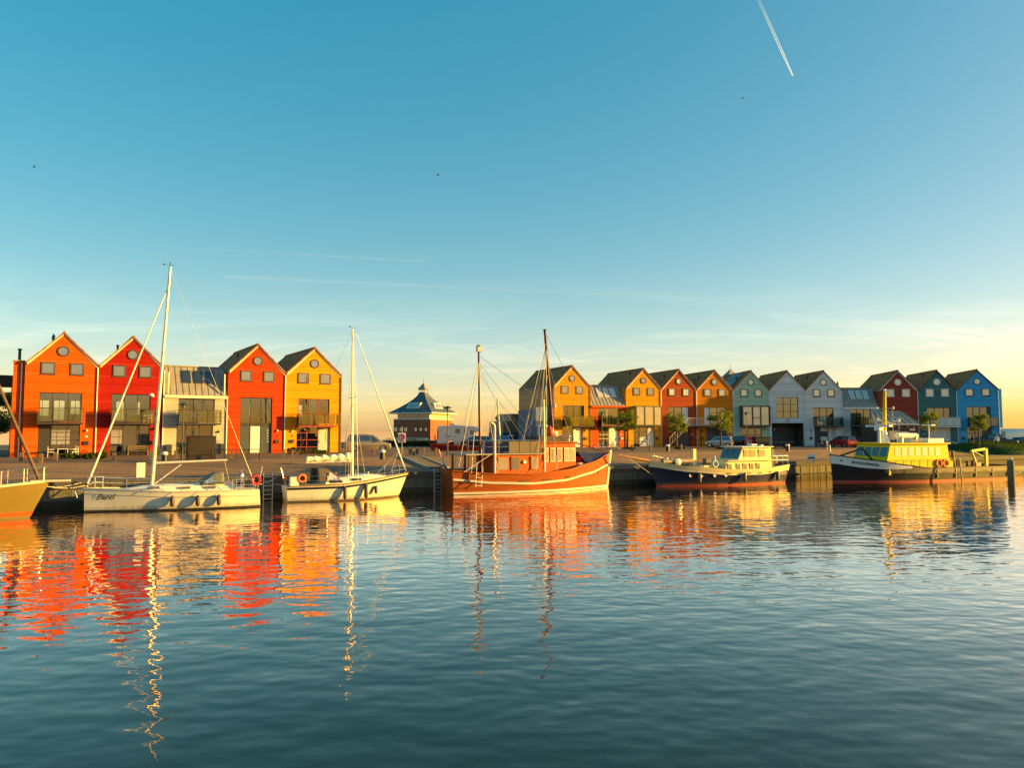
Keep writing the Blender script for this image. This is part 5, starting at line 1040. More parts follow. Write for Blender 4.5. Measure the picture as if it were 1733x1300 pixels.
# canopy at the left edge
cp = at_depth(24, 740, 66); e = empty('timber_canopy', (cp.x, cp.y, ZS), R(33), 'dark timber canopy beam on a thick post beside the orange end house', 'canopy')
MB().box(-.35, .35, -.35, .35, -.2, 6.1).build('post', WOOD, e); MB().box(-6, .5, -.5, .5, 6.102, 7.15).build('beam', DWOOD, e); MB().tube((.15, .2, 7.15), (.15, .2, 9.6), .12, n=12).lathe([(.13, 9.5), (.18, 9.52), (.18, 9.62)], (.15, .2, 0)).build('flue_pipe', BLACK, e, True)

# ------------------------------------------------------------------ greenery
def leaf_mat(name, a, b_):
    t = NT(name); oi = t.n('ShaderNodeNewGeometry'); c = t.ramp(oi.outputs['Random Per Island'], [(0, a), (1, b_)]); t.l(c, t.b.inputs['Base Color']); t.b.inputs['Roughness'].default_value = .7; t.b.inputs['Specular IOR Level'].default_value = .1
    tl = t.n('ShaderNodeBsdfTranslucent'); t.l(c, tl.inputs[0]); mx = t.n('ShaderNodeMixShader'); mx.inputs[0].default_value = .35; t.l(t.b.outputs[0], mx.inputs[1]); t.l(tl.outputs[0], mx.inputs[2]); t.l(mx.outputs[0], t.out.inputs[0]); return t.m
LEAF = leaf_mat('young_leaves', (.10, .15, .015), (.34, .36, .05)); LEAFD = leaf_mat('dark_leaves', (.012, .03, .008), (.05, .085, .02)); LEAFG = leaf_mat('hedge_leaves', (.03, .055, .012), (.10, .13, .025)); REED = leaf_mat('reed_blades', (.16, .15, .05), (.36, .30, .10)); GRASS = leaf_mat('grass_blades', (.02, .06, .006), (.06, .13, .015))
def leaves(mb, c, rx, ry, rz, n, s, shell=.5, boxy=False):
    for _ in range(n):
        while True:
            p = Vector((random.uniform(-1, 1), random.uniform(-1, 1), random.uniform(-1, 1)))
            if boxy or p.length < 1: break
        if not boxy: p = p.normalized() * (shell + (1 - shell) * random.random() ** .6) if random.random() < .75 else p
        p = Vector((p.x * rx, p.y * ry, p.z * rz)) + Vector(c); d = Vector((random.gauss(0, 1), random.gauss(0, 1), random.gauss(0, .7))).normalized(); e_ = d.orthogonal().normalized(); e_.rotate(Matrix.Rotation(random.uniform(0, 6.28), 3, d)); k = s * random.uniform(.6, 1.4)
        mb.add([p - d * k, p + e_ * k * .5, p + d * k, p - e_ * k * .5], [(0, 1, 2, 3)])
def tree(pos, h, trunk_h, rx, rz, n, label, lm=None, leaf=.11, seed=0, boxy=True, group=None):
    random.seed(seed); T = empty('young_tree' if h < 6 else 'tree', pos, random.uniform(0, .4), label, 'tree', group); tr = MB(); r0 = .035 * h ** .9
    tr.tube((0, 0, -.1), (.04, .02, trunk_h), r0, r0 * .75, 8).tube((.04, .02, trunk_h), (0, 0, h * .95), r0 * .75, r0 * .2, 7); ends = []
    for i in range(16):
        z = lerp(trunk_h, h * .93, random.random()); a = random.uniform(0, 6.28); L = rx * random.uniform(.6, 1.0); q = (L * math.cos(a), L * math.sin(a), z + L * random.uniform(.1, .6)); tr.tube((.02, 0, z), q, r0 * .32, r0 * .08, 5); ends.append(q)
    tr.build('trunk', BARK, T, True); cr_ = MB(); zc = (trunk_h + h) / 2
    for q in ends: leaves(cr_, (q[0], q[1], min(q[2], h - .2)), rx * .38, rx * .38, rz * .25, n // 26, leaf, .2)
    for i in range(10):
        a = random.uniform(0, 6.28); leaves(cr_, (rx * .62 * math.cos(a), rx * .62 * math.sin(a), zc + rz * random.uniform(-.75, .75)), rx * .36, rx * .36, rz * .26, n // 26, leaf, .2)
    cr_.build('crown', lm or LEAF, T); return T
for i, (px, py, h, rx, lab) in enumerate(((1062, 760, 4.7, 1.05, 'young tree with thin golden green crown before the orange zinc-roofed house'), (1145, 759, 4.5, 1.2, 'leafy young tree in front of the brick red house stairs'), (1220, 760, 4.75, 1.3, 'young tree standing between silver hatchback and amber house'),
      (1574, 760, 4.5, 1.15, 'bright green young tree in front of dark teal house'), (1657, 759, 4.2, .95, 'small round young tree in front of bright blue house'))):
    tree(on_z(px, py, ZS), h, 1.9, rx, 1.35, 1700, lab, leaf=.12, seed=20 + i, group='young street trees')
tree(at_depth(-8, 760, 84) - Vector((2, 0, 0)) + Vector((0, 0, 0)), 6.2, .6, 3.4, 2.9, 9000, 'big dark tree behind the timber canopy at the picture edge', LEAFD, .16, 41); bpy.data.objects['tree'].location.z = ZS
tree(Vector((*at_depth(862, 745, 122).xy, ZS)), 4.6, 1.0, 2.2, 1.8, 5000, 'round dark green tree behind the storage shed and motorhome', LEAFD, .14, 42)
def shrub(pos, rx, ry, h, n, label, lm, leaf=.08, seed=1, rz=0, name='shrub', cat='shrub'):
    random.seed(seed); S = empty(name, pos, rz, label, cat); st = MB(); lf = MB()
    for i in range(10):
        x, y = random.uniform(-rx, rx) * .8, random.uniform(-ry, ry) * .8; z = h * random.uniform(.5, .85); st.tube((x, y, -.05), (x + random.uniform(-.1, .1), y, z), .015, .006, 5); leaves(lf, (x, y, z * .75), rx * .28, ry * .6, h * .42, n // 10, leaf, .3)
    st.build('stems', BARK, S); lf.build('foliage', lm, S); return S
shrub(on_z(128, 777.5, ZS), 1.15, .4, .5, 900, 'low green shrub below the orange house terrace', LEAFG, .09, 3, R(33)); shrub(on_z(165, 777, ZS), .9, .4, .6, 800, 'taller green shrub before the pipe between orange and red houses', LEAFG, .09, 4, R(33))
shrub(on_z(493, 769, ZS), .5, .4, .75, 400, 'dark bushy shrub at the yellow house corner', LEAFD, .08, 5, R(33)); shrub(on_z(530, 769, ZS), 1.7, .4, .42, 1000, 'low green planting under the yellow house balcony', LEAFG, .08, 6, R(33))
shrub(on_z(172, 773, ZS) + Vector((0, .6, 0)), .3, .3, 1.0, 220, 'small reddish potted shrub beside the deep red house', leaf_mat('red_leaves', (.12, .03, .01), (.35, .12, .03)), .07, 7)
random.seed(9)
hg = empty('hedge', (*at_depth(700, 745, 106).xy, ZS), R(4), 'low green hedge with pale reeds in front of the brick harbour office', 'hedge'); lf = MB(); rd = MB()
leaves(lf, (0, 0, .35), 4.6, .5, .45, 5000, .11, boxy=True); lf.build('foliage', LEAFG, hg)
for i in range(1500):
    x, y = random.uniform(-4.4, 4.0), random.uniform(.3, 1.2); z = random.uniform(.7, 1.55) * (.6 + .4 * math.sin(x * 1.3) ** 2); a = random.uniform(0, 3.1); dx, dy = .02 * math.cos(a), .02 * math.sin(a); lx = random.uniform(-.2, .2); rd.add([(x - dx, y - dy, 0), (x + dx, y + dy, 0), (x + lx, y, z)], [(0, 1, 2)])
rd.build('reeds', REED, hg); MB().box(-4.6, 4.3, -.62, -.58, .78, .86).build('guard_rail', METAL, hg)
for px, lab, s_ in ((1066, 'tuft of grass around the trunk of the golden green tree', 51), (1146, 'tuft of grass around the tree by the stairs', 52), (1222, 'tuft of grass around the tree by silver hatchback', 53), (1657, 'tuft of grass around the tree by the blue house', 54)):
    shrub(on_z(px, 760.5, ZS), 1.0, .4, .3, 500, lab, LEAFG, .07, s_, 0, 'grass_tuft', 'grass')
# grass bank on the embankment at the right
def uv_of(p): d = Vector((p.x, p.y, 0)) - Q0; return d.dot(QU), d.dot(QV)
def u_at(px, v, z):            # place along the quay seen through photo column px
    k_ = cam_ray(px, 770); k_ = k_.x / k_.y; B0 = Q(0, v, z); return (k_ * B0.y - B0.x) / (QU.x - k_ * QU.y)
ug = u_at(1614, 8.0, 2.0)
def zslope(v): return ZQ if v < V1 else (ZS if v > V2 else lerp(ZQ, ZS, (v - V1) / (V2 - V1)))
gb = MB(); n = 16; m = 12; vs = []; random.seed(12)
for i in range(n + 1):
    for j in range(m + 1):
        q = j / m; v = lerp(1.2, V2 - .1, q); u = lerp(ug + (1 - q) * 1.2, ug + 13.5 - (1 - q) * 0, i / n); vs.append(tuple(Q(u, v, zslope(v) + .02 + 1.0 * math.sin(min(1, i / n * 4) * math.pi / 2) * math.sin(q * math.pi) ** .6 * (1 if i < n - 3 else (n - i) / 4 + .1) + random.uniform(0, .05))))
gb.add(vs, [(i * (m + 1) + j, (i + 1) * (m + 1) + j, (i + 1) * (m + 1) + j + 1, i * (m + 1) + j + 1) for i in range(n) for j in range(m)]); go = gb.build('grass_bank', mat('turf', (.035, .075, .012), .9, .3, 2), None, True); tag(go, 'green grass bank behind the crane end of the workboat', 'grass', kind='stuff')
bl_ = MB()
for _ in range(9000):
    i = random.randrange(n); j = random.randrange(m); a, b_ = random.random(), random.random(); p00, p10, p01 = Vector(vs[i * (m + 1) + j]), Vector(vs[(i + 1) * (m + 1) + j]), Vector(vs[i * (m + 1) + j + 1]); p = p00 + (p10 - p00) * a + (p01 - p00) * b_; w_ = .03; t_ = random.uniform(0, 3.1); h_ = random.uniform(.12, .3); bl_.add([p + Vector((w_ * math.cos(t_), w_ * math.sin(t_), 0)), p - Vector((w_ * math.cos(t_), w_ * math.sin(t_), 0)), p + Vector((random.uniform(-.1, .1), random.uniform(-.1, .1), h_))], [(0, 1, 2)])
bl_.build('blades', GRASS, go)

# ------------------------------------------------------------------ vehicles
def arc(cx, r, z0, n=7): return [(cx + r * math.cos(math.pi * (1 - i / n)), z0 + r * math.sin(math.pi * (1 - i / n))) for i in range(n + 1)]
TYRE = RUBBER; RIM = mat('alloy_rim', (.5, .5, .5), .3, .1, metal=.8); LAMPR = mat('tail_lamp', (.35, .01, .01), .25); LAMPW = mat('head_lamp', (.7, .7, .68), .15, metal=.3); PLATE = mat('plate_yellow', (.75, .55, .03), .5)
def car(label, pos, head, paint, L, Wd, belt, low, cab, wheels, r=.32, name='parked_car', cat='car', wins=(), cabm=None, plate=True, group=None):
    """low: outline of the body below the belt (front to rear along the top); cab: 4+ outline points of the greenhouse; x forward"""
    C = empty(name, pos, head, label, cat, group); hw = Wd / 2; g0 = .22
    bot = [(-L / 2 + .06, g0)]
    for wx in sorted(wheels): bot += [(wx - r * 1.18, g0)] + [(x, z) for x, z in arc(wx, r * 1.18, g0)][1:-1] + [(wx + r * 1.18, g0)]
    bot += [(L / 2 - .06, g0)]
    out = bot + low
    body = MB(); n = len(out); vs = []
    for s_, k in ((-1, .93), (-1, 1), (1, 1), (1, .93)):
        for x, z in out: e_ = 0 if k == 1 else .0; vs.append((x * (1 if k == 1 else .995), s_ * hw * k, lerp(z, (z + g0) / 2, 0) if k == 1 else z + (.0 if z < belt * .8 else .03)))
    for row_ in range(3):
        for i in range(n): j = (i + 1) % n; body.f.append((row_ * n + i, row_ * n + j, row_ * n + n + j, row_ * n + n + i))
    body.v = vs; bo = MB().prism(out, 'y', -hw, hw).build('body', paint, C); md = bo.modifiers.new('bevel', 'BEVEL'); md.width = .06; md.segments = 3; md.limit_method = 'ANGLE'; md.angle_limit = R(25)
    for p in bo.data.polygons: p.use_smooth = True
    zt = max(z for _, z in cab); vs = []
    for s_ in (-1, 1):
        for x, z in cab: vs.append((x, s_ * (hw - .03 - .16 * (z - belt) / max(.3, zt - belt) * (1 if zt - belt < 1.2 else .6)), z))
    nC = len(cab); co_ = MB().add(vs, [tuple(range(nC))[::-1], tuple(range(nC, 2 * nC))] + [(i, (i + 1) % nC, nC + (i + 1) % nC, nC + i) for i in range(nC)]).build('cabin', cabm or paint, C); md = co_.modifiers.new('bevel', 'BEVEL'); md.width = .05; md.segments = 2; md.limit_method = 'ANGLE'; md.angle_limit = R(25)
    for p in co_.data.polygons: p.use_smooth = True
    ins = lambda z: hw - .03 - .16 * (z - belt) / max(.3, zt - belt) * (1 if zt - belt < 1.2 else .6) + .006
    for poly in wins:
        for s_ in (-1, 1): MB().add([(x, s_ * ins(z), z) for x, z in poly] + [(x, s_ * (ins(z) - .03), z) for x, z in poly], [tuple(range(len(poly))), tuple(range(len(poly), 2 * len(poly)))[::-1]] + [(i, (i + 1) % len(poly), len(poly) + (i + 1) % len(poly), len(poly) + i) for i in range(len(poly))]).build('side_window', P_DARK, C)
    def screen(a, b_, nm):
        (x0, z0), (x1, z1) = a, b_; d = Vector((x1 - x0, 0, z1 - z0)); nn = Vector((d.z, 0, -d.x)).normalized(); nn = nn if (nn.x > 0) == (nm == 'windscreen') else -nn
        q0, q1 = Vector((x0, 0, z0)) + d * .12 + nn * .012, Vector((x0, 0, z0)) + d * .88 + nn * .012; w0, w1 = ins(q0.z) - .12, ins(q1.z) - .12
        v4 = [(q0.x, -w0, q0.z), (q0.x, w0, q0.z), (q1.x, w1, q1.z), (q1.x, -w1, q1.z)]; MB().add(v4 + [(x - nn.x * .04, y, z - nn.z * .04) for x, y, z in v4], [(0, 1, 2, 3), (7, 6, 5, 4), (0, 1, 5, 4), (1, 2, 6, 5), (2, 3, 7, 6), (3, 0, 4, 7)]).build(nm, P_DARK, C)
    screen(cab[0], cab[1], 'windscreen'); screen(cab[-1], cab[-2], 'rear_window')
    for wx in wheels:
        for s_ in (-1, 1):
            w_ = MB().lathe([(r * .62, -.11), (r * .95, -.11), (r, -.07), (r, .07), (r * .95, .11), (r * .62, .11)], (wx, s_ * (hw - .13), r), 18, 'y').build('wheel', TYRE, C, True)
            rm_ = MB().lathe([(.06, .125), (r * .2, .12), (r * .2, .06), (r * .6, .06), (r * .64, .115)] if s_ > 0 else [(.06, -.125), (r * .2, -.12), (r * .2, -.06), (r * .6, -.06), (r * .64, -.115)], (wx, s_ * (hw - .13), r), 16, 'y')
            for q in range(5): a = q * 1.2566; rm_.tube((wx, s_ * (hw - .02), r), (wx + r * .6 * math.cos(a), s_ * (hw - .02), r + r * .6 * math.sin(a)), .028, n=4)
            rm_.build('rim', RIM, w_)
    for s_ in (-1, 1):
        MB().box(L / 2 - .22, L / 2 + .005, s_ * (hw - .2) - .16, s_ * (hw - .2) + .16, belt * .66, belt * .80).build('headlight', LAMPW, C); MB().box(-L / 2 - .01, -L / 2 + .12, s_ * (hw - .12) - .1, s_ * (hw - .12) + .1, belt * .72, belt * 1.02).build('tail_light', LAMPR, C)
        MB().ball((cab[0][0] - .25, s_ * (hw + .1), belt + .1), .1, .7, 1, .8).build('mirror', cabm or paint, C, True)
    if plate: MB().box(-L / 2 - .02, -L / 2 + .02, -.26, .26, .55, .66).build('number_plate', PLATE, C); MB().box(L / 2 - .02, L / 2 + .02, -.26, .26, .42, .53).build('number_plate', PLATE, C)
    return C
def paint(n, c, r=.22): return mat('paint_' + n, c, r, .06, .8, 0, .35, .5, .6)
p = on_z(620, 764.5, ZS) + Vector((0, 1.0, 0))
car('gold people carrier parked beside the yellow house', p, R(12), paint('gold', (.36, .29, .19)), 4.8, 1.9, 1.05, [(2.4, .55), (2.3, .85), (1.5, 1.08), (-2.3, 1.08), (-2.4, .6)], [(1.55, 1.04), (.55, 1.78), (-.3, 1.88), (-2.05, 1.84), (-2.35, 1.04)], [-1.5, 1.5], .35, 'people_carrier', 'van',
    [[(1.15, 1.12), (.5, 1.66), (.28, 1.70), (.28, 1.12)], [(.18, 1.12), (.18, 1.70), (-.85, 1.72), (-.85, 1.12)], [(-.95, 1.12), (-.95, 1.72), (-1.95, 1.68), (-2.1, 1.12)]])
p = on_z(1219, 757.5, ZS)
car('small silver hatchback parked behind the young tree', p, R(148), paint('silver', (.48, .49, .5)), 3.6, 1.65, .92, [(1.8, .5), (1.7, .75), (1.05, .95), (-1.75, .95), (-1.8, .5)], [(1.1, .9), (.45, 1.42), (-.3, 1.5), (-1.5, 1.45), (-1.78, .9)], [-1.2, 1.2], .29, 'parked_car', 'car', [[(.8, .98), (.4, 1.34), (-.3, 1.4), (-.3, .98)], [(-.4, .98), (-.4, 1.4), (-1.35, 1.36), (-1.5, .98)]])
p = on_z(1250, 757.5, ZS)
car('black estate car parked between silver hatchback and red housing', p, R(165), paint('black', (.012, .012, .014)), 4.2, 1.75, .95, [(2.1, .5), (2.0, .8), (1.2, .98), (-2.05, .98), (-2.1, .5)], [(1.25, .93), (.5, 1.45), (-.4, 1.52), (-1.7, 1.48), (-2.05, .93)], [-1.3, 1.3], .31, 'parked_car', 'car', [[(.9, 1.0), (.45, 1.37), (-.4, 1.42), (-.4, 1.0)], [(-.5, 1.0), (-.5, 1.42), (-1.55, 1.39), (-1.8, 1.0)]])
p = on_z(1428, 757, ZS)
car('small red car with black roof outside the white house', p, R(105), paint('red', (.55, .025, .02)), 3.7, 1.7, .95, [(1.85, .5), (1.75, .8), (1.1, .98), (-1.8, .98), (-1.85, .5)], [(1.1, .93), (.5, 1.45), (-.3, 1.52), (-1.5, 1.47), (-1.8, .93)], [-1.2, 1.2], .31, 'parked_car', 'car', [[(.85, 1.0), (.45, 1.37), (-.3, 1.42), (-.3, 1.0)], [(-.4, 1.0), (-.4, 1.42), (-1.35, 1.38), (-1.6, 1.0)]], paint('black', (.012, .012, .014)))
p = on_z(1589, 757.5, ZS)
car('silver grey coupe parked before the dark teal house', p, R(-22), paint('grey', (.34, .37, .39)), 4.3, 1.75, .85, [(2.15, .45), (2.0, .68), (.95, .88), (-1.9, .92), (-2.15, .7), (-2.12, .45)], [(1.0, .82), (.1, 1.32), (-.6, 1.37), (-1.2, 1.2), (-1.85, .85)], [-1.3, 1.35], .31, 'parked_car', 'car', [[(.65, .92), (.08, 1.23), (-.45, 1.27), (-.5, .92)], [(-.58, .92), (-.53, 1.27), (-1.15, 1.13), (-1.4, .92)]])
p = on_z(1690, 758, ZS) + Vector((0, 1, 0))
car('black pickup truck parked in front of bright blue house', p, R(-12), paint('black', (.012, .012, .014)), 5.2, 1.9, 1.15, [(2.6, .65), (2.5, 1.0), (1.2, 1.18), (-2.55, 1.18), (-2.6, .6)], [(1.3, 1.1), (.6, 1.72), (-.2, 1.8), (-1.0, 1.74), (-1.15, 1.1)], [-1.6, 1.65], .39, 'pickup_truck', 'pickup', [[(1.0, 1.2), (.55, 1.62), (.1, 1.68), (.1, 1.2)], [(0, 1.2), (0, 1.68), (-.9, 1.64), (-1.0, 1.2)]])
p = on_z(1735, 756, ZS) + Vector((1.2, 5, 0))
car('white panel van parked at the end of the row behind the pickup', p, R(172), paint('white', (.62, .63, .64), .3), 5.4, 2.0, 1.3, [(2.7, .6), (2.6, 1.0), (2.0, 1.32), (-2.65, 1.32), (-2.7, .6)], [(2.05, 1.25), (1.45, 2.3), (1.1, 2.5), (-2.6, 2.5), (-2.66, 1.25)], [-1.7, 1.75], .36, 'panel_van', 'van', [[(1.75, 1.4), (1.4, 2.1), (.9, 2.1), (.9, 1.4)]])
p = on_z(1742, 757.5, ZS)
car('dark blue car cut off by the picture edge beside the pickup', p, R(-10), paint('dark_blue', (.012, .025, .06)), 4.2, 1.75, .92, [(2.1, .5), (1.95, .75), (1.1, .95), (-2.0, .98), (-2.1, .5)], [(1.15, .9), (.3, 1.42), (-.5, 1.48), (-1.5, 1.36), (-1.95, .9)], [-1.3, 1.3], .31, 'parked_car', 'car', [[(.8, .98), (.28, 1.33), (-.4, 1.38), (-.4, .98)], [(-.5, .98), (-.5, 1.38), (-1.4, 1.27), (-1.6, .98)]])
p = on_z(806, 757, ZS)
car('dark blue hatchback half hidden behind the cutter aft mast', p, R(170), paint('dark_blue', (.012, .025, .06)), 4.0, 1.75, .95, [(2.0, .5), (1.9, .8), (1.1, .98), (-1.95, .98), (-2.0, .5)], [(1.15, .93), (.4, 1.45), (-.4, 1.52), (-1.5, 1.47), (-1.9, .93)], [-1.25, 1.25], .31, 'parked_car', 'car', [[(.8, 1.0), (.38, 1.37), (-.4, 1.42), (-.4, 1.0)], [(-.5, 1.0), (-.5, 1.42), (-1.4, 1.38), (-1.65, 1.0)]])
p = on_z(840, 757, ZS) + Vector((0, 2, 0))
car('pale blue car with bright windscreen behind the cutter rail', p, R(185), paint('pale_blue', (.30, .38, .5)), 4.1, 1.75, .95, [(2.05, .5), (1.9, .8), (1.1, .98), (-2.0, .98), (-2.05, .5)], [(1.15, .93), (.3, 1.48), (-.5, 1.55), (-1.5, 1.5), (-1.95, .93)], [-1.25, 1.25], .31, 'parked_car', 'car', [[(.8, 1.0), (.3, 1.4), (-.4, 1.45), (-.4, 1.0)], [(-.5, 1.0), (-.5, 1.45), (-1.4, 1.41), (-1.7, 1.0)]])
# motorhome
p = on_z(775, 757, ZS) + Vector((0, 1.2, 0)); C = empty('motorhome', p, R(4), 'white motorhome with bird logo and roof rack, beyond the quay', 'motorhome')
WM = paint('motor_white', (.60, .61, .60), .35)
bo = MB().prism([(-2.9, .45)] + arc(1.0 - 2.0, .42, .45)[::1] + [(2.9, .45), (2.95, .95), (2.45, 1.25), (2.2, 1.9), (2.75, 2.2), (2.5, 2.75), (-.3, 2.95), (-2.75, 2.85), (-2.95, 2.5)], 'y', -1.1, 1.1).build('body', WM, C); md = bo.modifiers.new('bevel', 'BEVEL'); md.width = .08; md.segments = 3; md.limit_method = 'ANGLE'; md.angle_limit = R(25)
for a, c, z0, z1, m_ in ((-2.3, -1.4, 2.05, 2.4, P_CREAM), (-.45, .2, 1.85, 2.45, P_DARK), (1.55, 2.1, 1.75, 2.3, P_DARK), (.75, 1.0, 1.5, 2.45, P_DARK)): MB().box(a, c, -1.13, -1.102, z0, z1).build('side_window', m_, C)
MB().box(.62, 1.12, -1.125, -1.103, .55, 1.45).build('entrance_door', WM, C); MB().box(-2.85, -2.72, -1.13, -1.102, 1.0, 2.3).build('tail_light_panel', LAMPR, C)
for wx in (-1.0, 2.0):
    for s_ in (-1, 1): w_ = MB().lathe([(.2, -.12), (.34, -.12), (.36, -.07), (.36, .07), (.34, .12), (.2, .12)], (wx, s_ * 1.0, .36), 16, 'y').build('wheel', TYRE, C, True); MB().lathe([(.05, -.1), (.22, -.1), (.22, .1), (.05, .1)], (wx, s_ * 1.0, .36), 12, 'y').build('rim', RIM, w_)
# bird mark, thin stripes
MB().add([(-2.0, -1.112, 1.68), (-1.5, -1.112, 1.45), (-1.3, -1.112, 1.5), (-.95, -1.112, 1.62), (-1.25, -1.112, 1.38), (-1.5, -1.112, 1.33)], [(0, 1, 5), (1, 2, 4, 5), (2, 3, 4)]).build('bird_mark', BLACK, C); MB().box(-.9, .1, -1.114, -1.108, 1.5, 1.53).build('stripe', BLACK, C); MB().box(-2.6, 2.2, -1.114, -1.108, 2.6, 2.63).build('stripe', mat('stripe_steel', (.2, .22, .27), .5), C)
rk = MB();
for q in range(4): rk.tube((-1.9 + q * .35, -.8, 2.9), (-1.9 + q * .35, .8, 2.9), .02); rk.tube((-1.9 + q * .35, -.8, 2.85), (-1.9 + q * .35, -.8, 3.15), .02)
rk.path([(-1.9, -.8, 3.15), (-.85, -.8, 3.15)], .02).build('roof_rack', BLACK, C); MB().box(-1.2, -.6, -.4, .4, 2.96, 3.15).build('roof_vent', OFFW, C)
bk = MB().torus((-3.15, -.35, 1.2), .32, .02, 'x').torus((-3.15, .4, 1.2), .32, .02, 'x').torus((-3.3, -.3, 1.35), .32, .02, 'x').torus((-3.3, .45, 1.35), .32, .02, 'x').path([(-3.15, -.35, 1.2), (-3.15, 0, 1.6), (-3.15, .4, 1.2)], .025).box(-3.35, -2.96, -.8, .8, .7, .76); bk.build('bicycle_rack', BLACK, C)
# small red boat ashore
hR = Hull(5.2, 1.9, [(0, .42), (.5, .45), (1, .68)], .3, .05, .8, 2.0, .4, .5, -.1); p = on_z(800, 763.5, ZS) + Vector((0, .5, 0)); e = empty('dinghy_ashore', p + Vector((0, 0, .15)), R(184), 'red dinghy laid up on the street below the motorhome', 'dinghy')
e.location.x += .6; b = hR.body(.15).build('hull', mat('dinghy_red', (.26, .015, .02), .5, .15), e, True); MB().box(1.2, 1.5, -.8, .8, .3, .36).build('thwart', WOOD, e); MB().box(3.0, 3.3, -.7, .7, .33, .39).build('thwart', WOOD, e)
for q in (.9, 3.6): MB().box(q - .1, q + .1, -.5, .5, -.15, .0).build('chock', WOOD, e)

# ------------------------------------------------------------------ street furniture
def lamp0():
    e = empty('street_lamp', (0, 0, 0)); MB().tube((0, 0, 0), (0, 0, 1.0), .075, n=10).tube((0, 0, 1.0), (0, 0, 4.05), .045, n=10).build('pole', BLACK, e, True)
    MB().lathe([(.06, 3.98), (.10, 4.0), (.11, 4.2), (.36, 4.24), (.38, 4.28), (.12, 4.38), (.03, 4.42)], (0, 0, 0), 16).build('lamp_head', mat('lamp_head', (.05, .05, .05), .4), e, True); MB().lathe([(.09, 4.0), (.10, 4.2)], (0, 0, .002), 12).build('lamp_glass', WHITE, e); return e
L0 = lamp0()
for i, (px, py, lab) in enumerate(((308, 779, 'black street lamp in front of the grey zinc-roofed house'), (757, 772.5, 'black street lamp standing near the motorhome'), (1019, 762, 'black street lamp by the bicycles behind the cutter bow'), (1264, 761, 'black street lamp in front of the sage green house'))):
    o = L0 if i == 0 else copy_tree(L0); o.location = on_z(px, py, ZS); tag(o, lab, 'street lamp', 'street lamps along the quay')
bm_ = MB().prism([(-.11, -.11), (.11, -.11), (.11, .11), (-.11, .11)], 'z', -.1, .62).add([(-.11, -.11, .62), (.11, -.11, .62), (.11, .11, .62), (-.11, .11, .62), (0, 0, .7)], [(0, 1, 4), (1, 2, 4), (2, 3, 4), (3, 0, 4)]).mesh('wooden_bollard'); bm_.materials.append(WOOD)
BL = [(69, 784, 'stout wooden bollard nearest the olive yacht bow'), (94, 781, 'wooden bollard before the white chairs of the orange house'), (36, 781, 'wooden bollard at the corner of the orange house'), (193, 781, 'wooden bollard before the deep red house, beside the shrubs'), (256, 778, 'wooden bollard under the white yacht mast before the red house'), (297, 776.5, 'wooden bollard beside the street lamp at the grey house'), (392, 776, 'wooden bollard before the vermilion house'), (480, 774, 'wooden bollard before the pipe between vermilion and yellow houses'), (495, 775, 'wooden bollard before the yellow house corner shrub'),
      (633, 770, 'wooden bollard in front of the gold van'), (681.5, 768.5, 'wooden bollard at the foot of the round sign'), (694, 769, 'wooden bollard just right of the round sign'), (700, 771, 'dark wooden bollard between the sign and harbour office'), (706, 769, 'wooden bollard in the middle of the group below the office'), (717.5, 769, 'wooden bollard last of the group below the office'), (738, 771, 'reddish wooden bollard beside the lamp near the motorhome'), (1101, 763, 'slim wooden bollard before the yellow box-bay house'), (1153, 762, 'slim wooden bollard before the stairs tree'), (1070, 763, 'slim wooden bollard at the golden green tree')]
for px, py, lab in BL:
    o = link('wooden_bollard', bm_); o.location = on_z(px, py, ZS); o.rotation_euler = (0, 0, R(20)); tag(o, lab, 'bollard', 'wooden bollards along the street')
def mushroom():
    e = empty('mooring_bollard', (0, 0, 0)); MB().lathe([(.22, -.05), (.2, .5)], n=14).build('base', BLACK, e, True); MB().ball((0, 0, .6), .25, 1, 1, .62, 16, 10).build('cap', WHITE, e, True); return e
mb0 = mushroom()
for i, (px, py, lab) in enumerate(((647, 777, 'white capped mooring bollard in front of the gold van'), (1130, 764, 'white capped mooring bollard before the brick red house'), (1333, 763, 'white capped mooring bollard before the dark archway'), (278, 782, 'white capped mooring bollard behind the white yacht mast'))):
    o = mb0 if i == 0 else copy_tree(mb0); o.location = on_z(px, py, ZS); tag(o, lab, 'bollard', 'white capped mooring bollards')
e = empty('traffic_sign', on_z(680, 772, ZS), R(8), 'round red ringed sign on a grey post near the harbour office', 'sign'); MB().tube((0, 0, 0), (0, 0, 2.6), .035, n=8).build('post', METAL, e, True)
MB().box(-.34, .34, -.05, -.038, 1.2, 2.05).build('backing_plate', WHITE, e); MB().torus((0, -.06, 1.68), .24, .045, 'y', 24, 6).build('red_ring', mat('sign_red', (.5, .02, .02), .4), e); MB().lathe([(.22, -.062), (.22, -.052)], (0, 0, 1.68), 20, 'y').build('sign_face', mat('sign_blue', (.35, .36, .42), .4), e); MB().box(-.2, .2, -.06, -.052, 1.26, 1.36).build('text_panel', GREYF, e)
e = empty('brown_screen', on_z(340, 779.5, ZS), R(12), 'big dark brown screen panel standing before the grey house', 'screen'); MB().box(-.9, 1.05, -.04, .04, 0, 1.8).build('panel', mat('screen_brown', (.10, .062, .022), .6, .2), e); MB().box(-1.0, -.9, -.3, .35, 0, 1.8).build('end_board', BLACK, e); MB().box(-1.02, 1.07, -.07, .07, 1.802, 1.86).build('cap', BLACK, e)
e = empty('steel_barrier', on_z(400, 779.5, ZS), R(20), 'black steel tube barrier in front of the vermilion house', 'barrier')
for q in (-1.7, -.85, 0, .85, 1.7): MB().tube((q, 0, 0), (q, 0, .85), .035 if abs(q) < 1.6 else .07, n=8).build('post', BLACK, e)
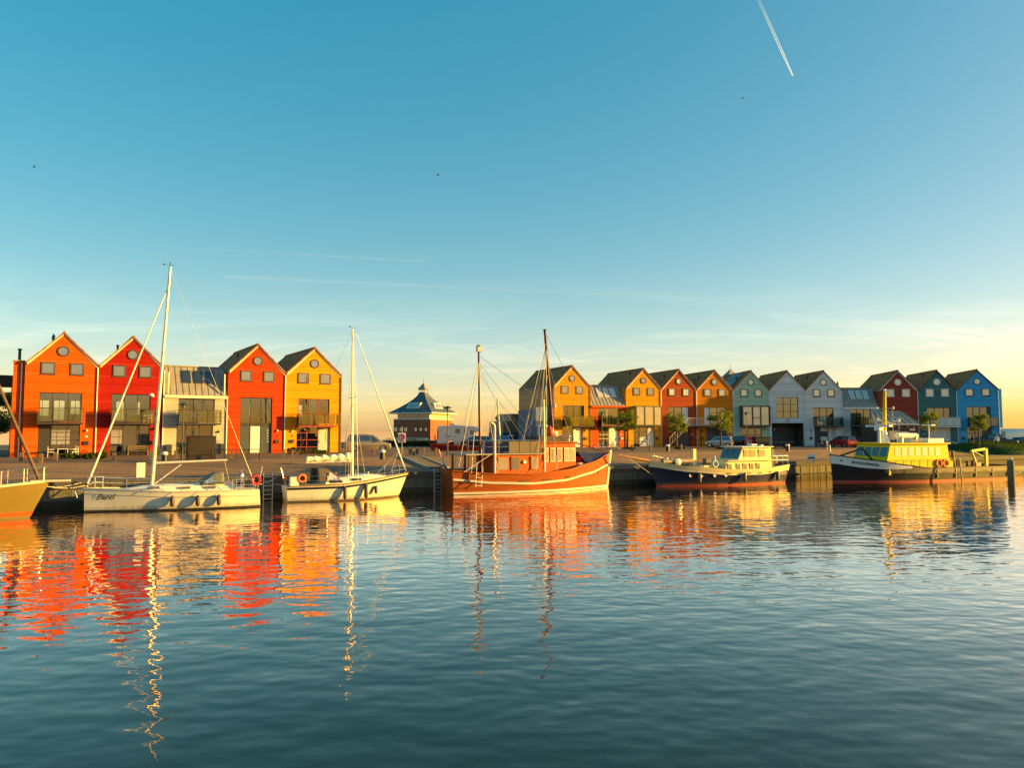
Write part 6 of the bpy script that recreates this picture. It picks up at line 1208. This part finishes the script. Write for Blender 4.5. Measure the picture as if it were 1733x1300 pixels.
MB().tube((-1.7, 0, .82), (1.7, 0, .82), .03, n=8).build('rail', BLACK, e)
e = empty('steel_barrier', on_z(1320, 759, ZS), R(6), 'dark bench-like barrier before the archway house', 'barrier')
for q in (-1.6, -.8, .6): MB().box(q - .05, q + .05, -.3, .3, 0, .5).box(q - .05, q + .05, -.05, .05, .5, .72).build('post', BLACK, e)
MB().box(-1.8, 1.8, -.35, .35, .722, .78).build('rail', DWOOD, e)
e = empty('white_board', Q(0, 0, 0), QA, 'plain white board standing on the quay behind the white yacht', 'board'); p = on_z(238, 811, ZQ); e.location = p; MB().box(-.24, .24, -.02, .02, .1, 1.0).build('panel', WHITE, e); MB().box(-.2, -.16, .022, .06, 0, .9).box(.16, .2, .022, .06, 0, .9).build('stand', METAL, e)
e = empty('notice_board', on_z(1373, 785, ZQ), R(20), 'small white notice board on the quay between the navy yacht and workboat', 'board'); MB().box(-.45, .45, -.02, .02, .35, .85).build('panel', WHITE, e); MB().box(-.35, .35, -.026, -.021, .45, .58).build('text_panel', GREYF, e)
for q in (-.3, .3): MB().tube((q, .04, 0), (q, .04, .8), .03).build('post', METAL, e)
e = empty('dustbin_container', on_z(1288, 758.5, ZS), R(8), 'large dark green container beside the red housing', 'container'); MB().add([(-.95, -.55, .1), (.95, -.55, .1), (.95, .55, .1), (-.95, .55, .1), (-1.05, -.65, 1.35), (1.05, -.65, 1.35), (1.05, .65, 1.35), (-1.05, .65, 1.35)], [(0, 3, 2, 1), (4, 5, 6, 7), (0, 1, 5, 4), (1, 2, 6, 5), (2, 3, 7, 6), (3, 0, 4, 7)]).build('bin', mat('container_green', (.035, .045, .03), .6, .2), e); MB().box(-1.1, 1.1, -.7, .7, 1.352, 1.46).build('lid', BLACK, e)
for q in (-.8, .8): MB().lathe([(.1, -.05), (.1, .05)], (q, -.4, .1), 10, 'y').build('castor', RUBBER, e)
for q in range(6): MB().box(-.8 + q * .3, -.74 + q * .3, -.62, -.58, .3, 1.3).build('rib', mat('container_green', (.035, .045, .03)), e)
e = empty('red_housing', on_z(1268, 758.5, ZS), R(5), 'red rounded housing with white marks beside the black car', 'cabinet'); MB().lathe([(.5, .25), (.55, .4), (.55, 1.15), (.4, 1.4), (.1, 1.5)], (0, 0, 0), 16).build('drum', mat('housing_red', (.55, .02, .03), .35), e, True); MB().box(.25, .85, -.4, .4, .4, 1.25).build('side_box', mat('housing_red2', (.4, .03, .04), .4), e); MB().box(-.3, .3, -.3, .3, 0, .26).build('foot', BLACK, e)
MB().torus((-.15, -.54, .8), .22, .035, 'y', 16, 5).build('white_mark', WHITE, e)
# chairs, tables, bench
def chair_parts(label, pos, rz, m, group):
    e = empty('chair', pos, rz, label, 'chair', group); MB().box(-.24, .24, -.24, .24, .42, .46).build('seat', m, e)
    for a in (-.22, .22):
        for c in (-.22, .22): MB().tube((a, c, 0), (a, c, .42 if c < 0 else .9), .02, n=6).build('leg', m, e)
    for z in (.6, .72, .84): MB().box(-.22, .22, .21, .235, z, z + .07).build('back_slat', m, e)
    for a in (-.24, .24): MB().box(a - .025, a + .025, -.24, .22, .64, .67).build('armrest', m, e)
hA = math.atan2(LR[1].y - LR[0].y, LR[1].x - LR[0].x)
def at_house(i, x, y, z=0): d = (LR[i + 1] - LR[i]).normalized(); n_ = Vector((-d.y, d.x, 0)); return LR[i] + d * x + n_ * y + Vector((0, 0, ZS + z))
chair_parts('white garden chair by the table, next to the orange house wall opening', at_house(0, 2.05, -1.3), hA + R(90), WHITE, 'white terrace chairs'); chair_parts('white garden chair nearest the shrubs at the orange house', at_house(0, 3.75, -1.3), hA - R(70), WHITE, 'white terrace chairs')
e = empty('garden_table', at_house(0, 2.9, -1.3), hA, 'small white garden table between the two white chairs', 'table'); MB().box(-.4, .4, -.4, .4, .68, .72).build('tabletop', WHITE, e)
for a in (-.35, .35):
    for c in (-.35, .35): MB().tube((a, c, 0), (a, c, .68), .02, n=6).build('leg', WHITE, e)
chair_parts('white chair at one end of the deep red house balcony', at_house(1, 1.55, -.6, 2.95), hA + R(60), WHITE, 'balcony chairs'); chair_parts('white chair at the far end of the deep red house balcony', at_house(1, 4.0, -.6, 2.95), hA - R(60), WHITE, 'balcony chairs')
chair_parts('pale chair on the grey house balcony', at_house(2, 2.6, -.6, 2.95), hA + R(40), WHITE, 'balcony chairs')
e = empty('garden_bench', at_house(1, 3.3, -.5), hA, 'dark wooden garden bench below the deep red house window', 'bench'); MB().box(-.85, .85, -.25, .25, .42, .47).build('seat', WOOD, e)
for z in (.58, .7, .82): MB().box(-.85, .85, .22, .26, z, z + .08).build('back_slat', WOOD, e)
for a in (-.8, .8):
    for c in (-.2, .22): MB().box(a - .04, a + .04, c - .04, c + .04, 0, .42 if c < 0 else .9).build('leg', WOOD, e)
for x, nm, hh, col in ((.45, 'grey meter cabinet beside the vermilion house', 1.0, GREYF), (-.55, 'dark meter cabinet at the deep red and grey house boundary', .95, DARKF)):
    e = empty('meter_cabinet', at_house(2, 5.2 if x > 0 else .45, -.3), hA, nm, 'cabinet'); MB().box(-.25, .25, -.18, .18, 0, hh).build('case', col, e); MB().box(-.2, .2, -.195, -.182, .08, hh - .08).build('door', col, e)
# bicycles
def bicycle(label, pos, rz, m):
    e = empty('bicycle', pos, rz, label, 'bicycle', 'parked bicycles')
    for x in (-.52, .52):
        w_ = MB().torus((x, 0, .34), .33, .02, 'y', 22, 5).build('wheel', RUBBER, e); sp2 = MB()
        for q in range(8): a = q * math.pi / 8; sp2.tube((x - .32 * math.cos(a), 0, .34 - .32 * math.sin(a)), (x + .32 * math.cos(a), 0, .34 + .32 * math.sin(a)), .004, n=3)
        sp2.build('spokes', STEEL, w_)
    MB().path([(-.52, 0, .34), (-.05, 0, .32), (.38, 0, .75), (-.15, 0, .72), (-.52, 0, .34)], .018).path([(-.05, 0, .32), (-.2, 0, .88)], .018).path([(.52, 0, .34), (.36, 0, .95)], .018).build('frame', m, e)
    MB().path([(.15, -.28, 1.0), (.34, -.2, 1.02), (.36, 0, 1.0), (.34, .2, 1.02), (.15, .28, 1.0)], .014).build('handlebar', STEEL, e); MB().ball((-.22, 0, .92), .12, 1.2, .8, .4).build('saddle', BLACK, e, True); MB().box(-.75, -.35, -.07, .07, .68, .70).build('carrier', BLACK, e)
p = on_z(1024, 763, ZS)
for i, (dx, dy, rz, m, lab) in enumerate(((-.55, .2, 15, WHITE, 'white bicycle leaning by the lamp behind the cutter bow'), (.4, -.2, -5, BLACK, 'black bicycle by the lamp behind the cutter bow'), (1.1, .5, 25, GREYF, 'grey bicycle last of the group behind the cutter bow'))): bicycle(lab, p + Vector((dx, dy, 0)), R(rz), m)
bicycle('dark bicycle leaning at the white house door', on_z(1392, 757, ZS), R(10), BLACK)
# outdoor stairs of the red and amber houses
d = (RR[4] - RR[3]).normalized(); sa = math.atan2(d.y, d.x); e = empty('outdoor_staircase', (RR[3].x, RR[3].y, ZS), sa, 'white railed landing with two stairs joining brick red and amber houses', 'staircase')
MB().box(3.3, 8.4, -1.35, -.06, 2.72, 2.9).build('landing', GREYF, e)
ra = MB().path([(3.3, -1.3, 3.95), (8.4, -1.3, 3.95)], .03).path([(3.3, -1.3, 3.05), (8.4, -1.3, 3.05)], .02)
for q in range(35): ra.tube((3.3 + q * .15, -1.3, 2.9), (3.3 + q * .15, -1.3, 3.95), .012, n=4)
ra.build('railing', WHITE, e)
for sgn, x0, x1 in ((-1, 3.3, .5), (1, 8.4, 11.0)):
    for y in (-1.32, -.35): MB().add([(x0, y - .02, 2.55), (x0, y + .02, 2.55), (x1, y + .02, .05), (x1, y - .02, .05), (x0, y - .02, 2.85), (x0, y + .02, 2.85), (x1, y + .02, .35), (x1, y - .02, .35)], [(0, 1, 2, 3), (4, 5, 6, 7), (0, 1, 5, 4), (1, 2, 6, 5), (2, 3, 7, 6), (3, 0, 4, 7)]).build('stringer', GREYF, e)
    for q in range(13): f = (q + .5) / 13; MB().box(lerp(x0, x1, f) - .13, lerp(x0, x1, f) + .13, -1.3, -.37, lerp(2.75, .2, f) - .02, lerp(2.75, .2, f) + .02).build('step', GREYF, e)
    rr_ = MB().path([(x0, -1.34, 3.9), (x1, -1.34, 1.25), (x1, -1.34, .1)], .03)
    for q in range(1, 7): f = q / 7; rr_.tube((lerp(x0, x1, f), -1.34, lerp(2.7, .2, f)), (lerp(x0, x1, f), -1.34, lerp(3.9, 1.25, f)), .014, n=4)
    rr_.build('handrail', WHITE, e)
for x, m_ in ((3.2, GREYF), (5.4, GREYF), (8.3, GREYF)): MB().box(x, x + .1, -1.3, -1.2, 0, 2.72).build('support_post', m_, e)
# stairs set into the embankment
def bank_stairs(px, py, label, n=8, w_=1.5):
    u = u_at(px, 7.3, 1.85); e = empty('embankment_stairs', Q(u, 0, 0), QA, label, 'stairs')
    for i in range(n):
        v0, v1 = lerp(V1, V2, i / n), lerp(V1, V2, (i + 1) / n); z = lerp(ZQ, ZS, (i + 1) / n) + .05; MB().box(-w_ / 2, w_ / 2, v0, v1 - .02, z - .3, z).build('step', mat('step_grey', (.10, .095, .10), .7, .2), e)
    for s_ in (-1, 1): MB().add([(s_ * (w_ / 2 + .1) - .09, V1, ZQ - .1), (s_ * (w_ / 2 + .1) + .09, V1, ZQ - .1), (s_ * (w_ / 2 + .1) + .09, V2, ZS - .1), (s_ * (w_ / 2 + .1) - .09, V2, ZS - .1), (s_ * (w_ / 2 + .1) - .09, V1, ZQ + .16), (s_ * (w_ / 2 + .1) + .09, V1, ZQ + .16), (s_ * (w_ / 2 + .1) + .09, V2, ZS + .14), (s_ * (w_ / 2 + .1) - .09, V2, ZS + .14)], [(0, 3, 2, 1), (4, 5, 6, 7), (0, 1, 5, 4), (1, 2, 6, 5), (2, 3, 7, 6), (3, 0, 4, 7)]).build('side_kerb', CONC, e)
bank_stairs(718, 785, 'dark steps with pale kerbs set in the brick embankment between the boats'); bank_stairs(1722, 776, 'grey steps beside the grass bank at the picture edge', 8, 2.2)
# mooring piles
for px, py, hgt, r_, lab in ((1624, 812, 1.9, .19, 'weathered mooring pile in front of the workboat stern'), (1712, 820.5, 2.0, .27, 'thick mooring pile with a white cap past the workboat stern')):
    e = empty('mooring_pile', on_z(px, py, 0), 0, lab, 'mooring pile', 'wooden mooring piles'); MB().lathe([(r_ * 1.05, -1.5), (r_ * 1.02, .2), (r_, hgt - .1), (r_ * .85, hgt)], n=12).build('timber', mat('pile_wood', (.16, .135, .085), .85, .4, 3, .02), e, True)
    if px > 1700: MB().ball((.1, .1, hgt + .1), .13, 1, 1, .8).build('cap', WHITE, e, True); MB().tube((r_, 0, .9), (3.5, 1.0, 1.6), .03).build('mooring_line', ROPE, e)
    else: MB().torus((0, 0, 1.2), r_ + .02, .03, 'z', 14, 5).build('rope_ring', ROPE, e)
q0, q1 = on_z(1628, 815, 0), on_z(1628, 815, 0); e = empty('thin_pole', q0, 0, 'thin leaning pole beside the weathered mooring pile', 'pole'); MB().tube((.12, 0, -1.0), (-.15, 0, 1.9), .06, .05, 8).build('shaft', mat('pole_orange', (.5, .3, .1), .6), e, True); MB().ball((-.15, 0, 1.92), .07).build('tip', WHITE, e, True)
e = empty('pontoon_rail', on_z(1400, 770, ZQ), R(20), 'thin pale post on the quay near the workboat bow', 'post'); MB().tube((0, 0, 0), (0, 0, 1.6), .04, n=8).build('shaft', METAL, e, True); MB().box(-.1, .1, -.03, .03, 1.4, 1.65).build('plate', WHITE, e)

# ------------------------------------------------------------------ people
def person(pos, rz, label, shirt, legs, step):
    e = empty('person', pos, rz, label, 'person')
    J = {'pel': (0, 0, .95, .13), 'che': (0.02, 0, 1.32, .15), 'nek': (.03, 0, 1.5, .055), 'hed': (.06, 0, 1.66, .1), 'hdt': (.06, 0, 1.72, .085)}
    for s_, n_ in ((1, 'l'), (-1, 'r')):
        k = step * s_; J['hip' + n_] = (0, s_ * .09, .9, .085); J['kne' + n_] = (.12 * k + .04, s_ * .1, .5, .06); J['ank' + n_] = (.26 * k - .04, s_ * .1, .08, .042); J['toe' + n_] = (.26 * k + .12, s_ * .11, .04, .038)
        J['sho' + n_] = (.02, s_ * .19, 1.43, .06); J['elb' + n_] = (-.10 * k, s_ * .24, 1.15, .043); J['wri' + n_] = (-.16 * k + .1, s_ * .24, .93, .032); J['han' + n_] = (-.17 * k + .14, s_ * .24, .85, .038)
    E_ = [('pel', 'che'), ('che', 'nek'), ('nek', 'hed'), ('hed', 'hdt')]
    for n_ in 'lr': E_ += [('pel', 'hip' + n_), ('hip' + n_, 'kne' + n_), ('kne' + n_, 'ank' + n_), ('ank' + n_, 'toe' + n_), ('che', 'sho' + n_), ('sho' + n_, 'elb' + n_), ('elb' + n_, 'wri' + n_), ('wri' + n_, 'han' + n_)]
    ks = list(J); me = bpy.data.meshes.new('body'); me.from_pydata([J[k][:3] for k in ks], [(ks.index(a), ks.index(b_)) for a, b_ in E_], [])
    o = link('body', me, e); md = o.modifiers.new('skin', 'SKIN'); lay = me.skin_vertices[0] if me.skin_vertices else None
    if lay is None:
        bm = bmesh.new(); bm.from_mesh(me); bm.verts.layers.skin.verify(); bm.to_mesh(me); bm.free(); lay = me.skin_vertices[0]
    for i, k in enumerate(ks): lay.data[i].radius = (J[k][3], J[k][3]); lay.data[i].use_root = (k == 'pel')
    o.modifiers.new('sub', 'SUBSURF').levels = 1; o.modifiers[-1].render_levels = 2
    t = NT('person_' + str(len(bpy.data.materials))); s_ = t.n('ShaderNodeSeparateXYZ'); t.l(t.coord(), s_.inputs[0]); z = s_.outputs[2]
    c = t.mixc(t.math('GREATER_THAN', z, .94), legs, shirt); c = t.mixc(t.math('GREATER_THAN', z, 1.5), c, (.45, .25, .16)); c = t.mixc(t.math('LESS_THAN', z, .1), c, (.03, .03, .03)); t.l(c, t.b.inputs['Base Color']); t.b.inputs['Roughness'].default_value = .8; me.materials.append(t.m)
    MB().ball((.045, 0, 1.72), .118, 1, .92, .85).build('hair', mat('hair_brown', (.06, .035, .02), .7), e, True)
person(on_z(1646, 758.5, ZS), R(-15), 'person in dark clothes walking past the blue house', (.02, .02, .05), (.25, .15, .1), .5)
person(on_z(1688, 759.5, ZS), R(-165), 'person in white shirt and dark shorts striding beside the black pickup', (.7, .7, .68), (.04, .04, .05), 1.0)
# ------------------------------------------------------------------ birds and contrails
for px, py, Y, lab in ((1257, 166, 120, 'tiny dark bird high in the sky below the bright contrail'), (58, 282, 120, 'tiny dark bird in the sky above the orange house'), (741, 296, 120, 'tiny dark bird in the middle of the sky')):
    e = empty('bird', at_depth(px, py, Y), R(30), lab, 'bird'); w_ = MB().ball((0, 0, 0), .1, 2.2, 1, .9); w_.build('body', BLACK, e, True)
    MB().add([(-.1, .05, .02), (.1, .05, .02), (.05, .35, .14), (-.05, .35, .14), (-.15, .65, .05)], [(0, 1, 2, 3), (3, 2, 4)]).build('wing', BLACK, e); MB().add([(-.1, -.05, .02), (.1, -.05, .02), (.05, -.35, .14), (-.05, -.35, .14), (-.15, -.65, .05)], [(3, 2, 1, 0), (4, 2, 3)]).build('wing', BLACK, e)
def trail_mat(name, a_head, a_tail, L, power=1.0):
    t = NT(name); t.t.nodes.remove(t.b); s_ = t.n('ShaderNodeSeparateXYZ'); t.l(t.coord(), s_.inputs[0])
    f = t.n('ShaderNodeMapRange', clamp=True); t.l(s_.outputs[0], f.inputs[0]); f.inputs[1].default_value = 0; f.inputs[2].default_value = L; f.inputs[3].default_value = a_head; f.inputs[4].default_value = a_tail
    lw = t.n('ShaderNodeLayerWeight'); lw.inputs[0].default_value = .5; edge = t.math('POWER', t.math('SUBTRACT', 1.0, lw.outputs['Facing']), 1.5)
    nz = t.noise(6.0 / L, 5, .7); al = t.math('MULTIPLY', t.math('MULTIPLY', f.outputs[0], edge), t.math('ADD', .45, t.math('MULTIPLY', nz, 1.1)))
    df = t.n('ShaderNodeBsdfDiffuse'); df.inputs[0].default_value = (.85, .95, 1, 1); tl = t.n('ShaderNodeBsdfTranslucent'); tl.inputs[0].default_value = (.85, .95, 1, 1); ad = t.n('ShaderNodeAddShader'); t.l(df.outputs[0], ad.inputs[0]); t.l(tl.outputs[0], ad.inputs[1])
    tr = t.n('ShaderNodeBsdfTransparent'); mx = t.n('ShaderNodeMixShader'); t.l(t.math('MINIMUM', al, 1.0), mx.inputs[0]); t.l(tr.outputs[0], mx.inputs[1]); t.l(ad.outputs[0], mx.inputs[2]); t.l(mx.outputs[0], t.out.inputs[0]); return t.m
def contrail(head, tail, Yh, Yt, r0, r1, label, a0, a1, n=2, gap=0.0):
    A, B_ = at_depth(*head, Yh), at_depth(*tail, Yt); d = B_ - A; L = d.length; e = empty('contrail', A, 0, label, 'contrail'); tm = trail_mat('contrail_' + str(len(bpy.data.materials)), a0, a1, L); rot = d.to_track_quat('X', 'Z').to_euler()
    for k in range(n):
        m_ = MB(); vs = []; N = 24; kk = 10; off = (k - (n - 1) / 2) * gap
        for i in range(N + 1):
            q = i / N; r_ = lerp(r0, r1, q ** .6)
            for j in range(kk): a = 2 * math.pi * j / kk; vs.append((L * q, r_ * math.cos(a) + off * min(1, .35 + q * 2), r_ * math.sin(a)))
        m_.add(vs, [(i * kk + j, i * kk + (j + 1) % kk, (i + 1) * kk + (j + 1) % kk, (i + 1) * kk + j) for i in range(N) for j in range(kk)]); o = m_.build('vapour_trail', tm, e, True); o.rotation_euler = rot
contrail((1342, 128), (1278, -14), 9000, 9000, 2.5, 7, 'short bright double contrail high in the sky', .32, .02, 2, 42)
contrail((1260, 509), (380, 468), 14000, 14000, 18, 34, 'long faint contrail stretching across the middle of the sky', .03, .09, 1)
contrail((240, 416), (720, 442), 14000, 14000, 14, 30, 'faint shorter contrail above the white yacht mast', .02, .06, 1)
